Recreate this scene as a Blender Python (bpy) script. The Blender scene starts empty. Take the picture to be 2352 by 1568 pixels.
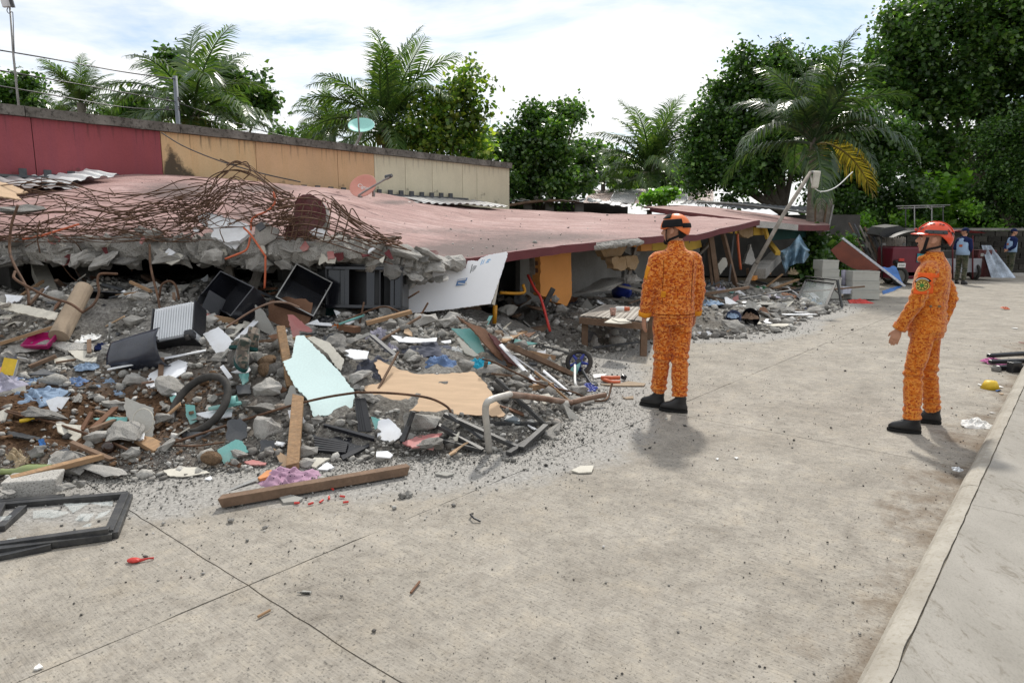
import bpy,bmesh,math,random
import numpy as np
from mathutils import Vector,Matrix,noise,Quaternion,Euler
sc=bpy.context.scene
COL=sc.collection
R=random.Random(11)
rad=math.radians
# ---------------------------------------------------------------- camera
EYE=1.63
PITCH=rad(9.2)
cam_d=bpy.data.cameras.new('camera')
cam_d.sensor_width=36.0
cam_d.lens=24.0
cam_d.clip_start=0.05
cam_d.clip_end=2000.0
cam=bpy.data.objects.new('camera',cam_d)
cam.location=(0,0,EYE)
cam.rotation_euler=(rad(90)-PITCH,0,0)
COL.objects.link(cam)
sc.camera=cam
# ---------------------------------------------------------------- sun and sky
SUN_EL,SUN_AZ=rad(48),rad(12.6)
sun_d=bpy.data.lights.new('sun','SUN')
sun_d.energy=3.6
sun_d.angle=rad(3.2)
sun_d.color=(1.0,0.95,0.87)
sun=bpy.data.objects.new('sun',sun_d)
to_sun=Vector((math.sin(SUN_AZ)*math.cos(SUN_EL),math.cos(SUN_AZ)*math.cos(SUN_EL),math.sin(SUN_EL)))
sun.rotation_euler=to_sun.to_track_quat('Z','Y').to_euler()
sun.location=(0,0,30)
COL.objects.link(sun)
w=bpy.data.worlds.new('World')
sc.world=w
w.use_nodes=True
nt=w.node_tree
nt.nodes.clear()
def _n(t,**k):
 n=nt.nodes.new(t)
 for a,b in k.items():
  setattr(n,a,b)
 return n
out=_n('ShaderNodeOutputWorld')
sky=_n('ShaderNodeTexSky',sky_type='NISHITA',sun_disc=False,sun_elevation=SUN_EL,sun_rotation=SUN_AZ)
sky.air_density=1.0
sky.dust_density=0.4
sky.ozone_density=2.5
bg1=_n('ShaderNodeBackground')
bg1.inputs['Strength'].default_value=0.14
nt.links.new(sky.outputs[0],bg1.inputs['Color'])
tc=_n('ShaderNodeTexCoord')
sep=_n('ShaderNodeSeparateXYZ')
nt.links.new(tc.outputs['Generated'],sep.inputs[0])
zc=_n('ShaderNodeMath',operation='MAXIMUM');zc.inputs[1].default_value=0.0
nt.links.new(sep.outputs['Z'],zc.inputs[0])
za=_n('ShaderNodeMath',operation='ADD');za.inputs[1].default_value=0.22
nt.links.new(zc.outputs[0],za.inputs[0])
dv=_n('ShaderNodeVectorMath',operation='DIVIDE')
cz=_n('ShaderNodeCombineXYZ')
for i in range(3):
 nt.links.new(za.outputs[0],cz.inputs[i])
nt.links.new(tc.outputs['Generated'],dv.inputs[0])
nt.links.new(cz.outputs[0],dv.inputs[1])
cn=_n('ShaderNodeTexNoise')
cn.inputs['Scale'].default_value=1.15
cn.inputs['Detail'].default_value=7
cn.inputs['Roughness'].default_value=0.58
cn.inputs['Distortion'].default_value=0.35
mp=_n('ShaderNodeMapping')
mp.inputs['Location'].default_value=(3.1,0.6,0)
mp.inputs['Scale'].default_value=(1.0,1.6,1)
nt.links.new(dv.outputs[0],mp.inputs['Vector'])
nt.links.new(mp.outputs[0],cn.inputs['Vector'])
cr=_n('ShaderNodeValToRGB')
cr.color_ramp.elements[0].position=0.35
cr.color_ramp.elements[0].color=(0.2,0.2,0.2,1)
cr.color_ramp.elements[1].position=0.52
nt.links.new(cn.outputs['Fac'],cr.inputs[0])
dt=_n('ShaderNodeVectorMath',operation='DOT_PRODUCT')
dt.inputs[1].default_value=to_sun
nt.links.new(tc.outputs['Generated'],dt.inputs[0])
mr=_n('ShaderNodeMapRange')
mr.inputs['From Min'].default_value=-0.6
mr.inputs['From Max'].default_value=0.75
mr.inputs['To Min'].default_value=1.0
mr.inputs['To Max'].default_value=1.14
nt.links.new(dt.outputs['Value'],mr.inputs['Value'])
bg2=_n('ShaderNodeBackground')
bg2.inputs['Color'].default_value=(0.98,0.99,1.0,1)
nt.links.new(mr.outputs[0],bg2.inputs['Strength'])
mx=_n('ShaderNodeMixShader')
nt.links.new(cr.outputs[0],mx.inputs[0])
nt.links.new(bg1.outputs[0],mx.inputs[1])
nt.links.new(bg2.outputs[0],mx.inputs[2])
nt.links.new(mx.outputs[0],out.inputs[0])
sc.view_settings.view_transform='Standard'
sc.view_settings.look='None'
sc.view_settings.exposure=0.0
sc.view_settings.gamma=1.0
sc.view_settings.use_curve_mapping=False
sc.cycles.max_bounces=6
sc.cycles.transparent_max_bounces=8
# ---------------------------------------------------------------- geometry helpers
F=1568.0
cP,sP=math.cos(PITCH),math.sin(PITCH)
CAM=Vector((0,0,EYE))
def ray(u,v):
 dx,dy=(u-1176)/F,(v-784)/F
 return Vector((dx,cP-dy*sP,-(sP+dy*cP)))
def at(u,v,Y):
 d=ray(u,v)
 return CAM+d*(Y/d.y)
def G(u,v,z=0.0):
 d=ray(u,v)
 return CAM+d*((z-EYE)/d.z)
def proj(p):
 d=Vector(p)-CAM
 a=d.y*cP-d.z*sP
 b=d.y*sP+d.z*cP
 return(1176+F*d.x/a,784-F*b/a)
A=rad(40.1)
sA,cA=math.sin(A),math.cos(A)
def ST(s,t,z=0.0):
 return Vector((s*sA-t*cA,s*cA+t*sA,z))
def to_st(x,y):
 return(x*sA+y*cA,-x*cA+y*sA)
def hit_t(u,v,t):
 d=ray(u,v)
 return CAM+d*(t/(-cA*d.x+sA*d.y))
def hit_plane(u,v,p,n):
 d=ray(u,v)
 return CAM+d*((Vector(p)-CAM).dot(n)/d.dot(n))
ZO={'A':(0,705.6,.25),'B':(392,666.4,.27494),'C':(784,666.4,.27494),'D':(1097.6,784,.16667),'E':(0,352.8,.275),'F':(470.4,352.8,.275),'H':(940.8,352.8,.3001),'I':(1411.2,392,.25),'J':(1599.4,501.8,.16),'K':(1787.6,595.9,.11334),'L':(1866,501.8,.13),'M':(2069.8,501.8,.12),'N':(0,972.2,.21),'O':(439,1019.2,.22),'S':(2195,690,.35)}
def q(z,x,y):
 a,b,s=ZO[z]
 return(a+x*s,b+y*s)
def qs(z,*xy):
 return[q(z,xy[i],xy[i+1])for i in range(0,len(xy),2)]
class MB:
 0
 def __init__(self):
  self.v,self.f,self.m=[],[],[]
 def add(self,vs,fs,mi=0,M=None):
  b=len(self.v)
  if M is not None:
   vs=[M@Vector(p)for p in vs]
  self.v+=[tuple(p)for p in vs]
  for f in fs:
   self.f.append(tuple(i+b for i in f));self.m.append(mi)
  return self
 def box(self,c,s,M=None,mi=0,rot=None,taper=1.0):
  x,y,z=s[0]/2,s[1]/2,s[2]/2
  k=taper
  vs=[(-x,-y,-z),(x,-y,-z),(x,y,-z),(-x,y,-z),(-x*k,-y*k,z),(x*k,-y*k,z),(x*k,y*k,z),(-x*k,y*k,z)]
  fs=[(3,2,1,0),(4,5,6,7),(0,1,5,4),(1,2,6,5),(2,3,7,6),(3,0,4,7)]
  L=Matrix.Translation(c)
  if rot is not None:
   L=L@Euler(rot).to_matrix().to_4x4()
  if M is not None:
   L=M@L
  return self.add(vs,fs,mi,L)
 def tube(self,pts,r,n=6,cap=True,mi=0,ell=None,up=None):
  pts=[Vector(p)for p in pts]
  k=len(pts)
  rr=r if isinstance(r,(list,tuple))else[r]*k
  T=[]
  for i in range(k):
   d=pts[min(i+1,k-1)]-pts[max(i-1,0)]
   T.append(d.normalized()if d.length>1e-9 else Vector((0,0,1)))
  if up is None:
   up=Vector((0,0,1))if abs(T[0].z)<.9 else Vector((1,0,0))
  else:
   up=Vector(up)
  X=T[0].cross(up);X.normalize()
  vs,fs=[],[]
  for i in range(k):
   if i>0:
    X=(T[i-1].rotation_difference(T[i]))@X
   X=(X-T[i]*X.dot(T[i])).normalized()
   Yv=T[i].cross(X)
   e=rr[i]
   ex,ey=(e if isinstance(e,(list,tuple))else(e,e*(ell or 1)))
   for j in range(n):
    a=2*math.pi*j/n
    vs.append(pts[i]+X*(math.cos(a)*ex)+Yv*(math.sin(a)*ey))
  for i in range(k-1):
   for j in range(n):
    fs.append((i*n+j,i*n+(j+1)%n,(i+1)*n+(j+1)%n,(i+1)*n+j))
  if cap:
   fs.append(tuple(range(n-1,-1,-1)))
   fs.append(tuple((k-1)*n+j for j in range(n)))
  return self.add(vs,fs,mi)
 def loft(self,secs,n=16,mi=0,M=None):
  0
  vs,fs=[],[]
  for(cx,cy,z,rx,ry)in secs:
   for j in range(n):
    a=2*math.pi*j/n
    vs.append((cx+rx*math.cos(a),cy+ry*math.sin(a),z))
  k=len(secs)
  for i in range(k-1):
   for j in range(n):
    fs.append((i*n+j,i*n+(j+1)%n,(i+1)*n+(j+1)%n,(i+1)*n+j))
  fs.append(tuple(range(n-1,-1,-1)))
  fs.append(tuple((k-1)*n+j for j in range(n)))
  return self.add(vs,fs,mi,M)
 def ball(self,c,r,n=10,M=None,mi=0):
  rx,ry,rz=r if isinstance(r,(list,tuple))else(r,r,r)
  secs=[]
  for i in range(n+1):
   a=math.pi*(i+.0)/n
   s=max(math.sin(a),.02)
   secs.append((c[0],c[1],c[2]-rz*math.cos(a),rx*s,ry*s))
  return self.loft(secs,max(8,n),mi,M)
 def lathe(self,prof,n=20,M=None,mi=0,closed=False):
  vs,fs=[],[]
  for(r,z)in prof:
   for j in range(n):
    a=2*math.pi*j/n
    vs.append((r*math.cos(a),r*math.sin(a),z))
  k=len(prof)
  for i in range(k if closed else k-1):
   i2=(i+1)%k
   for j in range(n):
    fs.append((i*n+j,i*n+(j+1)%n,i2*n+(j+1)%n,i2*n+j))
  return self.add(vs,fs,mi,M)
 def prism(self,outline,th,M=None,mi=0,mi_side=None):
  0
  n=len(outline)
  ar=sum(outline[i][0]*outline[(i+1)%n][1]-outline[(i+1)%n][0]*outline[i][1]for i in range(n))
  if ar<0:
   outline=outline[::-1]
  vs=[(x,y,0)for x,y in outline]+[(x,y,-th)for x,y in outline]
  self.add(vs,[tuple(range(n)),tuple(range(2*n-1,n-1,-1))],mi,M)
  b=len(self.v)-2*n
  for i in range(n):
   j=(i+1)%n
   self.f.append((b+i,b+n+i,b+n+j,b+j));self.m.append(mi if mi_side is None else mi_side)
  return self
 def grid(self,fn,nu,nv,mi=0,closed_u=False):
  vs=[fn(i/(nu if closed_u else nu-1),j/(nv-1))for j in range(nv)for i in range(nu)]
  fs=[]
  for j in range(nv-1):
   for i in range(nu if closed_u else nu-1):
    i2=(i+1)%nu
    fs.append((j*nu+i,j*nu+i2,(j+1)*nu+i2,(j+1)*nu+i))
  return self.add(vs,fs,mi)
 def mesh(self,name,mats,smooth=False):
  me=bpy.data.meshes.new(name)
  me.from_pydata(self.v,[],self.f)
  for m in(mats if isinstance(mats,(list,tuple))else[mats]):
   me.materials.append(m)
  if any(self.m):
   me.polygons.foreach_set('material_index',self.m)
  if smooth:
   me.polygons.foreach_set('use_smooth',[True]*len(me.polygons))
  me.update()
  return me
 def obj(self,name,mats,parent=None,M=None,smooth=False,bevel=0,recenter=True):
  0
  if recenter and M is None and self.v:
   xs,ys,zs=zip(*self.v)
   c=((min(xs)+max(xs))/2,(min(ys)+max(ys))/2,min(zs))
   self.v=[(x-c[0],y-c[1],z-c[2])for x,y,z in self.v]
   M=Matrix.Translation(c)
  return link(name,self.mesh(name,mats,smooth),parent,M,bevel)
def link(name,me,parent=None,M=None,bevel=0):
 o=bpy.data.objects.new(name,me)
 COL.objects.link(o)
 if parent is not None:
  o.parent=parent
 if M is not None:
  o.matrix_basis=M
 if bevel:
  b=o.modifiers.new('bevel','BEVEL');b.width=bevel;b.segments=2;b.limit_method='ANGLE';b.angle_limit=rad(40)
 return o
def tag(o,label,cat,group=None):
 o['label']=label;o['category']=cat
 if group:
  o['group']=group
 return o
def struct(o):
 o['kind']='structure';return o
def stuff(o):
 o['kind']='stuff';return o
def empty(name,M):
 o=bpy.data.objects.new(name,None)
 o.empty_display_size=.1
 COL.objects.link(o)
 o.matrix_basis=M if isinstance(M,Matrix)else Matrix.Translation(M)
 return o
def thing(name,label,cat,M=(0,0,0),group=None):
 return tag(empty(name,M),label,cat,group)
def TR(p,rx=0,ry=0,rz=0,s=1.0):
 m=Matrix.Translation(p)@Euler((rx,ry,rz)).to_matrix().to_4x4()
 return m@Matrix.Diagonal((s,s,s,1))if not isinstance(s,tuple)else m@Matrix.Diagonal((s[0],s[1],s[2],1))
def frame(p,n,xdir=None):
 0
 n=Vector(n).normalized()
 x=Vector(xdir)if xdir is not None else Vector((1,0,0))
 x=(x-n*x.dot(n)).normalized()
 y=n.cross(x)
 return Matrix.Translation(p)@Matrix((x,y,n)).transposed().to_4x4()
def spline(pts,n):
 0
 pts=[Vector(p)for p in pts]
 P=[pts[0]*2-pts[1]]+pts+[pts[-1]*2-pts[-2]]
 outp=[]
 seg=len(pts)-1
 for i in range(n+1):
  x=i/n*seg
  k=min(int(x),seg-1);f=x-k
  a,b,c,d=P[k:k+4]
  outp.append(.5*((2*b)+(c-a)*f+(2*a-5*b+4*c-d)*f*f+(3*b-a-3*c+d)*f**3))
 return outp
def np_mesh(name,V,Fc,mat,smooth=False):
 0
 me=bpy.data.meshes.new(name)
 k=Fc.shape[1]
 me.vertices.add(len(V));me.vertices.foreach_set('co',V.astype(np.float32).ravel())
 me.loops.add(Fc.size);me.loops.foreach_set('vertex_index',Fc.astype(np.int32).ravel())
 me.polygons.add(len(Fc))
 me.polygons.foreach_set('loop_start',np.arange(0,Fc.size,k,dtype=np.int32))
 me.polygons.foreach_set('loop_total',np.full(len(Fc),k,dtype=np.int32))
 if smooth:
  me.polygons.foreach_set('use_smooth',np.ones(len(Fc),dtype=bool))
 for m in(mat if isinstance(mat,(list,tuple))else[mat]):
  me.materials.append(m)
 me.update(calc_edges=True)
 return me
def remesh(mb,voxel,smooth=4,fac=.5):
 me=mb.mesh('tmp',[])
 o=bpy.data.objects.new('tmp',me);COL.objects.link(o)
 r=o.modifiers.new('r','REMESH');r.mode='VOXEL';r.voxel_size=voxel
 if smooth:
  s=o.modifiers.new('s','SMOOTH');s.factor=fac;s.iterations=smooth
 dg=bpy.context.evaluated_depsgraph_get();dg.update()
 res=bpy.data.meshes.new_from_object(o.evaluated_get(dg))
 bpy.data.objects.remove(o);bpy.data.meshes.remove(me)
 res.polygons.foreach_set('use_smooth',[True]*len(res.polygons))
 return res
def push(me,fn):
 0
 n=len(me.vertices)
 co=np.empty(n*3,np.float32);me.vertices.foreach_get('co',co)
 no=np.empty(n*3,np.float32);me.vertex_normals.foreach_get('vector',no)
 co=co.reshape(-1,3);no=no.reshape(-1,3)
 d=np.array([fn(Vector(c.tolist()))for c in co],np.float32)
 me.vertices.foreach_set('co',(co+no*d[:,None]).ravel());me.update()
def text_obj(name,body,size,mat,M,parent=None,depth=.002,bold=False):
 c=bpy.data.curves.new(name,'FONT');c.body=body;c.size=size
 c.align_x='CENTER';c.align_y='CENTER';c.extrude=depth;c.offset=.012*size if bold else 0
 o=bpy.data.objects.new(name+'_tmp',c);COL.objects.link(o)
 dg=bpy.context.evaluated_depsgraph_get();dg.update()
 me=bpy.data.meshes.new_from_object(o.evaluated_get(dg))
 bpy.data.objects.remove(o)
 me.materials.clear();me.materials.append(mat)
 return link(name,me,parent,M)
fbm=lambda p,o=4:noise.fractal(p,1.0,2.0,o)
# ---------------------------------------------------------------- materials
def new_mat(name):
 m=bpy.data.materials.new(name);m.use_nodes=True
 t=m.node_tree
 return m,t,t.nodes['Principled BSDF']
def nd(t,typ,**k):
 n=t.nodes.new(typ)
 for a,b in k.items():
  if a in n.inputs.keys():
   n.inputs[a].default_value=b
  else:
   setattr(n,a,b)
 return n
def ramp(t,stops):
 r=t.nodes.new('ShaderNodeValToRGB')
 e=r.color_ramp.elements
 while len(e)<len(stops):
  e.new(.5)
 for i,(p,c)in enumerate(stops):
  e[i].position=p
  e[i].color=(c[0],c[1],c[2],1)if isinstance(c,(tuple,list))else(c,c,c,1)
 return r
def mixc(t,fac,a,b,mode='MIX'):
 n=t.nodes.new('ShaderNodeMix');n.data_type='RGBA';n.blend_type=mode
 for s,x in((0,fac),(6,a),(7,b)):
  if hasattr(x,'is_linked'):
   t.links.new(x,n.inputs[s])
  else:
   n.inputs[s].default_value=x if s==0 else(x[0],x[1],x[2],1)
 return n.outputs[2]
def noise_n(t,vec,scale,detail=4,rough=.55,dist=0):
 n=nd(t,'ShaderNodeTexNoise',Scale=scale,Detail=detail,Roughness=rough,Distortion=dist)
 if vec is not None:
  t.links.new(vec,n.inputs['Vector'])
 return n.outputs['Fac']
def bump(t,bsdf,h,strength,dist=.02):
 b=nd(t,'ShaderNodeBump',Strength=strength,Distance=dist)
 t.links.new(h,b.inputs['Height']);t.links.new(b.outputs[0],bsdf.inputs['Normal'])
 return b
def coords(t,scale=None,rot=None,kind='Object'):
 c=t.nodes.new('ShaderNodeTexCoord')
 if scale is None and rot is None:
  return c.outputs[kind]
 m=t.nodes.new('ShaderNodeMapping')
 if scale:m.inputs['Scale'].default_value=scale
 if rot:m.inputs['Rotation'].default_value=rot
 t.links.new(c.outputs[kind],m.inputs['Vector'])
 return m.outputs[0]
MATS={}
def mat(name,col,rough=.75,var=.18,scale=5,bmp=.25,bscale=60,spec=.3,metal=0,dirt=0,dirtcol=(.16,.14,.115),stretch=None,dirt_scale=3.5,bdist=.01,kind='Object'):
 if name in MATS:
  return MATS[name]
 m,t,b=new_mat(name)
 vec=coords(t,stretch,kind=kind)
 n1=noise_n(t,vec,scale,5)
 n2=noise_n(t,vec,bscale,3,.65)
 lo=tuple(c*(1-var)for c in col);hi=tuple(min(1,c*(1+var))for c in col)
 c=ramp(t,[(.3,lo),(.7,hi)]);t.links.new(n1,c.inputs[0])
 r2=ramp(t,[(.3,1-var*.8),(.62,1.0)]);t.links.new(n2,r2.inputs[0])
 colr=mixc(t,1.0,c.outputs[0],r2.outputs[0],'MULTIPLY')
 if dirt:
  nn=noise_n(t,vec,dirt_scale,6,.62)
  dr=ramp(t,[(.5-.12*dirt,0.0),(.72-.1*dirt,min(1,dirt))]);t.links.new(nn,dr.inputs[0])
  colr=mixc(t,dr.outputs[0],colr,dirtcol)
 t.links.new(colr,b.inputs['Base Color'])
 b.inputs['Roughness'].default_value=rough
 b.inputs['Metallic'].default_value=metal
 b.inputs['Specular IOR Level'].default_value=spec
 if bmp:
  bump(t,b,n2,bmp,bdist)
 MATS[name]=m
 return m
def concrete_mat(name,a,bcol,big=2.0,speck=70,bmp=.6,dark=(.10,.095,.09),bdist=.02):
 m,t,b=new_mat(name)
 vec=coords(t)
 n1=noise_n(t,vec,big,6,.6)
 c=ramp(t,[(.32,a),(.68,bcol)]);t.links.new(n1,c.inputs[0])
 n2=noise_n(t,vec,speck,4,.7)
 r2=ramp(t,[(.33,dark),(.5,(1,1,1))]);t.links.new(n2,r2.inputs[0])
 colr=mixc(t,.8,c.outputs[0],r2.outputs[0],'MULTIPLY')
 t.links.new(colr,b.inputs['Base Color'])
 b.inputs['Roughness'].default_value=.92
 b.inputs['Specular IOR Level'].default_value=.15
 n3=noise_n(t,vec,speck*.45,6,.65)
 bump(t,b,n3,bmp,bdist)
 MATS[name]=m
 return m
def leaf_mat(name,c1,c2,c3,trans=.35,gloss=.35):
 c1,c2,c3=[tuple(x*1.5 for x in c)for c in(c1,c2,c3)]
 m=bpy.data.materials.new(name);m.use_nodes=True
 t=m.node_tree;t.nodes.clear()
 o=nd(t,'ShaderNodeOutputMaterial')
 g=nd(t,'ShaderNodeNewGeometry')
 r=ramp(t,[(0.0,c1),(.55,c2),(1.0,c3)])
 t.links.new(g.outputs['Random Per Island'],r.inputs[0])
 nz=noise_n(t,coords(t),.9,3,.6);rz_=ramp(t,[(.32,.55),(.5,1.0),(.68,1.55)]);t.links.new(nz,rz_.inputs[0])
 lc=mixc(t,1,r.outputs[0],rz_.outputs[0],'MULTIPLY')
 p=nd(t,'ShaderNodeBsdfPrincipled')
 p.inputs['Roughness'].default_value=gloss
 p.inputs['Specular IOR Level'].default_value=.6
 t.links.new(lc,p.inputs['Base Color'])
 tr=nd(t,'ShaderNodeBsdfTranslucent')
 hs=mixc(t,1.0,lc,(1.5,1.7,.55),'MULTIPLY')
 t.links.new(hs,tr.inputs['Color'])
 mx=nd(t,'ShaderNodeMixShader');mx.inputs[0].default_value=trans
 t.links.new(p.outputs[0],mx.inputs[1]);t.links.new(tr.outputs[0],mx.inputs[2])
 t.links.new(mx.outputs[0],o.inputs[0])
 MATS[name]=m
 return m
M_conc=concrete_mat('broken concrete',(.27,.26,.24),(.42,.405,.375))
M_conc2=concrete_mat('pale broken concrete',(.36,.35,.325),(.52,.50,.465),speck=90)
M_conc3=concrete_mat('dark broken concrete',(.17,.165,.155),(.30,.29,.27))
M_rebar=mat('rusty steel',(.115,.062,.036),.8,.5,9,.3,120,.3)
M_white=mat('white board',(.80,.82,.85),.45,.05,4,.05,40,.4,dirt=.42,dirtcol=(.46,.44,.40))
M_cream=mat('cream plaster board',(.60,.575,.50),.75,.15,5,.2,50,.2,dirt=.6,dirtcol=(.32,.3,.26))
M_turq=mat('turquoise board',(.17,.43,.40),.55,.15,3,.08,60,.35,dirt=.5,dirtcol=(.32,.36,.34))
M_turqpale=mat('pale turquoise wash',(.66,.82,.80),.5,.1,1.6,.05,60,.4,dirt=.2,dirtcol=(.5,.62,.60))
M_grey=mat('grey board',(.33,.325,.30),.8,.15,5,.2,60,.2,dirt=.4)
M_dgrey=mat('dark grey board',(.075,.08,.088),.6,.2,5,.15,60,.4,dirt=.35,dirtcol=(.2,.19,.17))
M_pink=mat('pink painted board',(.46,.18,.17),.6,.15,5,.15,60,.3,dirt=.55,dirtcol=(.34,.24,.22))
M_ply=mat('plywood',(.58,.41,.265),.7,.12,3,.12,70,.25,stretch=(1,6,1),dirt=.22,dirtcol=(.4,.29,.19))
M_plydark=mat('brown hardboard',(.19,.10,.06),.75,.25,5,.2,60,.25,dirt=.3,dirtcol=(.12,.07,.045))
M_wood=mat('raw timber',(.36,.225,.125),.8,.3,4,.3,40,.2,stretch=(.6,9,9),dirt=.6,dirtcol=(.24,.17,.11),kind='Generated')
M_wooddk=mat('weathered timber',(.19,.125,.085),.85,.3,4,.35,40,.2,dirt=.3,dirtcol=(.10,.08,.065))
M_woodgrey=mat('grey weathered timber',(.30,.27,.235),.85,.3,6,.35,50,.2)
M_black=mat('black plastic',(.016,.017,.021),.32,.3,6,.06,50,.5,dirt=.22,dirtcol=(.07,.068,.063))
M_blackm=mat('black painted metal',(.028,.029,.031),.45,.3,8,.1,60,.5,dirt=.4,dirtcol=(.14,.135,.12),dirt_scale=9)
M_alu=mat('grey steel',(.32,.32,.31),.5,.25,8,.15,80,.5,.5,dirt=.3,dirtcol=(.2,.17,.14))
M_orange=mat('orange conduit',(.52,.12,.05),.5,.15,8,.05,40,.4)
M_maroon=mat('maroon paint',(.125,.024,.028),.6,.2,2,.1,70,.3,dirt=.2,dirtcol=(.13,.06,.055))
M_maroonold=mat('worn maroon plaster',(.115,.035,.036),.75,.4,5,.4,40,.2,dirt=.5,dirtcol=(.16,.12,.11))
M_wallorange=mat('orange wall paint',(.62,.265,.07),.7,.1,2,.12,50,.25,dirt=.18,dirtcol=(.4,.2,.09))
M_wallyellow=mat('yellow wall paint',(.60,.38,.06),.7,.1,2,.12,50,.25,dirt=.2,dirtcol=(.4,.27,.08))
M_dark=mat('shade-dark plaster',(.085,.082,.078),.9,.25,2,.3,30,.15)  # shade of the interiors put into the plaster colour
M_greywall=mat('bare cement render',(.20,.195,.185),.9,.2,1.5,.25,30,.15,dirt=.3,dirtcol=(.12,.115,.105))
M_denim=mat('faded denim',(.14,.21,.36),.95,.3,8,.3,160,.1)
M_clothgrey=mat('slate cloth',(.10,.105,.13),.95,.25,8,.3,160,.1)
M_clothlil=mat('pale grey cloth',(.34,.33,.40),.95,.2,8,.3,160,.1)
M_clothblue=mat('light blue cloth',(.24,.32,.43),.95,.2,8,.3,160,.1)
M_cyan=mat('cyan cloth',(.03,.32,.46),.85,.2,8,.2,120,.2)
M_brownpl=mat('stained sack',(.40,.31,.19),.6,.4,6,.2,60,.4,dirt=.5,dirtcol=(.17,.12,.07))
M_soil=mat('soil',(.14,.085,.05),.95,.45,9,.8,45,.1)
M_coir=mat('coconut husk',(.20,.135,.085),.95,.35,12,.9,90,.1,stretch=(1,1,.3),bdist=.03)
M_rubber=mat('tyre rubber',(.03,.029,.027),.8,.3,10,.2,60,.3,dirt=.45,dirtcol=(.13,.115,.1))
M_silver=mat('silver shell',(.62,.64,.66),.3,.06,3,0,40,.5,.35)
M_blue=mat('blue plastic',(.02,.04,.28),.4,.2,8,.1,50,.5)
M_red=mat('red plastic',(.52,.04,.03),.45,.2,8,.1,50,.4)
M_yellow=mat('yellow plastic',(.68,.46,.03),.45,.12,8,.05,50,.4)
M_magenta=mat('magenta plastic',(.42,.015,.14),.35,.15,6,.03,50,.5)
M_paper=mat('white paper',(.74,.74,.72),.8,.1,8,.05,50,.2)
M_tealpl=mat('dark teal plastic',(.02,.10,.10),.4,.2,6,.03,50,.4)
M_glassbrown=mat('brown bottle glass',(.035,.018,.012),.12,.2,6,0,50,.6)
M_crategrey=mat('pale grey plastic',(.44,.44,.40),.5,.06,5,.03,50,.4,dirt=.15,dirtcol=(.3,.29,.25))
M_pipe=mat('peeling galvanised pipe',(.50,.48,.44),.45,.2,7,.1,50,.5,.3,dirt=.45,dirtcol=(.24,.16,.11))
M_pipebr=mat('brown rusted pipe',(.20,.115,.075),.6,.3,7,.15,50,.4,dirt=.4,dirtcol=(.34,.29,.25))
M_yelmetal=mat('yellow painted pipe',(.55,.25,.01),.45,.2,6,.05,50,.4)
M_tin=mat('galvanised roofing',(.42,.425,.43),.45,.2,3,.08,40,.5,.35,dirt=.4,dirtcol=(.27,.19,.15),dirt_scale=1.4)
M_tinwhite=mat('white roofing sheet',(.72,.74,.74),.45,.08,3,.05,40,.4,dirt=.3,dirtcol=(.5,.5,.48))
M_tarp=mat('blue tarpaulin',(.06,.18,.48),.35,.3,5,.15,40,.5)
M_skin=mat('skin',(.46,.24,.155),.5,.1,14,.08,160,.35)
M_hair=mat('black hair',(.012,.011,.011),.6,.2,40,.3,200,.3)
def glass_mat():
 m,t,b=new_mat('dusty window glass')
 b.inputs['Base Color'].default_value=(.72,.78,.77,1)
 b.inputs['Roughness'].default_value=.08
 b.inputs['Transmission Weight'].default_value=.0
 b.inputs['Alpha'].default_value=.17
 b.inputs['Specular IOR Level'].default_value=.6
 return m
M_glass=glass_mat()
# ---------------------------------------------------------------- rubble terrain
def sstep(a,b,x):
 x=max(0.,min(1.,(x-a)/(b-a)));return x*x*(3-2*x)
def poly_of(pix):
 return[Vector((G(u,v).x,G(u,v).y))for u,v in pix]
HEAP=poly_of([(-420,1150),(-60,1120),(120,1110),(330,1095),(520,1075),(700,1062),(900,1052),(1080,1038),(1230,1010),(1300,965),(1330,905),(1330,850),(1290,800)])+[Vector((.65,10.0)),Vector((-.2,11.2)),Vector((-3,12.2)),Vector((-9,11)),Vector((-9,5))]
STRIP=[Vector(ST(s,t)[:2])for s,t in((7.6,5.1),(9.5,5.0),(10.4,4.15),(11.6,3.95),(13.0,4.2),(14.6,4.15),(16.2,4.3),(17.5,5.2),(17.5,9.0),(7.6,9.0))]
def pdist(P,x,y):
 0
 ins=False;best=1e9;n=len(P)
 for i in range(n):
  a,b=P[i],P[(i+1)%n]
  if(a.y>y)!=(b.y>y)and x<(b.x-a.x)*(y-a.y)/(b.y-a.y)+a.x:
   ins=not ins
  ex,ey=b.x-a.x,b.y-a.y
  k=max(0.,min(1.,((x-a.x)*ex+(y-a.y)*ey)/(ex*ex+ey*ey)))
  dx,dy=x-a.x-k*ex,y-a.y-k*ey
  d2=dx*dx+dy*dy
  if d2<best:best=d2
 return math.sqrt(best)*(1 if ins else-1)
def height(x,y,fine=True):
 h=0.
 d=pdist(HEAP,x,y)
 p=Vector((x,y,0))
 if d>0:
  h=.79*(1-math.exp(-d/1.25))
  h-=.16*math.exp(-(((x+3.2)/1.3)**2+((y-5.4)/.8)**2))
  h+=.06*math.exp(-(((x+.3)/.9)**2+((y-7.3)/.8)**2))
  h+=.22*sstep(5.9,7.1,y)*sstep(-2.2,-3.4,x)
  h*=1+.35*noise.noise(p*1.1+Vector((3,1,0)))
  if fine:
   h+=min(1,d/.4)*(.07*noise.noise(p*4.3)+.03*noise.noise(p*11))
 d2=pdist(STRIP,x,y)
 if d2>0:
  g=.42*(1-math.exp(-d2/1.1))*(1+.4*noise.noise(p*1.3))
  if fine:
   g+=min(1,d2/.4)*.06*noise.noise(p*4)
  h=max(h,g)
 return max(h,0.)
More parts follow.
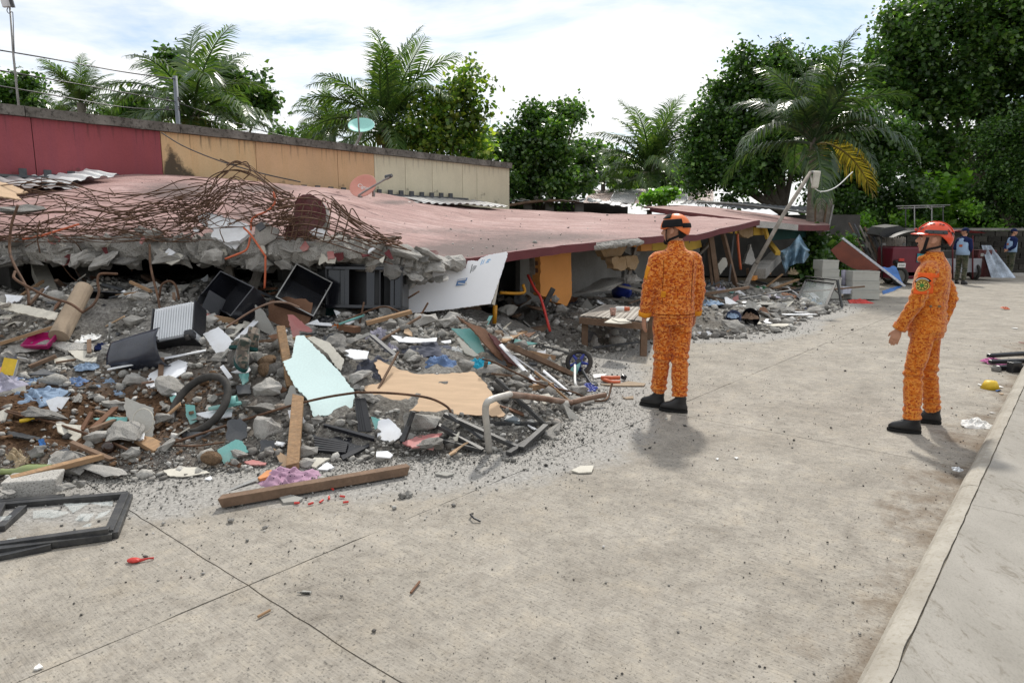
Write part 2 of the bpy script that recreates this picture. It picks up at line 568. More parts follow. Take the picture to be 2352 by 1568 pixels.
def hit(u,v,lift=0.):
 0
 d=ray(u,v)
 if d.z>=-1e-4:
  return at(u,v,12)
 k=.5;step=.04
 while k<40:
  p=CAM+d*k
  if p.z<=height(p.x,p.y,False)+lift:
   return p
  k+=step
 return CAM+d*k
# ---------------------------------------------------------------- ground, road, kerb, pavement
def road_mat():
 m,t,b=new_mat('worn road concrete')
 c=t.nodes.new('ShaderNodeTexCoord')
 mp=t.nodes.new('ShaderNodeMapping');mp.inputs['Rotation'].default_value=(0,0,-(math.pi/2-A))
 t.links.new(c.outputs['Object'],mp.inputs['Vector'])
 v=mp.outputs[0]
 def st_(sc_):
  q_=t.nodes.new('ShaderNodeMapping');q_.inputs['Scale'].default_value=sc_;t.links.new(v,q_.inputs['Vector']);return q_.outputs[0]
 n1=noise_n(t,v,1.5,9,.68)
 base=ramp(t,[(.30,(.245,.223,.190)),(.48,(.300,.276,.238)),(.70,(.36,.333,.29))]);t.links.new(n1,base.inputs[0])
 n2=noise_n(t,v,4.5,6,.65,.4)
 r2=ramp(t,[(.32,(.80,.79,.78)),(.5,(1,1,1)),(.72,(1.13,1.10,1.05))]);t.links.new(n2,r2.inputs[0])
 col=mixc(t,1,base.outputs[0],r2.outputs[0],'MULTIPLY')
 n2c=noise_n(t,v,15,9,.78)
 r2c=ramp(t,[(.34,(.74,.72,.70)),(.5,(1,1,1)),(.66,(1.16,1.13,1.08))]);t.links.new(n2c,r2c.inputs[0])
 col=mixc(t,.8,col,r2c.outputs[0],'MULTIPLY')
 n3=noise_n(t,st_((34,2.2,1)),3.0,4,.7)
 r3=ramp(t,[(.3,.72),(.5,1.0),(.7,1.12)]);t.links.new(n3,r3.inputs[0])
 col=mixc(t,.8,col,r3.outputs[0],'MULTIPLY')
 n4=noise_n(t,v,70,3,.75)
 r4=ramp(t,[(.33,.34),(.44,1.0),(.62,1.0),(.75,1.32)]);t.links.new(n4,r4.inputs[0])
 col=mixc(t,.9,col,r4.outputs[0],'MULTIPLY')
 n4b=noise_n(t,v,19,5,.7)
 r4b=ramp(t,[(.30,.55),(.40,1.0)]);t.links.new(n4b,r4b.inputs[0])
 col=mixc(t,.8,col,r4b.outputs[0],'MULTIPLY')
 sp=t.nodes.new('ShaderNodeSeparateXYZ');t.links.new(v,sp.inputs[0])
 n5=noise_n(t,v,2.0,9,.72)
 ad=nd(t,'ShaderNodeMath',operation='MULTIPLY_ADD');ad.inputs[1].default_value=2.3;t.links.new(n5,ad.inputs[0])
 sb=nd(t,'ShaderNodeMath',operation='SUBTRACT');t.links.new(ad.outputs[0],sb.inputs[0]);t.links.new(sp.outputs['Y'],sb.inputs[1]);ad.inputs[2].default_value=-.42
 r5=ramp(t,[(.06,0.0),(.42,.8)]);t.links.new(sb.outputs[0],r5.inputs[0])
 col=mixc(t,r5.outputs[0],col,(.13,.092,.058))
 at_=nd(t,'ShaderNodeAttribute',attribute_name='dust')
 n6=noise_n(t,v,42,5,.75)
 r6=ramp(t,[(.3,(.10,.098,.092)),(.5,(.29,.28,.262)),(.7,(.46,.45,.42))]);t.links.new(n6,r6.inputs[0])
 n7=noise_n(t,v,3.2,6,.7)
 ml=nd(t,'ShaderNodeMath',operation='MULTIPLY_ADD');ml.inputs[2].default_value=-.56
 t.links.new(at_.outputs['Fac'],ml.inputs[0]);ml.inputs[1].default_value=1.25
 a2=nd(t,'ShaderNodeMath',operation='ADD');t.links.new(ml.outputs[0],a2.inputs[0]);t.links.new(n7,a2.inputs[1])
 r7=ramp(t,[(.28,0.0),(.56,.92)]);t.links.new(a2.outputs[0],r7.inputs[0])
 col=mixc(t,r7.outputs[0],col,r6.outputs[0])
 t.links.new(col,b.inputs['Base Color'])
 b.inputs['Roughness'].default_value=.85
 b.inputs['Specular IOR Level'].default_value=.25
 hsum=nd(t,'ShaderNodeMath',operation='ADD');t.links.new(n4,hsum.inputs[0]);t.links.new(n3,hsum.inputs[1])
 bump(t,b,hsum.outputs[0],.5,.008)
 return m
M_road=road_mat()
M_kerb=concrete_mat('weathered kerb concrete',(.29,.265,.225),(.41,.385,.335),big=4,speck=45,bmp=.35,dark=(.74,.71,.65),bdist=.01)
def walk_mat():
 m,t,b=new_mat('flaking pavement screed')
 c=t.nodes.new('ShaderNodeTexCoord')
 mp=t.nodes.new('ShaderNodeMapping');mp.inputs['Rotation'].default_value=(0,0,-(math.pi/2-A));mp.inputs['Scale'].default_value=(2.4,1,1)
 t.links.new(c.outputs['Object'],mp.inputs['Vector']);v=mp.outputs[0]
 n1=noise_n(t,v,1.4,6,.6)
 r1=ramp(t,[(.3,(.25,.235,.205)),(.7,(.34,.32,.285))]);t.links.new(n1,r1.inputs[0])
 n2=noise_n(t,v,9,7,.72,.6)
 n2b=noise_n(t,v,1.0,3)
 mm=nd(t,'ShaderNodeMath',operation='MULTIPLY_ADD');mm.inputs[1].default_value=-.35;t.links.new(n2b,mm.inputs[0]);t.links.new(n2,mm.inputs[2])
 r2=ramp(t,[(.15,(.62,.59,.54)),(.27,(1,1,1))]);t.links.new(mm.outputs[0],r2.inputs[0])
 col=mixc(t,.9,r1.outputs[0],r2.outputs[0],'MULTIPLY')
 n3=noise_n(t,v,80,3,.7)
 r3=ramp(t,[(.32,.7),(.5,1)]);t.links.new(n3,r3.inputs[0])
 col=mixc(t,.7,col,r3.outputs[0],'MULTIPLY')
 t.links.new(col,b.inputs['Base Color']);b.inputs['Roughness'].default_value=.85;b.inputs['Specular IOR Level'].default_value=.25
 bump(t,b,n2,.4,.012)
 return m
M_walk=walk_mat()
M_earth=mat('bare earth',(.12,.095,.065),.95,.3,1.5,.4,30,.1)
g=MB();g.grid(lambda a,b_:Vector(((a-.5)*700,(b_-.4)*700,-.06)),12,12)
struct(g.obj('ground',M_earth,recenter=False))
M_fill=mat('gritty joint dirt',(.19,.17,.14),.95,.35,8,.5,50,.1)
g=MB();g.add([ST(-7,.45,-.009),ST(39,.45,-.009),ST(39,7.7,-.009),ST(-7,7.7,-.009)],[(0,1,2,3)]);struct(g.obj('road_bed',M_fill,recenter=False))
g=MB();g.add([ST(-6,.34,.122),ST(34,.34,.122),ST(34,.38,.122),ST(-6,.38,.122)],[(3,2,1,0)]);struct(g.obj('kerb_seam',M_fill,recenter=False))
road=struct(empty('road',(0,0,0)))
S_J=[1.47+4.05*k for k in range(-2,10)]
T_J=[.49,2.85,5.2,7.6]
for si in range(len(S_J)-1):
 for ti in range(3):
  s0,s1,t0,t1=S_J[si]+.0035,S_J[si+1]-.0035,T_J[ti]+(.0035 if ti else 0),T_J[ti+1]-.0035
  near=si<5
  nu,nv=(41,25)if near else(17,11)
  mb=MB()
  wob=lambda s,t,k:.005*noise.noise(Vector((s*3,t*3,k)))+.004*noise.noise(Vector((s*9,t*9,k)))
  def fn(a,b_,s0=s0,s1=s1,t0=t0,t1=t1):
   s,t=s0+(s1-s0)*a,t0+(t1-t0)*b_
   e=min(a,1-a)*(s1-s0),min(b_,1-b_)*(t1-t0)
   if e[0]<.001:s+=wob(t*2,s,1)*1.6
   if e[1]<.001 and ti:t+=wob(s*2,t,5)*1.6
   return ST(s,t,-.002+.004*noise.noise(Vector((s*.7,t*.7,9)))*(0 if min(e)<.1 else 1))
  mb.grid(fn,nu,nv)
  nbase=len(mb.v)
  ring=[i for i in range(nu)]+[j*nu+nu-1 for j in range(1,nv)]+[(nv-1)*nu+i for i in range(nu-2,-1,-1)]+[j*nu for j in range(nv-2,0,-1)]
  low=[(mb.v[i][0],mb.v[i][1],-.055)for i in ring]
  mb.add(low,[])
  L=len(ring)
  for i in range(L):
   j=(i+1)%L
   mb.f.append((ring[i],nbase+i,nbase+j,ring[j]));mb.m.append(0)
  o=mb.obj('road_slab',M_road,road,recenter=False)
  at_=o.data.attributes.new('dust','FLOAT','POINT')
  for i,p in enumerate(mb.v):
   d=max(pdist(HEAP,p[0],p[1]),pdist(STRIP,p[0],p[1])-.1)
   at_.data[i].value=sstep(-1.25,-.05,d)if d>-1.4 else 0.
  if abs(si-5)>99:pass
kerb=struct(empty('kerb',(0,0,0)))
prof=[(.495,-.05),(.488,.012),(.472,.07),(.450,.105),(.418,.125),(.372,.131),(.3765,.06),(.378,-.05)]
joints=[-2.9,.1,2.05,4.76,7.7,10.6,13.6,16.6,19.6,22.6,25.6,29,33]
for i in range(len(joints)-1):
 mb=MB();s0,s1=joints[i]+.004,joints[i+1]-.004
 n=40 if i<6 else 6
 vs=[]
 for k in range(n+1):
  s=s0+(s1-s0)*k/n
  for j,(t,z)in enumerate(prof):
   e=.009*noise.noise(Vector((s*5,j*.6,3)))if j>=5 else .004*noise.noise(Vector((s*2.5,j,0)))
   vs.append(ST(s,t+e,z+(.003*noise.noise(Vector((s*4,j,7)))if z>0 else 0)))
 m_=len(prof);fs=[]
 for k in range(n):
  for j in range(m_):
   fs.append((k*m_+j,k*m_+(j+1)%m_,(k+1)*m_+(j+1)%m_,(k+1)*m_+j))
 fs+=[tuple(range(m_-1,-1,-1)),tuple(n*m_+j for j in range(m_))]
 mb.add(vs,fs)
 mb.obj('kerb_stone',M_kerb,kerb,smooth=False,recenter=False)
pav=struct(empty('pavement',(0,0,0)))
pj=[-6,-3.1,-.6,1.9,4.4,6.9,9.4,12,16,22,34]
for i in range(len(pj)-1):
 for(ta,tb)in((.352,-1.6),(-1.605,-6)):
  mb=MB();s0,s1=pj[i]+.0015,pj[i+1]-.0015
  def fn(a,b_,s0=s0,s1=s1,ta=ta,tb=tb):
   s=s0+(s1-s0)*a;t=ta+(tb-ta)*b_
   if b_==0 and ta>0:t+=.004*noise.noise(Vector((s*6,0,2)))+.003*noise.noise(Vector((s*17,0,2)))
   return ST(s,t+.013*(ta>0)*(b_==0),.128+.004*noise.noise(Vector((s,t,4))))
  mb.grid(fn,50,6)
  nb=50
  low=[(x,y,0)for x,y,z in mb.v[:nb]]
  b0=len(mb.v);mb.add(low,[])
  for k in range(nb-1):
   mb.f.append((k,b0+k,b0+k+1,k+1));mb.m.append(0)
  mb.obj('pavement_slab',M_walk,pav,recenter=False)
def heap_mat():
 m,t,b=new_mat('crushed rubble')
 v=coords(t)
 n1=noise_n(t,v,30,6,.75)
 r1=ramp(t,[(.28,(.05,.048,.044)),(.46,(.22,.21,.195)),(.6,(.34,.33,.305)),(.74,(.50,.49,.46))]);t.links.new(n1,r1.inputs[0])
 n2=noise_n(t,v,2.2,4)
 r2=ramp(t,[(.35,(.60,.57,.53)),(.65,(1,1,1))]);t.links.new(n2,r2.inputs[0])
 col=mixc(t,1,r1.outputs[0],r2.outputs[0],'MULTIPLY')
 a=nd(t,'ShaderNodeAttribute',attribute_name='soil')
 n3=noise_n(t,v,24,6,.75)
 r3=ramp(t,[(.3,(.03,.018,.011)),(.55,(.115,.065,.036)),(.75,(.23,.145,.085))]);t.links.new(n3,r3.inputs[0])
 col=mixc(t,a.outputs['Fac'],col,r3.outputs[0])
 t.links.new(col,b.inputs['Base Color']);b.inputs['Roughness'].default_value=.95;b.inputs['Specular IOR Level'].default_value=.1
 bump(t,b,n1,1.0,.03)
 return m
M_heap=heap_mat()
def soil_at(x,y):
 c=[(-2.95,5.25,.75,.5),(-3.3,4.75,.8,.35),(-3.9,5.0,.6,.4)]
 return min(1.,sum(.95*math.exp(-(((x-a)/c_)**2+((y-b_)/d_)**2))for a,b_,c_,d_ in c)+0.0)
def patch(name,P,x0,x1,y0,y1,stp):
 nx,ny=int((x1-x0)/stp),int((y1-y0)/stp)
 vs,fs,keep,soil=[],[],{},[]
 for j in range(ny+1):
  for i in range(nx+1):
   x,y=x0+i*stp,y0+j*stp
   d=pdist(P,x,y)
   if d>-stp*1.2:
    keep[(i,j)]=len(vs)
    vs.append((x,y,height(x,y)-(.012 if d<.03 else 0)));soil.append(soil_at(x,y))
 for j in range(ny):
  for i in range(nx):
   k=[(i,j),(i+1,j),(i+1,j+1),(i,j+1)]
   if all(a in keep for a in k):
    fs.append(tuple(keep[a]for a in k))
 mb=MB();mb.add(vs,fs)
 o=mb.obj(name,M_heap,recenter=False,smooth=True)
 a=o.data.attributes.new('soil','FLOAT','POINT')
 a.data.foreach_set('value',soil)
 return struct(o)
patch('rubble_ground',HEAP,-9,2.2,3.9,12.2,.06)
patch('rubble_bank',STRIP,.0,9.4,8.6,19.8,.12)
# ---------------------------------------------------------------- the collapsed row of shops
def wmat(o):
 return(wmat(o.parent)if o.parent else Matrix())@o.matrix_basis
def wpart(mb,name,mats,parent,smooth=False,bevel=0):
 0
 xs,ys,zs=zip(*mb.v)
 c=Vector(((min(xs)+max(xs))/2,(min(ys)+max(ys))/2,min(zs)))
 mb.v=[(x-c.x,y-c.y,z-c.z)for x,y,z in mb.v]
 return link(name,mb.mesh(name,mats,smooth),parent,wmat(parent).inverted()@Matrix.Translation(c),bevel)
def wslab(pix,p,n,th,name,mats,parent=None,jag=0,seed=0,mi_side=None,xdir=None):
 0
 n=Vector(n).normalized();rr=random.Random(seed)
 W=[hit_plane(u,v,p,n)for u,v in pix]
 if jag:
  W2=[]
  for i in range(len(W)):
   a,b=W[i],W[(i+1)%len(W)]
   L=(b-a).length;k=max(1,int(L/(jag*3)))
   for j in range(k):
    q_=a.lerp(b,j/k)
    if j:q_=q_+Vector((rr.uniform(-1,1),rr.uniform(-1,1),rr.uniform(-1,1)))*jag
    W2.append(q_)
  W=W2
 c=sum(W,Vector())/len(W)
 Fm=frame(c,n,xdir);inv=Fm.inverted()
 ol=[tuple((inv@x)[:2])for x in W]
 mb=MB();mb.prism(ol,th,mi_side=mi_side)
 M=Fm if parent is None else wmat(parent).inverted()@Fm
 return link(name,mb.mesh(name,mats),parent,M)
def edgeY(u):
 k=(u-1176)/1588
 s=(k*9+.03)/(.644-.765*k)
 return 9+.765*s
def roof_mat():
 m,t,b=new_mat('faded red roof slab')
 v=coords(t)
 n1=noise_n(t,v,.9,9,.7)
 r1=ramp(t,[(.3,(.26,.150,.138)),(.52,(.345,.218,.20)),(.72,(.46,.33,.31))]);t.links.new(n1,r1.inputs[0])
 mp=t.nodes.new('ShaderNodeMapping');mp.inputs['Rotation'].default_value=(0,0,-.25);mp.inputs['Scale'].default_value=(.8,4.5,1);t.links.new(v,mp.inputs['Vector'])
 n2=noise_n(t,mp.outputs[0],1.6,7,.68)
 r2=ramp(t,[(.30,(.40,.37,.37)),(.49,(.94,.92,.92)),(.75,(1.18,1.16,1.16))]);t.links.new(n2,r2.inputs[0])
 col=mixc(t,.85,r1.outputs[0],r2.outputs[0],'MULTIPLY')
 n3=noise_n(t,v,26,5,.75)
 r3=ramp(t,[(.3,.25),(.47,1.0),(.7,1.15)]);t.links.new(n3,r3.inputs[0])
 col=mixc(t,.8,col,r3.outputs[0],'MULTIPLY')
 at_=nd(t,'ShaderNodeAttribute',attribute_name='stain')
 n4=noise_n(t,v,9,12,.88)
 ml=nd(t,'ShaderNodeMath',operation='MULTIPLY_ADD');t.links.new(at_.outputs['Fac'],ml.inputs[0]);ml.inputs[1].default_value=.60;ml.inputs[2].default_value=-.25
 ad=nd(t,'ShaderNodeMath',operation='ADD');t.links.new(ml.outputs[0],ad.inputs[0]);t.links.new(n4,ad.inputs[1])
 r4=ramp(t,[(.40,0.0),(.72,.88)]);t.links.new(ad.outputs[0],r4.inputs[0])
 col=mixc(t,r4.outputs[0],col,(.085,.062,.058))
 t.links.new(col,b.inputs['Base Color']);b.inputs['Roughness'].default_value=.8;b.inputs['Specular IOR Level'].default_value=.3
 bump(t,b,n3,.5,.02)
 return m
M_roof=roof_mat()
house=thing('collapsed_house','collapsed row of shops whose sagging red concrete roof slab lies on broken orange walls','building',ST(5,8.5,0))
front=[(-300,556,6.7),(-120,552,7.2),(60,548,7.45),(250,545,7.55),(430,547,7.6),(600,552,7.7),(760,552,7.75),(860,560,7.7),(930,578,7.75),(985,594,None),(1045,596,None),(1110,589,None),(1175,581,None),(1240,573,None),(1310,563,None),(1400,553,None),(1490,546,None),(1560,541,None),(1620,535,None),(1680,521,None),(1742,506,None)]
FR=[at(u,v,Y if Y else edgeY(u))for u,v,Y in front]
back=[(-300,440,10.3),(-120,433,10.6),(0,428,10.9),(110,416,11.3),(220,406,11.6),(330,401,12.0),(430,403,12.5),(560,413,13.2),(680,424,14.0),(800,437,14.9),(900,450,15.7),(1000,465,16.6),(1080,474,17.5),(1150,479,18.2),(1220,483,19.0),(1290,486,19.9),(1340,488,20.6),(1390,490,21.3),(1430,491,22.0),(1475,492,22.9),(1590,492,22.0)]
BK=[at(*b_)for b_ in back]
def roof_pt(a,b_):
 x=a*(len(FR)-1);i=min(int(x),len(FR)-2);f=x-i
 def cr(P):
  p0=P[max(i-1,0)];p1=P[i];p2=P[i+1];p3=P[min(i+2,len(P)-1)]
  return .5*((2*p1)+(p2-p0)*f+(2*p0-5*p1+4*p2-p3)*f*f+(3*p1-p0-3*p2+p3)*f**3)
 p=cr(FR).lerp(cr(BK),b_)
 p.z+=.06*math.sin(math.pi*b_)*math.sin(a*9)+.03*noise.noise(Vector((p.x*.8,p.y*.8,0)))+.012*noise.noise(Vector((p.x*3,p.y*3,0)))
 return p
NU,NV=160,46
mb=MB()
TH=.095
mb.grid(lambda a,b_:roof_pt(a,b_),NU,NV)
top_n=len(mb.v)
mb2=MB();mb2.grid(lambda a,b_:roof_pt(a,b_)-Vector((0,0,TH)),NU,NV)
mb.add(mb2.v,[tuple(reversed(f))for f in mb2.f],1)
brk=int(NU*9.2/20)
for i in range(NU-1):
 mb.f.append((i+1,i,top_n+i,top_n+i+1));mb.m.append(1)
 k=(NV-1)*NU
 mb.f.append((k+i,k+i+1,top_n+k+i+1,top_n+k+i));mb.m.append(1)
for j in range(NV-1):
 for e in(0,NU-1):
  a,b_=j*NU+e,(j+1)*NU+e
  mb.f.append((a,b_,top_n+b_,top_n+a));mb.m.append(1)
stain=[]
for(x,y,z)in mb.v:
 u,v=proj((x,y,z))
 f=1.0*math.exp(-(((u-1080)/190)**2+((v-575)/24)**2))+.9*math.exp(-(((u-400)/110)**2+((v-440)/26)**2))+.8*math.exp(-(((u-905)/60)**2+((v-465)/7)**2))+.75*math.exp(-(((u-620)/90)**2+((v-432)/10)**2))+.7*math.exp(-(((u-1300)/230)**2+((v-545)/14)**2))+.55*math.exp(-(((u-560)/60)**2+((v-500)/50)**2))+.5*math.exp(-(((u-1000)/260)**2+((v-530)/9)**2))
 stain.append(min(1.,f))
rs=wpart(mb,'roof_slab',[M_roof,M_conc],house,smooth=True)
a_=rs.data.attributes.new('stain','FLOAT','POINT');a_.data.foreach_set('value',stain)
def fascia(a0,a1,th=.105,name='fascia',m=M_maroon,n=14,dz=.012):
 mb=MB();vs=[]
 for i in range(n+1):
  a=a0+(a1-a0)*i/n
  p=roof_pt(a,0);d=(roof_pt(min(a+.01,1),0)-roof_pt(a-.01,0));nn=Vector((d.y,-d.x,0)).normalized()
  for(o_,z_)in((.035,dz),(-.03,dz+.004),(-.03,-th),(.035,-th)):
   vs.append(p+nn*o_+Vector((0,0,z_)))
 fs=[]
 for i in range(n):
  for j in range(4):
   fs.append((i*4+j,i*4+(j+1)%4,i*4+4+(j+1)%4,i*4+4+j))
 fs+=[(3,2,1,0),tuple(n*4+j for j in range(4))]
 mb.add(vs,fs);return wpart(mb,name,m,house)
fascia(10.2/20,14.62/20);fascia(15.75/20,1.0)
def rough_strip(pts,r,name,parent,m=M_conc,seed=0,n=9,flat=.75):
 0
 mb=MB();P=spline(pts,max(8,int(sum((Vector(pts[i+1])-Vector(pts[i])).length for i in range(len(pts)-1))/.05)))
 rr=random.Random(seed);rads=[(r*rr.uniform(.75,1.2),r*flat*rr.uniform(.75,1.2))for _ in P]
 rads[0]=(r*.3,r*.3);rads[-1]=(r*.3,r*.3)
 mb.tube(P,rads,n)
 out_=[]
 for p in mb.v:
  v=Vector(p);k=v*(1/max(r,.05))
  v+=noise.noise_vector(k*1.3+Vector((seed,0,0)))*r*.38+noise.noise_vector(k*3.4)*r*.16
  out_.append(tuple(v))
 mb.v=out_
 return wpart(mb,name,m,parent)
rough_strip([roof_pt(a/20,0)+Vector((0,0,-.07))for a in(14.55,14.9,15.3,15.85)],.065,'broken_edge',house,seed=3)
rough_strip([roof_pt(a/20,0)+Vector((0,-.02,-.05))for a in(8.0,8.5,9.0,9.4,9.8,10.3)],.11,'broken_edge',house,M_conc2,seed=5)
f2=[at(1738,507,15.7),at(1790,511,16.9),at(1830,516,17.8),at(1870,517.5,18.9),at(1906,517,19.9)]
b2=[at(1478,474,23.6),at(1560,471,23.8),at(1650,477,23.6),at(1760,491,23.0),at(1900,512,22.0)]
mb=MB()
def s2(a,b_):
 x=a*4;i=min(int(x),3);f=x-i
 return f2[i].lerp(f2[i+1],f).lerp(b2[i].lerp(b2[i+1],f),b_)
mb.grid(s2,24,12);k0=len(mb.v)
m2=MB();m2.grid(lambda a,b_:s2(a,b_)-Vector((0,0,.15)),24,12)
mb.add(m2.v,[tuple(reversed(f))for f in m2.f],1)
for i in range(23):
 mb.f.append((i+1,i,k0+i,k0+i+1));mb.m.append(2 if i>=12 else 1)
 e=11*24;mb.f.append((e+i,e+i+1,k0+e+i+1,k0+e+i));mb.m.append(1)
for j in range(11):
 for e in(0,23):
  a,b_=j*24+e,(j+1)*24+e
  mb.f.append((a,b_,k0+b_,k0+a));mb.m.append(2)
o=wpart(mb,'roof_slab',[M_roof,M_conc2,M_maroon],house);o['label']='second tipped roof slab at the far end'
def wall_st(s0,s1,t,z0,z1,th,m,name='wall',parent=None,world_t=True):
 mb=MB()
 vs=[ST(s0,t,z0),ST(s1,t,z0),ST(s1,t+th,z0),ST(s0,t+th,z0),ST(s0,t,z1),ST(s1,t,z1),ST(s1,t+th,z1),ST(s0,t+th,z1)]
 mb.add(vs,[(3,2,1,0),(4,5,6,7),(0,1,5,4),(1,2,6,5),(2,3,7,6),(3,0,4,7)])
 return wpart(mb,name,m,parent or house)
def added_cross_wall(s,t0,t1,z0,z1,th,m,name='added_cross_wall',lean=0):  # inner walls added to keep the space under the roof dark
 mb=MB()
 vs=[ST(s,t0,z0),ST(s+th,t0,z0),ST(s+th,t1,z0),ST(s,t1,z0),ST(s+lean,t0,z1),ST(s+th+lean,t0,z1),ST(s+th+lean,t1,z1),ST(s+lean,t1,z1)]
 mb.add(vs,[(3,2,1,0),(4,5,6,7),(0,1,5,4),(1,2,6,5),(2,3,7,6),(3,0,4,7)])
 return wpart(mb,name,m,house)
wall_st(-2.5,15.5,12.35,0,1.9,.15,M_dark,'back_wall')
wall_st(-2.5,2.4,10.6,0,1.25,.12,M_dark,'partition')  # added inside so that the left hollow stays dark
wall_st(5.3,15.2,8.7,0,1.35,.12,M_greywall,'partition')  # added inner wall, closes the shop space into darkness
wall_st(9.0,12.3,7.4,.1,1.4,.1,mat('sky-lit grey render',(.30,.29,.27),.9,.2,1.5,.25,30,.15,dirt=.3,dirtcol=(.2,.19,.17)),'partition')  # lighter copy of the cement render, sky light put into its colour
wall_st(12.6,16.2,7.5,.1,1.5,.1,MATS['sky-lit grey render'],'partition')
wall_st(6.4,17.6,6.25,-.03,.19,5.9,M_greywall,'floor')
wall_st(6.35,9.3,6.10,-.03,.22,.14,M_wooddk,'step')
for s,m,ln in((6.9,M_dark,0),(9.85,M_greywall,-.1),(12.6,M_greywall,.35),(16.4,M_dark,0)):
 added_cross_wall(s,7.5,12.3,.1,1.3,.13,m,lean=ln)
added_cross_wall(2.4,9.9,12.3,.1,1.7,.13,M_dark)
def tsl(pix,t,th,name,m,jag=0,seed=0):
 p=hit_t(pix[0][0],pix[0][1],t)
 return wslab(pix,p,(cA,-sA,0),th,name,m,house,jag,seed,xdir=(sA,cA,0))
tsl(qs('H',1000,740,1232,712,1238,900,1243,1075,1205,1165,1120,1140,1002,1080),6.35,.14,'pier',M_wallorange,.015,2)
tsl(qs('H',955,760,985,755,990,1080,960,1060),6.45,.1,'door_jamb',M_woodgrey)
tsl(qs('H',980,800,1000,800,1002,1070,984,1050),6.4,.12,'door_jamb',M_plydark)
tsl(qs('H',640,760,960,725,960,775,640,815),6.6,.12,'lintel',M_maroonold)
def wallchunk(pix,t,m,name='wall_fragment',th=.13,seed=0):
 return tsl(pix,t,th,name,m,.02,seed)
wallchunk(qs('H',1420,665,1640,650,1660,720,1615,790,1560,830,1490,790,1455,735),6.35,MATS['bare cement render']and mat('cracked ochre wall',(.36,.24,.13),.85,.25,4,.4,30,.15,dirt=.4,dirtcol=(.24,.2,.16)),seed=4)
M_ochre=MATS['cracked ochre wall']
wallchunk(qs('H',1548,800,1650,785,1665,870,1630,895,1560,880),6.22,M_ochre,seed=5)
wallchunk(qs('H',1650,785,1740,780,1758,830,1720,895,1668,870),6.25,M_ochre,seed=6)
wallchunk(qs('H',1420,670,1475,672,1472,720,1435,740),6.2,M_wallorange,seed=7)
wallchunk(qs('H',1640,668,1775,660,1770,705,1665,712),6.3,M_wallorange,seed=8)
wallchunk(qs('H',1640,712,1770,708,1760,775,1690,780,1650,760),6.5,M_conc3,seed=9)
tsl(qs('I',242,640,345,630,345,735,246,738),6.3,.12,'wall_panel',M_wallorange,.006,1)
tsl(qs('I',347,630,780,590,805,700,700,735,349,735),6.32,.12,'wall_panel',M_wallyellow,.006,2)
tsl(qs('I',1018,520,1140,500,1135,580,1016,566),6.3,.1,'wall_panel',M_wallyellow,.008,3)
tsl(qs('I',1280,505,1375,500,1372,590,1278,592),6.3,.1,'wall_panel',M_wallyellow,.008,4)
tsl(qs('I',1140,508,1278,504,1275,600,1240,615,1180,608,1150,585),6.25,.1,'wall_fragment',M_ochre,.02,5)
tsl(qs('I',1425,520,1765,540,1762,610,1430,640),6.5,.08,'wall_panel',mat('dark green wall',(.012,.06,.055),.7,.2,3,.1,40,.2),.01,6)
tsl(qs('I',1380,515,1400,515,1430,620,1410,632),6.15,.06,'wall_panel',M_wallyellow,.004,7)
tsl(qs('F',1685,870,1870,905,1700,960,1680,955),6.0,.1,'wall_panel',M_wallorange,.01,8)
wslab(qs('F',1455,960,1530,860,1690,875,1685,955,1560,980),at(880,610,7.9),(.1,-1,.25),.06,'wall_fragment',M_maroon,house,.02,9)
def rock_mesh(seed,n=16,sub=2,rough=.10,squash=(1,1,1),cuts=True):
 rr=random.Random(seed)
 bm=bmesh.new()
 for i in range(n):
  v=Vector((rr.gauss(0,1),rr.gauss(0,1),rr.gauss(0,1))).normalized()*rr.uniform(.38,.5)
  bm.verts.new((v.x*squash[0],v.y*squash[1],v.z*squash[2]))
 r_=bmesh.ops.convex_hull(bm,input=bm.verts)
 bmesh.ops.delete(bm,geom=list({g_ for g_ in r_['geom_interior']+r_['geom_unused']if isinstance(g_,bmesh.types.BMVert)}),context='VERTS')
 if sub:
  bmesh.ops.subdivide_edges(bm,edges=bm.edges[:],cuts=sub,use_grid_fill=True)
  bmesh.ops.triangulate(bm,faces=bm.faces[:])
  for v in bm.verts:
   p=v.co
   v.co=p+p.normalized()*(rough*noise.noise(p*3.1+Vector((seed,0,0)))+rough*.6*noise.noise(p*8+Vector((0,seed,0))))
   v.co*=.96
 bmesh.ops.recalc_face_normals(bm,faces=bm.faces[:])
 me=bpy.data.meshes.new('chunk');bm.to_mesh(me);bm.free()
 return me
ROCKS=[rock_mesh(i,12+i%7,2,.10+.015*(i%3),[(1,1,1),(1.2,.9,.7),(1,.8,.55),(1.1,1.1,.8)][i%4])for i in range(12)]
ROCKMATS=[M_conc,M_conc,M_conc2,M_conc3]
_rm={}
def rock(i,m):
 k=(i%len(ROCKS),m.name)
 if k not in _rm:
  me=ROCKS[k[0]].copy();me.materials.clear();me.materials.append(m);_rm[k]=me
 return _rm[k]
lip=[]
for k,a in enumerate([x*.26 for x in range(0,36)]):
 p=roof_pt(min(a,9.3)/20,0)
 for j in range(3):
  s=R.uniform(.16,.36)
  o=link('edge_chunk',rock(R.randrange(12),R.choice([M_conc,M_conc,M_conc2,M_conc3,M_conc,M_conc if j else M_maroonold])),house)
  pos=p+Vector((R.uniform(-.14,.14),R.uniform(-.14,.12),-.02-.105*j+R.uniform(-.06,.05)))
  o.matrix_basis=wmat(house).inverted()@TR(pos,R.uniform(-.5,.5),R.uniform(-.5,.5),R.uniform(0,6),(s*1.25,s*.9,s*.62))
rough_strip([roof_pt(a/20,0)+Vector((0,.02,-.13))for a in(0,1,2,3,4,5,6,7,8,9)],.15,'broken_edge',house,M_conc,seed=12,n=11,flat=.9)
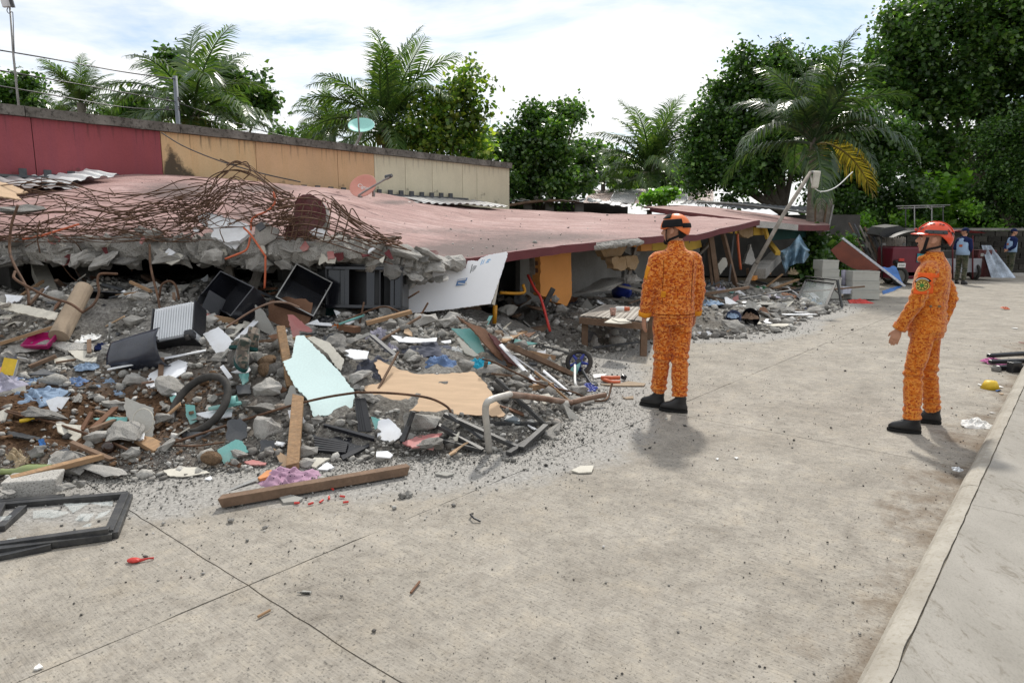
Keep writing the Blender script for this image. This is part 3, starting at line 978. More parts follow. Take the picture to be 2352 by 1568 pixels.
rough_strip([at(470,560,7.55),at(560,570,7.5),at(640,575,7.5),at(720,580,7.45),at(800,575,7.5),at(870,575,7.6)],.17,'broken_edge',house,M_conc,seed=14,n=11)
for k in range(64):
 a=R.uniform(0,9.2);p=roof_pt(a/20,0);dp=max(0,noise.noise(Vector((a*1.3,2,0)))+.35)
 s=R.uniform(.12,.3)
 o=link('edge_chunk',rock(R.randrange(12),R.choice([M_conc,M_conc,M_conc2,M_conc3])),house)
 o.matrix_basis=wmat(house).inverted()@TR(p+Vector((R.uniform(-.1,.1),R.uniform(-.22,.05),-.20-.22*dp*R.random())),R.uniform(-.6,.6),R.uniform(-.6,.6),R.uniform(0,6),(s*1.2,s*.9,s*.7))
for i in range(26):
 u=R.uniform(60,900);p=at(u,R.uniform(548,600),7.42-.00015*u)
 ol=[(math.cos(a_)*R.uniform(.5,1),math.sin(a_)*R.uniform(.5,1))for a_ in sorted(R.uniform(0,6.28)for _ in range(6))]
 s=R.uniform(.05,.12)
 mb=MB();mb.prism([(x*s,y*s)for x,y in ol],.012)
 o=link('edge_flake',mb.mesh('flake',R.choice([M_maroon,M_cream,M_cream,M_pink,M_white])),house)
 o.matrix_basis=wmat(house).inverted()@(frame(p,(R.uniform(-.5,.5),-1,R.uniform(-.2,1)),(1,0,R.uniform(-1,1))))
def beam(p1,p2,w,h,name,m,parent=None,bevel=.003,ragged=0,seed=0,cat=None,label=None,group=None):
 p1,p2=Vector(p1),Vector(p2);d=p2-p1;L=d.length
 z=d.normalized();Fm=frame(p1,z,(z.y,-z.x,.001)if abs(z.z)<.95 else(1,0,0))
 mb=MB();rr=random.Random(seed)
 n=4 if ragged or L>.6 else 1
 vs=[]
 for i in range(n+1):
  f=i/n
  for(a,b_)in((-1,-1),(1,-1),(1,1),(-1,1)):
   e=rr.uniform(-ragged,ragged)if(ragged and i in(0,n))else 0
   vs.append((a*w/2*(1+rr.uniform(-.03,.03)),b_*h/2*(1+rr.uniform(-.03,.03)),f*L+e))
 fs=[(3,2,1,0),tuple(n*4+j for j in range(4))]
 for i in range(n):
  for j in range(4):
   fs.append((i*4+j,i*4+(j+1)%4,i*4+4+(j+1)%4,i*4+4+j))
 mb.add(vs,fs)
 M=Fm if parent is None else wmat(parent).inverted()@Fm
 o=link(name,mb.mesh(name,m),parent,M,bevel)
 if label:tag(o,label,cat or name.replace('_',' '),group)
 return o
def rod(pts,r,name,m,parent=None,n=6,seg=16,label=None,cat=None,smooth=True,group=None):
 mb=MB();mb.tube(spline(pts,seg)if len(pts)>2 else pts,r,n)
 if parent is None:
  o=mb.obj(name,m,smooth=smooth)
 else:
  o=wpart(mb,name,m,parent,smooth)
 if label:tag(o,label,cat or name.replace('_',' '),group)
 return o
# ---------------------------------------------------------------- painted boundary wall behind
TW=12.8
def wall_paint(name,col,stripe,dirtc,amount):
 m,t,b=new_mat(name)
 v=coords(t)
 n1=noise_n(t,v,.8,5,.6)
 r1=ramp(t,[(.3,tuple(c*.84 for c in col)),(.7,tuple(min(1,c*1.1)for c in col))]);t.links.new(n1,r1.inputs[0])
 mp=t.nodes.new('ShaderNodeMapping');mp.inputs['Scale'].default_value=(3.5,3.5,.18);t.links.new(v,mp.inputs['Vector'])
 n2=noise_n(t,mp.outputs[0],1.5,6,.6)
 r2=ramp(t,[(.42,0.0),(.75,.55)]);t.links.new(n2,r2.inputs[0])
 colr=mixc(t,r2.outputs[0],r1.outputs[0],stripe)
 n3=noise_n(t,mp.outputs[0],5.5,6,.65)
 sp=t.nodes.new('ShaderNodeSeparateXYZ');t.links.new(v,sp.inputs[0])
 mr_=nd(t,'ShaderNodeMapRange');t.links.new(sp.outputs['Z'],mr_.inputs['Value'])
 mr_.inputs['From Min'].default_value=2.3;mr_.inputs['From Max'].default_value=3.5;mr_.inputs['To Min'].default_value=-.22;mr_.inputs['To Max'].default_value=.20
 ad=nd(t,'ShaderNodeMath',operation='ADD');t.links.new(n3,ad.inputs[0]);t.links.new(mr_.outputs[0],ad.inputs[1])
 r3=ramp(t,[(.66,0.0),(.82,amount)]);t.links.new(ad.outputs[0],r3.inputs[0])
 colr=mixc(t,r3.outputs[0],colr,dirtc)
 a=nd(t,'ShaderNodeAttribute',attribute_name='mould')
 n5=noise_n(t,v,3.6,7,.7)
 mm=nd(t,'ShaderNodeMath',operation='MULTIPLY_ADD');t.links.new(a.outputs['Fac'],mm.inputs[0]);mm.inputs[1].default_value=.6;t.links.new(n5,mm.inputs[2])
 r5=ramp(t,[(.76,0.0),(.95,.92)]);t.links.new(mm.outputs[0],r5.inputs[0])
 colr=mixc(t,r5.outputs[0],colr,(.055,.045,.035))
 n4=noise_n(t,v,40,4,.7);r4=ramp(t,[(.3,.85),(.55,1)]);t.links.new(n4,r4.inputs[0])
 colr=mixc(t,.7,colr,r4.outputs[0],'MULTIPLY')
 t.links.new(colr,b.inputs['Base Color']);b.inputs['Roughness'].default_value=.8;b.inputs['Specular IOR Level'].default_value=.25
 bump(t,b,n4,.2,.01)
 return m
M_wred=wall_paint('red wall paint',(.32,.08,.09),(.24,.07,.095),(.08,.04,.04),.7)
M_wtan=wall_paint('tan wall paint',(.68,.48,.27),(.62,.37,.17),(.10,.075,.055),.85)
M_wtan2=wall_paint('deeper tan wall paint',(.66,.43,.25),(.62,.39,.2),(.10,.075,.055),.6)
M_wcream=wall_paint('cream wall paint',(.66,.60,.44),(.58,.53,.38),(.14,.12,.09),.5)
M_cope=concrete_mat('mouldy coping',(.10,.092,.08),(.25,.235,.21),big=2.5,speck=18,bmp=.5)
bw=thing('boundary_wall','long firewall painted red, tan and cream under a mouldy concrete coping','wall',ST(5,TW,0))
cuts=[(-420,M_wred),(80,M_wred),(372,M_wtan),(588,M_wtan2),(775,M_wtan2),(859,M_wcream),(930,M_wcream),(992,M_wcream),(1062,M_wcream),(1095,M_wcream),(1170,None)]
ss=[to_st(*hit_t(u,360,TW)[:2])[0]for u,_ in cuts]
WTOP=3.36
for i in range(len(cuts)-1):
 mb=MB();gap=.006
 a0,a1=ss[i]+gap,ss[i+1]-gap
 n=14
 mb.grid(lambda a,b_:ST(a0+(a1-a0)*a,TW,WTOP*b_),n,n)
 vs0=len(mb.v)
 vs=[ST(a0,TW,0),ST(a1,TW,0),ST(a1,TW+.12,0),ST(a0,TW+.12,0),ST(a0,TW,WTOP),ST(a1,TW,WTOP),ST(a1,TW+.12,WTOP),ST(a0,TW+.12,WTOP)]
 mb.add(vs,[(4,5,6,7),(1,2,6,5),(2,3,7,6),(3,0,4,7)])
 o=wpart(mb,'wall_panel',cuts[i][1],bw)
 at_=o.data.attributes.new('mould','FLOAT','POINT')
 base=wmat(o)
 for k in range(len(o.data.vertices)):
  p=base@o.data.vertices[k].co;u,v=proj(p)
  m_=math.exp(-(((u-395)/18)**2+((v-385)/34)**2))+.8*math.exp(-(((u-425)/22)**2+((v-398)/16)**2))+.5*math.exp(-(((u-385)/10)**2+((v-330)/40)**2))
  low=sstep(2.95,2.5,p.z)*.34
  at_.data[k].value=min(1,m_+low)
mb=MB();mb.box((0,0,0),(.01,.01,.01));mb=MB()
a0,a1=ss[0],ss[-1]
mb.add([ST(a0,TW+.03,0),ST(a1,TW+.03,0),ST(a1,TW+.10,0),ST(a0,TW+.10,0),ST(a0,TW+.03,WTOP-.02),ST(a1,TW+.03,WTOP-.02),ST(a1,TW+.10,WTOP-.02),ST(a0,TW+.10,WTOP-.02)],[(4,5,6,7),(0,1,5,4),(2,3,7,6)])
wpart(mb,'wall_core',M_dark,bw)
cl=2.35;n=int((a1-a0)/cl)
for i in range(n+1):
 c0,c1=a0+i*cl+.006,min(a0+(i+1)*cl-.006,a1+.03)
 if c1-c0<.2:continue
 mb=MB();vs=[]
 m_=10
 for k in range(m_+1):
  s=c0+(c1-c0)*k/m_
  for(t,z)in((TW-.07,WTOP+.004),(TW-.075,WTOP+.155),(TW+.17,WTOP+.17),(TW+.17,WTOP+.004)):
   vs.append(ST(s,t+.012*noise.noise(Vector((s*4,z*3,1))),z+.014*noise.noise(Vector((s*3,t,5)))))
 fs=[(3,2,1,0),tuple(m_*4+j for j in range(4))]
 for k in range(m_):
  for j in range(4):
   fs.append((k*4+j,k*4+(j+1)%4,k*4+4+(j+1)%4,k*4+4+j))
 mb.add(vs,fs);wpart(mb,'coping_stone',M_cope,bw)
def sheet(c00,c10,c11,c01,ribs,amp,name,m,parent=None,label=None,cat=None,th=.004,nv=10,warp=0,seed=0,group=None,box=True):
 0
 c00,c10,c11,c01=map(Vector,(c00,c10,c11,c01))
 nn=(c10-c00).cross(c01-c00).normalized()
 if nn.z<0:nn=-nn
 mb=MB();k=ribs*(6 if box else 8)
 def fn(a,b_):
  p=c00.lerp(c10,a).lerp(c01.lerp(c11,a),b_)
  x=(a*ribs)%1
  h=amp*(max(0.,min(1.,(abs(x-.5)*2-.45)*4)))if box else amp*math.sin(2*math.pi*a*ribs)
  return p+nn*(h+warp*noise.noise(Vector((a*3,b_*2,seed))))
 mb.grid(fn,k+1,nv)
 o=mb.obj(name,m)if parent is None else wpart(mb,name,m,parent)
 sd=o.modifiers.new('thickness','SOLIDIFY');sd.thickness=th;sd.offset=0
 if label:tag(o,label,cat or 'roof sheet',group)
 return o
lean=thing('lean_to_roof','low grey corrugated roof squeezed between the red slab and the painted wall','roof',ST(9,12.4,0))
for i in range(5):
 s0=-1.5+i*3.0
 sheet(ST(s0,11.5,2.24),ST(s0+2.98,11.5,2.22),ST(s0+2.98,12.72,2.42),ST(s0,12.72,2.44),12,.03,'roof_sheet',M_tin,lean,warp=.03,seed=i)
for i in range(60):
 s=3.4+i*.33
 if s>12.8:break
 mb=MB();mb.box((0,0,0),(.1,.06,.09+R.uniform(0,.02)),TR(ST(s,12.70,2.52),0,0,A))
 wpart(mb,'ridge_block',M_dgrey,lean)
wall_st(.5,13.2,12.60,2.43,2.47,.16,M_dgrey,'flashing',lean)
sheet(at(30,432,9.9),at(270,404,10.9),at(195,391,11.6),at(-20,424,10.5),7,.035,'roof_sheet',M_tinwhite,None,'bent white ribbed roofing sheet thrown up before the red wall','roof sheet',warp=.06,nv=8)
sheet(at(-120,436,9.6),at(75,426,10.2),at(60,412,10.9),at(-140,418,10.2),5,.035,'roof_sheet',M_tin,None,'dull grey ribbed roofing sheet under the red wall, left of the white one','roof sheet',warp=.04,seed=4)
beam(at(-60,405,10.9),at(130,408,11.2),.12,.1,'purlin',M_dgrey,None,label='dark roof purlin lying at the foot of the red wall',cat='beam')
shed=thing('wrecked_shed','wrecked dark shed with bare block piers and a buckled tin roof behind the slab','shed',at(1280,520,22.5).xy.to_3d())
for u in(1117,1212,1262,1330):
 p=at(u,480,22.5);mb=MB();mb.box((p.x,p.y,1.275),(.28 if u>1200 else .2,.2,2.55));wpart(mb,'pier',M_greywall,shed)
for i,(a,b_)in enumerate((((1090,487),(1182,461)),((1182,461),(1345,462)),((1345,462),(1492,484)))):
 sheet(at(*a,21.8),at(*b_,21.8),at(b_[0],b_[1]-5,24.4),at(a[0]+8,a[1]-6,24.4),6,.03,'roof_sheet',(M_tin,M_tinwhite,M_tin)[i],shed,warp=.06,seed=i)
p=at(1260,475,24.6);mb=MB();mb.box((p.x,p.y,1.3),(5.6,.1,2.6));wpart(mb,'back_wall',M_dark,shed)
rod([at(1090,489,21.6),at(1180,470,21.7),at(1255,461,21.8),at(1330,463,22)],.05,'rafter',M_wooddk,shed)
for i in range(12):
 u=R.uniform(1150,1340);p=at(u,459-3*math.sin((u-1150)/60)+R.uniform(-2,4),22.4)
 o=link('debris',rock(R.randrange(12),R.choice([M_conc,M_dgrey,M_cream])),shed,wmat(shed).inverted()@TR(p,0,0,R.uniform(0,6),(R.uniform(.2,.6),.25,R.uniform(.08,.16))))
fr=thing('far_roof','low hut with a rust streaked corrugated roof beyond the wrecked shed','hut',at(1480,520,34).xy.to_3d())
for i in range(5):
 a0,a1=i/5,(i+1)/5-.004
 A0,A1,B0,B1=at(1335,472,31),at(1640,462,31),at(1360,437,41),at(1640,432,41)
 sheet(A0.lerp(A1,a0),A0.lerp(A1,a1),B0.lerp(B1,a1),B0.lerp(B1,a0),16,.04,'roof_sheet',MATS['galvanised roofing']if i%2 else mat('rusting roofing',(.44,.36,.33),.5,.25,2,.08,30,.5,.25,dirt=.6,dirtcol=(.26,.15,.11),dirt_scale=.8),fr,seed=i,warp=.05)
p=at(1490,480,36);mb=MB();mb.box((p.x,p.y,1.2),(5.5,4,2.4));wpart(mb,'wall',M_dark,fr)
fr2=thing('far_roof','sunlit tin roofed hut seen under the dark tree right of the rusted one','hut',at(1690,520,40).xy.to_3d())
sheet(at(1610,466,36),at(1780,464,36),at(1760,428,50),at(1610,430,50),30,.04,'roof_sheet',M_tinwhite,fr2)
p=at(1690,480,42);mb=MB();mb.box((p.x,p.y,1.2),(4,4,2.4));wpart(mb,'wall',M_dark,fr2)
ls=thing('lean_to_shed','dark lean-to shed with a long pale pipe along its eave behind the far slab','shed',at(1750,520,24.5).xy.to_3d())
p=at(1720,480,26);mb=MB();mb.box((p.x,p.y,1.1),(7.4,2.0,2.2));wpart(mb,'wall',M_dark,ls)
sheet(at(1560,470,24.4),at(1880,486,24.2),at(1850,474,27),at(1580,462,27.5),20,.03,'roof_sheet',M_dgrey,ls,warp=.1)
rod([at(1600,464,24.2),at(1700,470,24.1),at(1858,489,24.0)],.045,'pipe',M_alu,ls)
# ---------------------------------------------------------------- dishes, mast, pole, wires
def dish(name,label,c,n,r,m,arm_to,pole,write=None):
 d=thing(name,label,'satellite dish',pole[-1])
 n=Vector(n).normalized();Fm=frame(c,n,(1,0,0))
 mb=MB();mb.lathe([(.001,-.19*r),(.3*r,-.165*r),(.55*r,-.11*r),(.8*r,-.03*r),(r,.05*r),(r*1.02,.05*r),(r*1.02,.02*r),(.8*r,-.07*r),(.5*r,-.16*r),(.001,-.24*r)],36)
 link('reflector',mb.mesh('reflector',m,True),d,wmat(d).inverted()@Fm)
 tip=Fm@Vector(arm_to)
 rod([Fm@Vector((0,-r*.98,-.05*r)),Fm@Vector((0,-r*1.02,.3*r)),tip],.018,'feed_arm',M_alu,d,n=8)
 mb=MB();mb.tube([tip,tip+(Fm@Vector((0,0,0))-tip).normalized()*.13],[.03,.045],10);wpart(mb,'receiver',M_dgrey,d)
 rod(pole,.028,'pole',M_alu,d,n=8)
 if write:
  txt=text_obj('lettering',write,.42*r,M_paper,Matrix(),None)
  for v in txt.data.vertices:
   x,y=v.co.x,v.co.y
   rr_=math.hypot(x,y)/r
   v.co.z=(-.19+.24*rr_**2)*r+.006+v.co.z
  txt.parent=d;txt.matrix_basis=wmat(d).inverted()@Fm@Matrix.Rotation(rad(-26),4,'Z')
 return d
M_dishg=mat('mint painted dish',(.30,.62,.56),.45,.06,3,.03,40,.4,dirt=.15,dirtcol=(.3,.5,.45))
M_dishp=mat('salmon painted dish',(.60,.26,.20),.5,.08,3,.03,40,.4,dirt=.2,dirtcol=(.5,.3,.26))
c1=at(830,288,14.8)
dish('satellite_dish','mint green satellite dish standing on the wall coping before the palms',c1,(.05,-.62,.78),.27,M_dishg,(.0,-.15,.42),[at(832,299,15.0),at(826,315,15.0),at(815,338,15.0)])
c2=at(834,427,12.6)
dish('satellite_dish','salmon pink satellite dish with white lettering lying on the red roof slab',c2,(-.15,-.80,.58),.245,M_dishp,(.62,-.05,.25),[at(856,436,12.7),at(858,443,12.7),at(858,452,12.7)],'Cignal')
pl=thing('utility_pole','slim grey steel power pole rising behind the wall among palm fronds','utility pole',ST(3.2,14.5,0))
B0=at(406,292,15.5);T0=at(402,175,15.5)
mb=MB();mb.tube([Vector((B0.x,B0.y,0)),T0],[.052,.046],10);wpart(mb,'post',mat('dull grey pole',(.17,.19,.22),.6,.15,4,.1,40,.3),pl,True)
for v in(232,253):
 p=at(400,v,15.5)
 rod([p+Vector((-.16,0,0)),p+Vector((.14,0,0))],.012,'bracket',M_blackm,pl)
 for dx in(-.14,.1):
  mb=MB();mb.lathe([(.01,-.04),(.035,-.03),(.02,0),(.035,.03),(.01,.045)],10,TR(p+Vector((dx,0,.04))));wpart(mb,'insulator',M_dgrey,pl,True)
def cable(pts,label,r=.008,m=M_blackm):
 return rod(pts,r,'cable',m,None,5,24,label,'cable',group=None)
cable([at(-60,106,12),at(120,136,13),at(280,165,14.6),at(402,182,15.45)],'highest overhead wire running from the upper left to the pole top',.012)
cable([at(-60,152,12),at(120,183,13),at(280,212,14.6),at(400,233,15.45)],'middle overhead wire reaching the upper insulators of the grey pole',.012)
cable([at(-60,188,12),at(100,215,13),at(280,246,14.6),at(400,253,15.45)],'lowest overhead wire reaching the lower insulators of the grey pole',.012)
cable([at(402,234,15.45),at(520,275,17),at(640,310,19),at(760,330,21)],'wire leaving the grey pole to the right, in front of the palm',.012)
cable([at(371,305,12.2),at(420,335,11.8),at(500,368,11.2),at(600,398,10.8),at(690,418,10.6)],'slack black wire slanting down across the tan wall',.010)
an=thing('antenna_mast','thin guyed antenna mast with a small white radio box on top','antenna',(0,0,0))
Pb=at(41,255,12.2);Pt=at(21,-6,12.2)
an.matrix_basis=Matrix.Translation((Pb.x,Pb.y,0))
mb=MB();mb.tube([Vector((Pb.x,Pb.y,0)),at(31,130,12.2),Pt],[.02,.018,.012],8);wpart(mb,'mast',M_alu,an,True)
mb=MB();mb.box((0,0,0),(.15,.07,.16),TR(at(15,5,12.15),.1,-.15,.3));wpart(mb,'radio_box',M_white,an,bevel=.01)
mb=MB();mb.box((0,0,0),(.05,.06,.15),TR(at(27,6,12.12),.1,-.15,.3));wpart(mb,'bracket',M_dgrey,an)
rod([at(20,15,12.1),at(16,24,12.1),at(20,31,12.1),at(28,28,12.15),at(30,40,12.15),at(33,120,12.2)],.007,'lead',M_dgrey,an,5,30)
# ---------------------------------------------------------------- people
def camo_mat(name,cols,cell=(.0105,.0105,.0065),sc1=27,sc2=46,cut=(.50,.53),rough=.85):
 m,t,b=new_mat(name)
 c=t.nodes.new('ShaderNodeTexCoord')
 sn=nd(t,'ShaderNodeVectorMath',operation='SNAP');t.links.new(c.outputs['Object'],sn.inputs[0]);sn.inputs[1].default_value=cell
 mp=t.nodes.new('ShaderNodeMapping');mp.inputs['Scale'].default_value=(1,1,1.5);t.links.new(sn.outputs[0],mp.inputs['Vector'])
 n1=noise_n(t,mp.outputs[0],sc1,3,.6);n2=noise_n(t,mp.outputs[0],sc2,2,.6)
 r1=ramp(t,[(cut[0]-.01,cols[0]),(cut[0],cols[1])]);r1.color_ramp.interpolation='CONSTANT';t.links.new(n1,r1.inputs[0])
 r2=ramp(t,[(cut[1]-.01,0.),(cut[1],1.)]);r2.color_ramp.interpolation='CONSTANT';t.links.new(n2,r2.inputs[0])
 col=mixc(t,r2.outputs[0],r1.outputs[0],cols[2])
 v=c.outputs['Object']
 n3=noise_n(t,v,260,2,.6);r3=ramp(t,[(.3,.85),(.7,1.05)]);t.links.new(n3,r3.inputs[0])
 col=mixc(t,1,col,r3.outputs[0],'MULTIPLY')
 t.links.new(col,b.inputs['Base Color']);b.inputs['Roughness'].default_value=rough;b.inputs['Specular IOR Level'].default_value=.15
 b.inputs['Sheen Weight'].default_value=.25
 n4=noise_n(t,v,11,4,.6)
 bump(t,b,n4,.5,.03)
 return m
M_camo=camo_mat('orange digital camouflage',[(.68,.245,.055),(.56,.14,.012),(.33,.05,.007)],cut=(.50,.545))
M_camo2=camo_mat('amber digital camouflage',[(.64,.225,.035),(.55,.145,.012),(.36,.06,.007)],cut=(.50,.565))
M_camog=camo_mat('green camouflage',[(.07,.075,.045),(.035,.045,.025),(.10,.09,.06)],cell=(.04,.04,.03),sc1=9,sc2=12)
M_cuff=mat('plain amber cloth',(.66,.26,.02),.8,.12,8,.15,120,.15)
M_patchor=mat('orange felt patch',(.80,.13,.03),.85,.08,8,.15,160,.1)
M_boot=mat('black leather',(.012,.012,.013),.38,.2,12,.15,60,.5)
M_sole=mat('black rubber sole',(.010,.010,.010),.8,.2,12,.2,60,.3)
M_helO=mat('orange helmet shell',(.80,.19,.045),.35,.03,8,0,50,.5)
M_helR=mat('red orange helmet shell',(.72,.075,.025),.28,.03,8,0,50,.5)
M_strap=mat('black webbing',(.011,.011,.012),.8,.2,20,.2,140,.2)
M_helgrey=mat('grey rubber insert',(.055,.06,.062),.6,.15,10,.1,60,.3)
M_navy=mat('navy cloth',(.012,.02,.075),.9,.2,8,.2,120,.15)
M_vest=mat('light blue vest cloth',(.34,.48,.68),.85,.1,8,.2,120,.15)
M_lip=mat('lips',(.28,.10,.075),.5,.1,20,.1,90,.3)
M_eye=mat('eye white',(.55,.52,.5),.3,.05,20,0,50,.5)
def head_geo(mb,M,k=1.0):
 secs=[(0,.056,0,.026,.026),(0,.045,.012,.042,.044),(0,.033,.03,.053,.060),(0,.020,.06,.064,.080),(0,.010,.095,.071,.091),(0,.004,.13,.074,.096),(0,.0,.165,.0735,.096),(0,-.003,.195,.064,.083),(0,-.004,.215,.045,.060),(0,-.004,.226,.016,.02)]
 mb.loft(secs,20,M=M)
 pt=lambda x,y,z:M@Vector((x,y,z))
 mb.tube([pt(0,.096,.128),pt(0,.106,.112),pt(0,.119,.090),pt(0,.112,.080)],[.009,.011,.0145,.012],8)
 for s in(-1,1):
  mb.ball((s*.013,.101,.083),.0095,6,M)
  mb.tube([pt(s*.052,.072,.126),pt(s*.030,.090,.131),pt(s*.008,.095,.128)],[.008,.010,.007],6)
  mb.ball((s*.040,.062,.087),(.022,.022,.018),8,M)
  mb.ball((s*.079,-.004,.098),(.009,.020,.031),8,M)
  mb.tube([pt(s*.076,.012,.078),pt(s*.083,.008,.075),pt(s*.086,-.018,.088),pt(s*.087,-.026,.112),pt(s*.083,-.012,.128),pt(s*.078,.006,.122)],[.007,.006,.006,.006,.006,.006],6)
 mb.tube([pt(-.022,.086,.058),pt(0,.100,.060),pt(.022,.086,.058)],[.005,.0095,.005],6)
 mb.tube([pt(-.020,.084,.047),pt(0,.097,.047),pt(.020,.084,.047)],[.005,.0095,.005],6)
 mb.ball((0,.074,.016),(.021,.021,.017),8,M)
def hand_geo(mb,W,d,s,n,curl=.5,k=1.0):
 0
 W,d,s,n=Vector(W),Vector(d).normalized(),Vector(s).normalized(),Vector(n).normalized()
 mb.tube([W-d*.03,W,W+d*.04*k,W+d*.088*k],[(.028,.022),(.028,.02),(.040,.016),(.041,.014)],10,up=n)
 for i,L in enumerate((.072,.080,.074,.058)):
  b=W+d*(.082-.003*abs(i-1.2))*k+s*(.030-.0205*i)
  a1,a2,a3=curl*.35,curl*.9,curl*1.35
  p1=b+(d*math.cos(a1)+n*math.sin(a1))*L*.45
  p2=p1+(d*math.cos(a2)+n*math.sin(a2))*L*.32
  p3=p2+(d*math.cos(a3)+n*math.sin(a3))*L*.25
  mb.tube([b-d*.02,b,p1,p2,p3],[.0095,.0095,.0088,.0082,.0062],7)
 b=W+d*.028+s*.028
 t1=b+(d*.75+s*.55+n*.25).normalized()*.040
 t2=t1+(d*.95+s*.12+n*.35).normalized()*.032
 mb.tube([b-s*.015,b,t1,t2],[.014,.0135,.0105,.0075],7)
def limb(mb,pts,rads,n=12):
 P=[];Rr=[]
 for i in range(len(pts)-1):
  for j in range(5):
   f=j/5
   P.append(Vector(pts[i]).lerp(Vector(pts[i+1]),f));Rr.append(rads[i]+(rads[i+1]-rads[i])*f)
 P.append(Vector(pts[-1]));Rr.append(rads[-1])
 mb.tube(P,Rr,n)
def boot_geo(M,ankle=.16,athletic=False):
 up=MB()
 pt=[(0,.055,.025,.048,.135),(0,.055,.05,.049,.137),(0,.045,.075,.047,.118),(0,.012,.10,.045,.078),(0,-.012,.13,.045,.058),(0,-.008,ankle,.045,.05),(0,-.002,ankle+.05,.044,.046)]
 pt=[(a,b_*.9,c,d*.96,e*.92)for a,b_,c,d,e in pt];up.loft(pt,20,M=M)
 so=MB()
 out_=[]
 for i in range(24):
  a=2*math.pi*i/24
  y=.052+.132*math.sin(a);x=.050*math.cos(a)*(1.0+.12*math.sin(a))*(.92 if abs(y-.02)<.05 else 1)
  out_.append((x,y))
 so.prism(out_,.026,M@Matrix.Translation((0,0,.026)))
 return up,so
def person(label,origin,rz,P,k=1.0,group=None):
 o=thing('person',label,'person',Matrix.Translation(origin)@Matrix.Rotation(rz,4,'Z')@Matrix.Diagonal((k,k,k,1)),group)
 vox=P.get('vox',.006)
 fine=P.get('fine',True)
 HM=Matrix.Translation((P.get('head',(0,.015))[0],P.get('head',(0,.015))[1],1.525))@Euler((P.get('pitch',0),0,P['yaw'])).to_matrix().to_4x4()
 sh={-1:P['armL'],1:P['armR']};lg={-1:P['legL'],1:P['legR']}
 b=MB()
 head_geo(b,HM)
 b.tube([(0,-.015,1.40),(0,-.008,1.47),HM@Vector((0,-.012,.02)),HM@Vector((0,-.01,.07))],[.065,.056,.054,.058],12)
 b.loft([(0,0,.86,.13,.09),(0,0,1.0,.13,.085),(0,0,1.25,.15,.085),(0,-.005,1.40,.14,.07),(0,-.01,1.45,.06,.05)],14)
 for s in(-1,1):
  S,E,W_=sh[s][:3]
  limb(b,[(s*.10,-.005,1.40),S,E,W_],[.05,.045,.035,.026])
  hd=sh[s][3]
  hand_geo(b,W_,hd[0],hd[1],hd[2],hd[3])
  H_,K_,A_=lg[s]
  limb(b,[(s*.07,0,.92),H_,K_,A_],[.08,.075,.05,.035])
 me=remesh(b,vox,3 if fine else 1)
 me.materials.append(M_skin);link('body',me,o)
 j=MB();t=P.get('lean',0)
 w_=P.get('w',1)
 j.loft([(0,.0,P.get('hem',.86),.196*w_,.150),(0,.0,.93,.190*w_,.148),(0,.0,1.03,.182*w_,.138),(0,-.002,1.14,.186*w_,.134),(0,-.006,1.26,.20*w_,.138),(0,-.012,1.34,.205*w_,.132),(0,-.016,1.40,.188*w_,.118),(0,-.016,1.44,.145*w_,.098),(0,-.010,1.475,.090,.080),(0,-.004,1.50,.074,.072),(0,0,P.get('collar',1.545),.070,.070)],24)
 for s in(-1,1):
  S,E,W_=map(Vector,sh[s][:3])
  limb(j,[(s*.11,-.01,1.395),S,E,W_+(E-W_).normalized()*.01],[.070,.069,.061,.051],14)
 if P.get('flap'):
  j.tube([(-.075,.035,1.50),(-.05,.085,1.475),(0,.10,1.46),(.05,.085,1.475),(.075,.035,1.50)],[.018,.024,.02,.024,.018],8)
 me=remesh(j,P.get('cvox',.0095),4)
 sd=P.get('seed',0)
 elb=[(Vector(sh[-1][1]),1),(Vector(sh[1][1]),1)]
 def wr(c):
  f=.0075*noise.noise(Vector((c.x*7,c.y*7,c.z*16+sd)))+.0025*noise.noise(Vector((c.x*18,c.y*18,c.z*26+sd)))
  for e,a in elb:
   d=(c-e).length
   if d<.2:f+=.006*(1-d/.2)*math.sin((c.z+c.y*.5)*110+sd)
  if abs(c.z-1.04)<.12 and abs(c.x)<.21:f+=.004*math.sin(c.z*95+c.x*14+2*noise.noise(c*6))
  return f
 push(me,wr)
 me.materials.append(P['top']);jk=link(P.get('topname','jacket'),me,o)
 tr=MB()
 tr.loft([(0,0,.80,.172,.132),(0,0,.90,.176,.138),(0,0,.98,.168,.13)],20)
 for s in(-1,1):
  H_,K_,A_=map(Vector,lg[s])
  cuff=A_+(K_-A_).normalized()*P.get('cuffz',.05)
  limb(tr,[(s*.085,0,.90),H_,K_,cuff],[.096,.094,.076,.069],16)
 me=remesh(tr,P.get('cvox',.0095),4)
 kn=[Vector(lg[-1][1]),Vector(lg[1][1])]
 def wt(c):
  f=.008*noise.noise(Vector((c.x*8,c.y*8,c.z*10+sd+4)))+.003*noise.noise(Vector((c.x*16,c.y*16,c.z*24+sd)))
  for e in kn:
   d=abs(c.z-e.z)
   if d<.14:f+=.005*(1-d/.14)*math.sin(c.z*85+c.x*18)
  if c.z<.26:f+=.006*math.sin(c.z*105+c.y*12+2*noise.noise(c*5))
  return f
 push(me,wt)
 me.materials.append(P['bottom']);link('trousers',me,o)
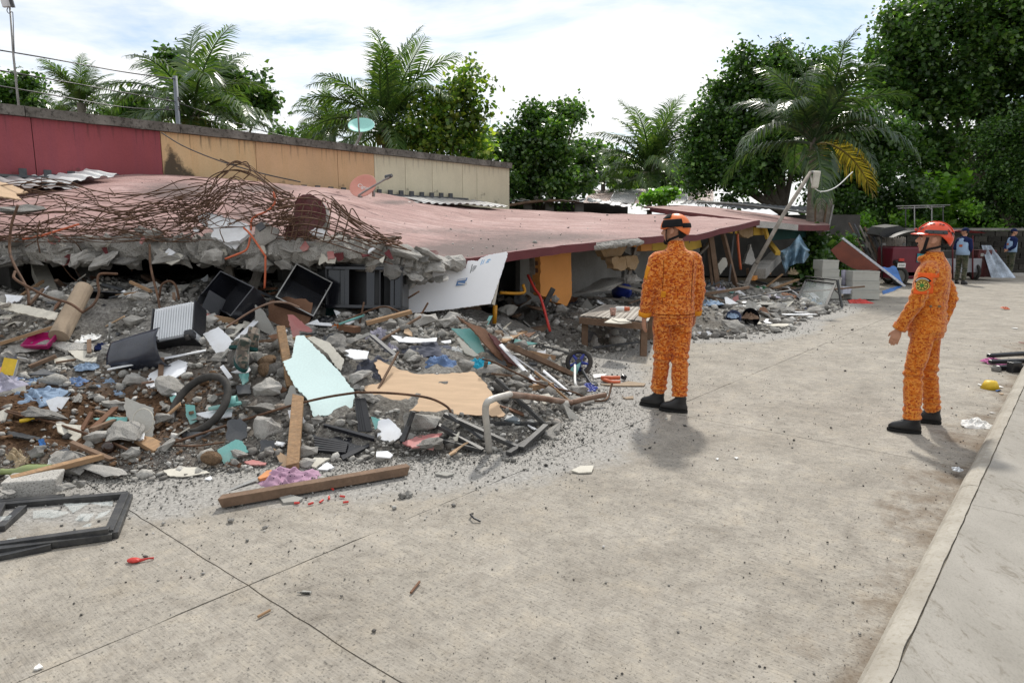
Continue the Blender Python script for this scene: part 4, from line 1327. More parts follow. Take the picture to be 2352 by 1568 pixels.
 for s,fa in((-1,P['feet'][0]),(1,P['feet'][1])):
  A_=Vector(lg[s][2])
  up,so=boot_geo(Matrix.Translation((A_.x,A_.y,A_.z-.10))@Euler((P.get('heel',(0,0))[0 if s<0 else 1],0,fa)).to_matrix().to_4x4())
  bt=link('boot',up.mesh('boot',M_boot,True),o)
  link('sole',so.mesh('sole',M_sole),bt,None,.004)
  if fine:
   lc=MB();Mx=Matrix.Translation((A_.x,A_.y,A_.z-.10))@Euler((0,0,fa)).to_matrix().to_4x4()
   for i in range(4):
    lc.tube([Mx@Vector((-.024,.068-.022*i,.094+.012*i)),Mx@Vector((0,.078-.022*i,.104+.012*i)),Mx@Vector((.024,.068-.022*i,.094+.012*i))],.004,5)
   link('laces',lc.mesh('laces',M_strap),bt)
 for s in(-1,1):
  mb=MB();mb.ball((s*.031,.083,.112),(.013,.008,.0075),8,HM);e=link('eye',mb.mesh('eye',M_eye,True),o)
  mb=MB();mb.ball((s*.031,.0905,.112),(.0055,.002,.0055),8,HM);link('iris',mb.mesh('iris',M_hair,True),e)
  mb=MB();mb.tube([HM@Vector((s*.050,.082,.128)),HM@Vector((s*.030,.099,.134)),HM@Vector((s*.012,.102,.130))],[.003,.0045,.0035],6);link('eyebrow',mb.mesh('eyebrow',M_hair),o)
 mb=MB();mb.tube([HM@Vector((-.022,.088,.054)),HM@Vector((0,.1025,.054)),HM@Vector((.022,.088,.054))],[.004,.007,.004],8);link('lips',mb.mesh('lips',M_lip,True),o)
 mb=MB()
 mb.grid(lambda a,b_:HM@Vector((.0775*math.sin(2.2+a*1.88+.0),.003+.1005*math.cos(2.2+a*1.88),.065+.13*b_)),16,8)
 hr=link('hair',mb.mesh('hair',M_hair,True),o);s_=hr.modifiers.new('s','SOLIDIFY');s_.thickness=.006
 return o,HM,jk
def dome(HM,c,r,lo,az0,az1,el1=1.0,nu=40,nv=14,off=0.0):
 0
 mb=MB()
 def fn(a,b_):
  az=az0+(az1-az0)*a;l=lo(az);el=l+(math.pi/2*el1-l)*b_
  return HM@Vector((c[0]+(r[0]+off)*math.sin(az)*math.cos(el),c[1]+(r[1]+off)*math.cos(az)*math.cos(el),c[2]+(r[2]+off)*math.sin(el)))
 mb.grid(fn,nu,nv);return mb
def shell(mb,name,m,parent,th=.006):
 o=link(name,mb.mesh(name,m,True),parent);s=o.modifiers.new('thickness','SOLIDIFY');s.thickness=th;s.offset=1
 return o
fl,fr_=G(1529,930),G(1546,952)
O1=(fl+fr_)/2
RZ1=rad(3)
inv=(Matrix.Translation(O1)@Matrix.Rotation(RZ1,4,'Z')).inverted()
a,b_=inv@fl,inv@fr_
down=(0,0,-1)
P1=dict(yaw=rad(52),pitch=rad(-4),top=M_camo,bottom=M_camo,seed=1,hem=.868,head=(0,.012),w=1.0,armL=((-.178,-.005,1.375),(-.238,-.02,1.10),(-.252,.03,.865),((-.02,.12,-1),(-.15,1,.1),(1,.1,0),.55)),armR=((.178,-.005,1.375),(.232,.01,1.10),(.225,.07,.875),((-.05,.3,-1),(0,1,.2),(-1,.1,0),.75)),legL=((-.092,0,.86),(-.075,.04,.49),(-.085,.10,.10)),legR=((.092,-.01,.86),(.070,-.03,.49),(.065,-.085,.10)),feet=(rad(50),rad(62)))
p1,H1,j1=person('rescuer in orange camouflage seen from behind, wearing an orange and black helmet',O1,RZ1,P1,1.0)
hl=empty('helmet',(0,0,0));hl.parent=p1
lo1=lambda az:rad(-8)+rad(10)*max(0,math.cos(az))**2-rad(24)*max(0,-math.cos(az))**2+rad(14)*math.exp(-((abs(abs(az)-1.65))/.45)**2)
c1_,r1_=(0,-.006,.128),(.104,.134,.128)
shell(dome(H1,c1_,r1_,lo1,-math.pi,math.pi,.999,56,18),'shell',M_helO,hl)
for s in(-1,1):
 shell(dome(H1,c1_,r1_,lambda z:rad(3),s*.9,s*2.35,.36,24,8,.007),'rail',M_strap,hl,.008)
 shell(dome(H1,c1_,r1_,lambda z:rad(40),s*.55,s*1.45,.72,16,10,.0065),'hook_panel',M_strap,hl,.003)
 rod([H1@Vector((s*.108,.07,.165)),H1@Vector((s*.118,.01,.18)),H1@Vector((s*.112,-.06,.165))],.006,'rail_lip',M_strap,p1,6).name
shell(dome(H1,c1_,r1_,lambda z:rad(40),-.35,.35,.8,12,10,.0065),'hook_panel',M_strap,hl,.003)
shell(dome(H1,c1_,r1_,lambda z:rad(-2),2.35,2*math.pi-2.35,.17,28,5,.0066),'back_band',M_strap,hl,.003)
shell(dome(H1,(0,-.006,.128),(.092,.118,.11),lambda z:rad(-62),2.3,2*math.pi-2.3,-.2,20,6),'nape_pad',M_strap,hl,.012)
def straps(H,par,k=1):
 for s in(-1,1):
  mb=MB();mb.tube([H@Vector(x)for x in((s*.084,.045,.125),(s*.080,.052,.075),(s*.062,.058,.02),(s*.03,.066,-.008),(0,.070,-.012))],[(.004,.012)]*5,8,up=(0,1,0));link('chin_strap',mb.mesh('chin_strap',M_strap),par)
  mb=MB();mb.tube([H@Vector(x)for x in((s*.062,-.075,.062),(s*.082,-.03,.045),(s*.080,.02,.03),(s*.055,.058,.006))],[(.004,.010)]*4,8,up=(0,0,1));link('chin_strap',mb.mesh('chin_strap',M_strap),par)
straps(H1,hl)
mb=MB();mb.ball((0,.085,.012),(.034,.022,.026),10,H1);link('chin_cup',mb.mesh('chin_cup',M_strap,True),hl)
def band(W,E,r,L,name,m,par):
 W,E=Vector(W),Vector(E);d=(E-W).normalized()
 mb=MB();mb.tube([W+d*.005,W+d*L*.5,W+d*L],[r*.98,r,r*1.02],16,cap=False)
 o=link(name,mb.mesh(name,m,True),par);s=o.modifiers.new('t','SOLIDIFY');s.thickness=.004;s.offset=1
 return o
band(P1['armL'][2],P1['armL'][1],.054,.05,'cuff',M_cuff,p1)
band(P1['armR'][2],P1['armR'][1],.054,.05,'cuff',M_cuff,p1)
def on_mesh(jk,rays_,name,m,par,nu=8,nv=8,off=.003,th=.003):
 0
 mb=MB();last=[None]
 def fn(a,b_):
  o_,d_=rays_(a,b_)
  ok,loc,n_,_=jk.ray_cast(o_,d_)
  if ok:last[0]=loc-Vector(d_).normalized()*off
  return last[0]if last[0]is not None else Vector(o_)
 mb.grid(fn,nu,nv)
 o=link(name,mb.mesh(name,m,True),par);s=o.modifiers.new('t','SOLIDIFY');s.thickness=th;s.offset=1
 return o
bpy.context.view_layer.update()
on_mesh(j1,lambda a,b_:((-.105-.035*a,-.5,1.05+.055*b_),(0,1,0)),'waist_tab',M_cuff,p1)
on_mesh(j1,lambda a,b_:((-.6,-.06+.045*a,1.20+.11*b_+.02*a),(1,0,0)),'sleeve_panel',M_cuff,p1)
for s in(-1,1):
 on_mesh(j1,lambda a,b_:((s*(.128+.004*a),-.5,.99+.39*b_),(0,1,0)),'back_pleat',mat('rust seam',(.16,.03,.006),.9,.1,8,0,60,.1),p1,2,30,.0015,.002)
tr1=[c for c in p1.children if c.name.startswith('trousers')][0]
for s in(-1,1):
 on_mesh(tr1,lambda a,b_:((s*(.045+.10*a),-.5,.735+.05*b_),(0,1,0)),'pocket_flap',M_camo,p1,8,5,.006,.005)
on_mesh(j1,lambda a,b_:((-.19+.38*a,-.5,.893+.006*b_),(0,1,0)),'hem_seam',MATS['rust seam'],p1,30,2,.0015,.002)
fl,fr_=G(2080,991),G(2130,970)
O2=(fl+fr_)/2
RZ2=rad(48)
K2=.955
inv=(Matrix.Translation(O2)@Matrix.Rotation(RZ2,4,'Z')@Matrix.Diagonal((K2,K2,K2,1))).inverted()
a,b_=inv@fl,inv@fr_
P2=dict(yaw=rad(14),pitch=rad(3),top=M_camo2,bottom=M_camo2,seed=7,hem=.85,head=(0,.02),w=.95,flap=True,collar=1.535,armL=((-.180,-.01,1.375),(-.222,.055,1.11),(-.215,.165,.875),((0,.30,-1),(0,1,.30),(1,0,0),.5)),armR=((.180,-.015,1.375),(.235,-.12,1.13),(.225,-.06,.89),((-.1,.2,-1),(0,1,.3),(-1,0,0),.8)),legL=((-.098,.0,.86),(-.15,.04,.48),(a.x,a.y-.04,.10)),legR=((.098,-.005,.86),(.14,-.02,.48),(b_.x,b_.y-.03,.10)),feet=(rad(14),rad(8)),cuffz=.02)
p2,H2,j2=person('rescuer in amber camouflage in left profile, wearing a red peaked helmet and an arm crest',O2,RZ2,P2,K2)
hl=empty('helmet',(0,0,0));hl.parent=p2
lo2=lambda az:rad(2)+rad(8)*max(0,math.cos(az))**2-rad(44)*max(0,-math.cos(az)-.25)**1.2+rad(8)*math.exp(-((abs(abs(az)-1.6))/.5)**2)
c2_,r2_=(0,-.008,.125),(.106,.140,.132)
shell(dome(H2,c2_,r2_,lo2,-math.pi,math.pi,.999,64,20),'shell',M_helR,hl,.007)
mb=MB()
mb.grid(lambda a,b_:H2@Vector(((r2_[0]+.004+.030*b_*math.cos((a-.5)*2.0))*math.sin((a-.5)*2.4),c2_[1]+(r2_[1]+.004+.034*b_*math.cos((a-.5)*2.6))*math.cos((a-.5)*2.4),c2_[2]+.030-.012*b_)),24,5)
shell(mb,'peak',M_helR,hl,.006)
shell(dome(H2,c2_,r2_,lambda z:rad(28),-.20,.20,.98,8,14,.0075),'ridge',M_helR,hl,.006)
shell(dome(H2,c2_,r2_,lambda z:rad(20),math.pi-.24,math.pi+.24,.98,8,14,.0075),'ridge',M_helR,hl,.006)
for s in(-1,1):
 shell(dome(H2,c2_,r2_,lambda z:rad(13),s*.95,s*2.2,.29,20,5,.0072),'ear_insert',M_helgrey,hl,.004)
 for(z0,z1,e0,e1)in((.95,1.15,50,.62),(1.2,1.4,52,.635),(1.75,1.95,52,.635),(2.0,2.2,49,.61)):
  shell(dome(H2,c2_,r2_,lambda z:rad(e0),s*z0,s*z1,e1,6,3,.0073),'vent',M_hair,hl,.001)
 shell(dome(H2,c2_,r2_,lambda z,s=s:rad(20+26*(abs(z)-.5)/.35),s*.50,s*.85,.42,8,3,.0073),'vent',M_hair,hl,.001)
 shell(dome(H2,c2_,r2_,lambda z,s=s:rad(34-30*(abs(z)-2.3)/.4),s*2.3,s*2.7,.25,8,3,.0073),'vent',M_hair,hl,.001)
 for az in(1.05,1.4,1.9):
  shell(dome(H2,c2_,r2_,lambda z:rad(17),s*az,s*(az+.07),.22,4,4,.0115),'rivet',M_hair,hl,.002)
mb=MB();mb.box((0,0,0),(.05,.02,.022),TR(H2@Vector((0,.136,.185)),-.6,0,P2['yaw']));link('lamp_clip',mb.mesh('lamp_clip',M_red),hl,None,.004)
straps(H2,hl)
mb=MB();mb.box((0,0,0),(.012,.05,.02),TR(H2@Vector((-.045,.058,-.002)),.6,0,P2['yaw']));link('buckle',mb.mesh('buckle',M_strap),hl,None,.003)
band(P2['armL'][2],P2['armL'][1],.055,.045,'cuff',M_camo2,p2)
bpy.context.view_layer.update()
sx=lambda a,b_:((-.6,-.055+.125*a,1.19+.175*b_),(1,.0,0))
on_mesh(j2,sx,'sleeve_panel',M_patchor,p2,12,12,.004)
on_mesh(j2,lambda a,b_:((-.6,-.085+.05*a,1.325+.035*b_),(1,.0,0)),'sleeve_tab',M_patchor,p2,6,5,.005)
M_crestk=mat('crest black thread',(.015,.015,.014),.9,.1,20,.2,200,.1)
M_crestg=mat('crest gold thread',(.55,.42,.10),.8,.15,30,.2,200,.2)
M_crestw=mat('crest white thread',(.65,.64,.60),.8,.1,30,.2,200,.2)
M_crestv=mat('crest green thread',(.06,.22,.05),.8,.2,30,.2,200,.2)
CY,CZ=.012,1.262
def disc(r0,r1,a0,a1,name,m,off,nu=24,cy=CY,cz=CZ):
 return on_mesh(j2,lambda a,b_:((-.6,cy+(r0+(r1-r0)*b_)*math.cos(a0+(a1-a0)*a),cz+(r0+(r1-r0)*b_)*math.sin(a0+(a1-a0)*a)),(1,0,0)),name,m,p2,nu,4,off,.0015)
TAU=2*math.pi
disc(.001,.050,0,TAU,'crest',M_crestk,.006)
disc(.041,.048,0,TAU,'crest_ring',M_crestg,.0078)
disc(.001,.036,0,TAU,'crest_field',M_crestg,.0078)
for i in range(8):
 disc(.012,.034,i*TAU/8,i*TAU/8+.22,'crest_ray',M_crestk,.0095,4)
disc(.001,.015,0,TAU,'crest_star',M_crestv,.0100)
disc(.052,.070,.35,2.6,'crest_arch',M_crestk,.0066)
disc(.054,.061,.55,2.4,'crest_band',M_crestw,.0084)
tr2=[c for c in p2.children if c.name.startswith('trousers')][0]
on_mesh(tr2,lambda a,b_:((-.6,-.01+.13*a,.66+.045*b_+.05*a),(1,0,0)),'pocket_flap',M_camo2,p2,10,6,.010,.008)
on_mesh(tr2,lambda a,b_:((-.6,.0+.11*a,.52+.13*b_+.04*a),(1,0,0)),'pocket',M_camo2,p2,10,8,.006,.008)
for dy in(-.045,-.10):
 on_mesh(j2,lambda a,b_:((-.6,dy+.010*math.cos(a*TAU)*b_,1.085+.010*math.sin(a*TAU)*b_),(1,0,0)),'button',mat('horn button',(.20,.13,.07),.5,.1,20,0,50,.4),p2,12,3,.004)
def far_person(label,u,v,rz,yaw,k,arms,cap=M_navy):
 d=dict(yaw=yaw,top=M_navy,bottom=M_camog,seed=3,vox=.013,cvox=.016,fine=False,topname='shirt',hem=.92,collar=1.5,w=.95,cuffz=.02,armL=arms[0],armR=arms[1],legL=((-.09,0,.86),(-.10,.02,.48),(-.11,0,.10)),legR=((.09,0,.86),(.11,.0,.48),(.13,-.06,.10)),feet=(rad(12),rad(-12)))
 p,H,j=person(label,G(u,v),rz,d,k)
 vs=MB();vs.loft([(0,0,.915,.20,.158),(0,0,1.05,.192,.148),(0,-.006,1.26,.205,.146),(0,-.012,1.34,.17,.138),(0,-.016,1.41,.13,.122),(0,-.012,1.46,.085,.09)],20)
 link('vest',vs.mesh('vest',M_vest,True),p)
 mk_=MB();mk_.box((0,-.152,1.20),(.10,.004,.07));link('vest_print',mk_.mesh('vest_print',M_orange),p)
 shell(dome(H,(0,-.004,.13),(.088,.112,.112),lambda z:rad(2),-math.pi,math.pi,.999,24,8),'cap',cap,p,.005)
 mb=MB();mb.grid(lambda a,b_:H@Vector((.085*math.sin((a-.5)*2),(.108+.06*b_*math.cos((a-.5)*2.6))*math.cos((a-.5)*1.6),.138-.01*b_)),10,4)
 shell(mb,'cap_peak',cap,p,.004)
 return p
dn=((0,.2,-1),(0,1,.2),(1,0,0),.6)
far_person('guard in a pale blue vest looking back beside the parked tricycle',2204,652,rad(-62),rad(100),.98,(((-.175,0,1.37),(-.24,-.02,1.12),(-.12,.17,1.02),((.8,.4,-.3),(0,.5,.8),(0,-1,0),.7)),((.175,0,1.37),(.24,-.02,1.12),(.12,.17,1.02),((-.8,.4,-.3),(0,.5,.8),(0,-1,0),.7))))
far_person('guard in a pale blue vest standing against the block wall at the far edge',2316,637,rad(-95),rad(-10),.97,(((-.175,0,1.37),(-.25,-.06,1.12),(-.10,-.17,1.0),((.8,-.2,-.4),(0,.5,.8),(0,-1,0),.7)),((.175,0,1.37),(.25,-.06,1.12),(.10,-.17,1.0),((-.8,-.2,-.4),(0,.5,.8),(0,-1,0),.7))))
# ---------------------------------------------------------------- debris: the things one can tell apart
HEROES,LM=[],[]
def lm(phrase,p):
 LM.append((phrase,Vector(p)))
def board(name,label,cat,pix,n,m,th=.012,jag=0,anchor=None,lift=.03,seed=0,short=None,keep=True,side=None,group=None):
 if anchor is None:
  u,v=max(pix,key=lambda a:a[1])
  p=hit(u,v)+Vector((0,0,lift))
 elif len(anchor)==3 and not isinstance(anchor,Vector):
  p=at(*anchor)
 else:
  p=anchor
 if anchor is None:
  n=Vector(n).normalized()
  for _ in range(5):
   W=[hit_plane(u,v,p,n)for u,v in pix];c=sum(W,Vector())/len(W)
   W+=[c]+[c.lerp(x,.5)for x in W]
   d=sorted(height(x.x,x.y,False)+.015-x.z for x in W)[int(len(W)*.86)]
   if d<.004:break
   p=p+n*d*n.z
 o=wslab(pix,p,n,th,name,[m,side]if side else m,None,jag,seed,mi_side=1 if side else None)
 tag(o,label,cat,group)
 if keep:HEROES.append((pix,o.matrix_basis.translation.copy()))
 if short:lm(short,o.matrix_basis.translation)
 return o
def plank(name,label,cat,z,x1,y1,x2,y2,w,h,m,l1=.04,l2=.04,ragged=0,seed=0,short=None,group=None,Y1=None,Y2=None):
 a,b_=q(z,x1,y1),q(z,x2,y2)
 p1_=at(a[0],a[1],Y1)if Y1 else hit(a[0],a[1],l1)
 p2_=at(b_[0],b_[1],Y2)if Y2 else hit(b_[0],b_[1],l2)
 o=beam(p1_,p2_,w,h,name,m,None,.003,ragged,seed,cat,label,group)
 k=(Vector(p1_)+Vector(p2_))/2
 if short:lm(short,k)
 return o
def chunk(label,z,x,y,wpx,hpx,m=M_conc,seed=0,short=None,name='concrete_chunk',cat='concrete lump',lift=.0,rz=None,Y=None,deep=.8,group=None):
 u,v=q(z,x,y);s=ZO[z][2]if z!='P' else 1
 p=at(u,v,Y)if Y else hit(u,v,.05)
 k=p.y/1560*s
 w_,h_=wpx*k,hpx*k
 rr=random.Random(seed*7+1)
 o=link(name,rock(seed,m))
 o.matrix_basis=TR(p+Vector((0,w_*.15,lift)),rr.uniform(-.25,.25),rr.uniform(-.25,.25),rr.uniform(-.5,.5)if rz is None else rz,(w_*1.25,w_*deep*1.1,h_*1.3))
 tag(o,label,cat,group)
 HEROES.append(([(u-wpx*s/2,v-hpx*s/2),(u+wpx*s/2,v-hpx*s/2),(u+wpx*s/2,v+hpx*s/2),(u-wpx*s/2,v+hpx*s/2)],p))
 if short:lm(short,p)
 return o
def cloth(name,label,cat,z,x,y,wpx,hpx,m,seed=0,short=None,lift=.02,rz=0,Y=None,folds=5,flat=1.0,m2=None):
 u,v=q(z,x,y);s=ZO[z][2]
 p=at(u,v,Y)if Y else hit(u,v,.03)
 k=p.y/1560*s
 w_,h_=wpx*k,hpx*k
 mb=MB()
 def fn(a,b_):
  an_=a*TAU;r=b_
  e=1+.45*noise.noise(Vector((math.cos(an_)*1.7,math.sin(an_)*1.7,seed)))+.15*noise.noise(Vector((math.cos(an_)*5,math.sin(an_)*5,seed)))
  x_=math.cos(an_)*r*e;y_=math.sin(an_)*r*e
  sdv=Vector((x_*1.2+seed*3.1,y_*1.2,seed))
  wv=noise.noise_vector(sdv*1.3)
  rid=lambda ph,fr,c_,s_:(1-abs(math.sin(fr*(x_*c_+y_*s_)+ph+3.2*wv.x)))**1.6
  z_=(.42*rid(seed,folds*.8,.8,.6)+.34*rid(seed*2,folds*1.1,-.5,.85)+.16*rid(1,folds*2.1,.3,.95))*(1-r**4)+max(0,1-r*r)*.28*flat+.05*noise.noise(sdv*6)
  return Vector(((x_+.08*wv.y)*w_*.58,(y_+.08*wv.z)*w_*.46,z_*h_*.52))
 mb.grid(fn,64,24,closed_u=True)
 o=link(name,mb.mesh(name,m,True));o.matrix_basis=TR(p+Vector((0,.04,lift-h_*.38)),rad(12),0,rz)
 sd_=o.modifiers.new('t','SOLIDIFY');sd_.thickness=.004
 tag(o,label,cat)
 HEROES.append(([(u-wpx*s/2,v-hpx*s/2),(u+wpx*s/2,v-hpx*s/2),(u+wpx*s/2,v+hpx*s/2),(u-wpx*s/2,v+hpx*s/2)],p))
 if short:lm(short,p)
 return o
# --- boards
board('wall_board','large pale turquoise board lying bright in the middle of the rubble heap','board',qs('B',1045,383,1110,375,1175,440,1400,670,1540,850,1515,1010,1195,1055,1140,905,1030,790,935,597,1015,560),(.12,-.60,.79),M_turqpale,.012,.006,seed=1,short='the pale turquoise board')
board('plywood_sheet','tan plywood sheet with a torn upper left edge at the front of the heap','board',qs('C',270,590,300,578,460,650,640,700,800,705,1110,680,1200,770,1280,890,1370,1035,1355,1052,250,985,185,805,345,765),(.04,-.46,.88),M_ply,.012,.010,seed=2,short='the tan plywood sheet',side=M_wooddk)
door=board('door_panel','large white door panel with a blue number plate leaning against the red fascia','door',qs('H',-42,880,10,862,150,846,230,862,262,838,330,832,480,818,520,822,545,798,620,772,742,750,752,768,700,930,622,1148,300,1192,-5,1222,-20,1060),(.12,-.95,.29),mat('glossy white door skin',(.86,.875,.90),.4,.02,3,.02,40,.4),.045,.004,anchor=(1050,650,8.25),seed=3,short='the white door',side=M_cream)
dn_=Vector((.12,-.95,.29)).normalized()
def on_door(pix,name,m,off=.003,th=.003):
 p=at(1050,650,8.25)+dn_*(off+th)
 return wslab(pix,p,dn_,th,name,m,door)
on_door(qs('H',352,1013,368,963,444,950,424,1003),'number_plate',mat('blue enamel',(.085,.19,.40),.4,.05,5,0,40,.5))
on_door(qs('H',350,1016,424,1005,423,1010,352,1021),'plate_edge',M_paper,.004)
pc=hit_plane(*q('H',398,981),at(1050,650,8.25),dn_)+dn_*.007
tx=(hit_plane(*q('H',300,992),at(1050,650,8.25),dn_)-hit_plane(*q('H',500,960),at(1050,650,8.25),dn_)).normalized()*-1
Fm=frame(pc,dn_,tx)
text_obj('lettering','17',.15,M_paper,wmat(door).inverted()@Fm@Matrix.Rotation(rad(-90),4,'Z')@Matrix.Diagonal((.62,1,1,1)),door,.001,True)
for(x,y,w_,h_,m_)in((462,880,5,66,M_dgrey),(472,880,3,40,M_dgrey),(480,880,3,46,M_dgrey),(488,876,3,40,M_dgrey),(496,872,3,30,M_dgrey)):
 on_door(qs('H',x,y+h_/2,x+16,y-h_/2,x+16+w_,y-h_/2,x+w_,y+h_/2),'printed_line',m_,.001,.0015)
for pix in(qs('H',540,852,556,812,562,811,547,851),qs('H',556,846,570,812,575,811,562,845),qs('H',580,838,606,832,606,822,590,824),qs('H',592,822,620,815,618,804,598,810)):
 on_door(pix,'printed_mark',mat('pale blue print',(.30,.52,.78),.6,.1,20,0,40,.3),.001,.0015)
on_door(qs('H',96,925,120,893,160,885,158,905,125,930),'torn_hole',M_woodgrey,.0005,.002)
on_door(qs('H',236,880,280,868,282,885,250,893),'torn_hole',M_woodgrey,.0005,.002)
wslab(qs('H',752,765,725,850,690,960,652,1160,630,1150,690,950,735,790),at(1160,640,8.45),(.45,-.85,.2),.02,'door_edge',M_cream,door)
board('hardboard_piece','broken brown hardboard standing with ragged edges before the black cabinet','board',qs('F',545,1225,700,1195,800,1210,900,1245,885,1340,850,1440,640,1450,520,1380,530,1290),(.0,-.93,.36),M_plydark,.014,.014,seed=4,short='the torn brown hardboard')
board('wall_board','pink painted board shard standing above the pale turquoise board','board',qs('F',690,1345,745,1350,900,1475,890,1490,790,1480,800,1560,765,1575,735,1530),(.3,-.85,.4),M_pink,.012,.006,seed=5,lift=.10,short='the pink shard')
board('tile_shard','grey fin shaped board standing left of the torn brown hardboard','board',qs('F',420,1260,490,1310,600,1500,560,1530,420,1440),(.2,-.9,.35),M_grey,.012,.005,seed=6,lift=.06)
board('wall_board','white board leaning left of the old boots','board',qs('B',270,365,400,305,550,450,540,470,435,545,420,585,360,500),(-.1,-.72,.68),M_white,.014,.004,seed=7,lift=.06,short='the white board by the boots')
board('wall_board','white board lying beside the concrete lump with a steel stub','board',qs('A',1275,770,1325,630,1640,480,1735,510,1700,590,1560,680),(-.05,-.45,.89),M_white,.012,.003,seed=8,short='the white board by the steel stub lump')
plank('trim_strip','long thin white strip lying across the heap under the suitcase','strip','A',990,570,1890,395,.05,.012,M_white,.06,.1,short='the long white strip')
for i,(x1,y1,x2,y2)in enumerate(((1480,670,1840,370),(1700,1385,1850,1240))):
 pass
plank('trim_strip','white angled strip sticking up right of the suitcase','strip','F',270,1555,440,1385,.06,.01,M_white,.05,.12)
plank('trim_strip','cream angled strip next to the white one right of the suitcase','strip','F',205,1530,310,1425,.07,.012,M_cream,.05,.1)
board('wall_board','turquoise shard beside the old boots','board',qs('B',235,745,270,715,440,672,465,710,380,735,300,752),(0,-.35,.93),M_turq,.01,.004,seed=9)
board('trim_piece','small white trim piece standing under the boots','strip',qs('B',410,640,440,622,515,720,480,738),(.0,-.6,.8),M_white,.02,0,seed=1,lift=.07)
board('wall_board','white shard under the toes of the old boots','board',qs('B',480,680,530,630,690,635,650,685,560,690),(.0,-.35,.93),M_white,.01,.004,seed=10)
board('wall_board','turquoise shard beneath the white shard by the boots','board',qs('B',570,700,655,690,650,755,600,790),(.2,-.6,.77),M_turq,.01,.004,seed=11)
board('wall_board','turquoise shard standing inside the bare tyre','board',qs('B',120,950,200,960,218,1090,165,1120,130,1050),(.1,-.8,.6),M_turq,.01,.003,seed=12,lift=.02,short='the turquoise shard in the tyre')
board('wall_board','turquoise shard hanging at the left side of the bare tyre','board',qs('B',-10,895,80,860,95,890,30,940,0,930),(.0,-.7,.7),M_turq,.01,.003,seed=13)
board('wall_board','pointed white shard lying in front of the tyre under the sandal','board',qs('B',195,1028,370,1000,520,990,505,1050,380,1072,280,1060),(.0,-.32,.94),M_white,.01,.003,seed=14,lift=.05,short='the pointed white shard')
board('wall_board','turquoise shard with a notch lying on the earth at the left','board',qs('A',855,1020,960,1008,1168,1008,1165,1170,1025,1188,1050,1090,960,1055),(.0,-.55,.83),M_turq,.01,.003,seed=15,short='the notched turquoise shard')
board('wall_board','turquoise shard propped above the gravel below the big concrete lump','board',qs('B',390,1330,540,1245,600,1260,650,1345,470,1440,440,1445),(.1,-.66,.75),M_turq,.01,.004,seed=16,short='the turquoise shard at the front')
board('tile_shard','dark slate coloured tile shard left of the big flat faced lump','tile',qs('B',475,1090,580,1065,640,1130,630,1230,520,1295,460,1240),(.15,-.75,.64),M_dgrey,.014,.006,seed=17,short='the dark tile shard')
board('tile_shard','dark grey tile shard above the sandal','tile',qs('B',545,795,660,785,670,860,560,865),(.1,-.6,.8),M_dgrey,.014,.005,seed=18)
board('tile_shard','dark bent tile shard standing at the front beside the leaning post','tile',qs('B',750,1250,870,1250,870,1320,790,1325,745,1370),(.1,-.8,.6),M_dgrey,.014,.006,seed=19)
board('wall_board','grey board with a round pale ring near the tyre','board',qs('A',1145,825,1250,865,1410,920,1415,1100,1390,1215,1300,1180,1260,1110,1170,1010,1140,920),(.15,-.62,.77),M_grey,.012,.006,seed=20,short='the grey board with the ring')
mb=MB()
pr=hit(*q('A',1315,1040),.12);mb.tube([pr+Vector((.075*math.cos(i*TAU/24),.02*math.sin(i*TAU/24),.085*math.sin(i*TAU/24)))for i in range(25)],.004,5)
tag(mb.obj('rim',M_cream),'thin pale ring on the grey board near the tyre','ring')
board('wall_board','white shard standing against the leaning post right of the tyre','board',qs('B',925,980,1000,795,1040,800,1050,860,1095,875,1060,960,960,995),(.1,-.75,.6),M_grey,.01,.006,seed=21)
board('wall_board','white torn shard hung on the leaning post over the steel bar','board',qs('B',975,1000,1055,975,1125,1090,1110,1112,1010,1110),(.0,-.85,.5),M_white,.01,.004,seed=22,lift=.16)
board('wall_board','grey white board with yellow ring stains behind the pale turquoise board','board',qs('B',1140,395,1200,385,1330,440,1450,580,1420,670,1390,650,1300,520),(.2,-.62,.75),M_cream,.012,.006,seed=23,lift=.10)
board('wall_board','white shard above the slate coloured clothes','board',qs('B',1405,520,1500,490,1655,510,1640,570,1540,575),(0,-.4,.9),M_white,.01,.004,seed=24,lift=.1)
board('wall_board','long curved white strip under the row of concrete lumps','board',qs('C',410,372,520,385,700,405,800,395,790,425,600,435,480,428),(.0,-.28,.95),M_white,.01,.003,seed=25,lift=.06)
board('wall_board','small white shard right of the curved white strip','board',qs('C',830,425,915,415,915,435,860,440),(0,-.3,.95),M_white,.01,.003,seed=26)
board('wall_board','turquoise board standing right of the row of concrete lumps','board',qs('C',920,318,1010,325,1110,315,1145,380,1212,552,1120,545,1060,450),(.35,-.75,.55),M_turq,.012,.005,seed=27,lift=.04,short='the standing turquoise board')
board('wall_board','grey beige board leaning on the standing turquoise board','board',qs('C',965,400,985,395,1150,545,1100,552,1030,520),(.3,-.7,.6),M_cream,.012,.004,seed=28)
board('hardboard_piece','long brown hardboard sheet sloping down on the right flank of the heap','board',qs('C',965,215,1060,270,1200,320,1330,440,1470,620,1390,640,1230,480,1100,330),(.62,-.55,.56),M_plydark,.014,.007,seed=29,lift=.06,short='the sloping brown hardboard')
board('hardboard_piece','darker second hardboard strip overlapping the long brown sheet','board',qs('C',1230,360,1300,400,1440,560,1480,640,1400,600,1300,470),(.66,-.5,.5),M_maroonold,.014,.006,seed=30,lift=.1)
board('wall_board','dark grey board at the foot of the brown hardboard sheets','board',qs('D',90,95,250,150,330,215,412,330,300,330,120,210),(.3,-.7,.6),M_dgrey,.012,.004,seed=31)
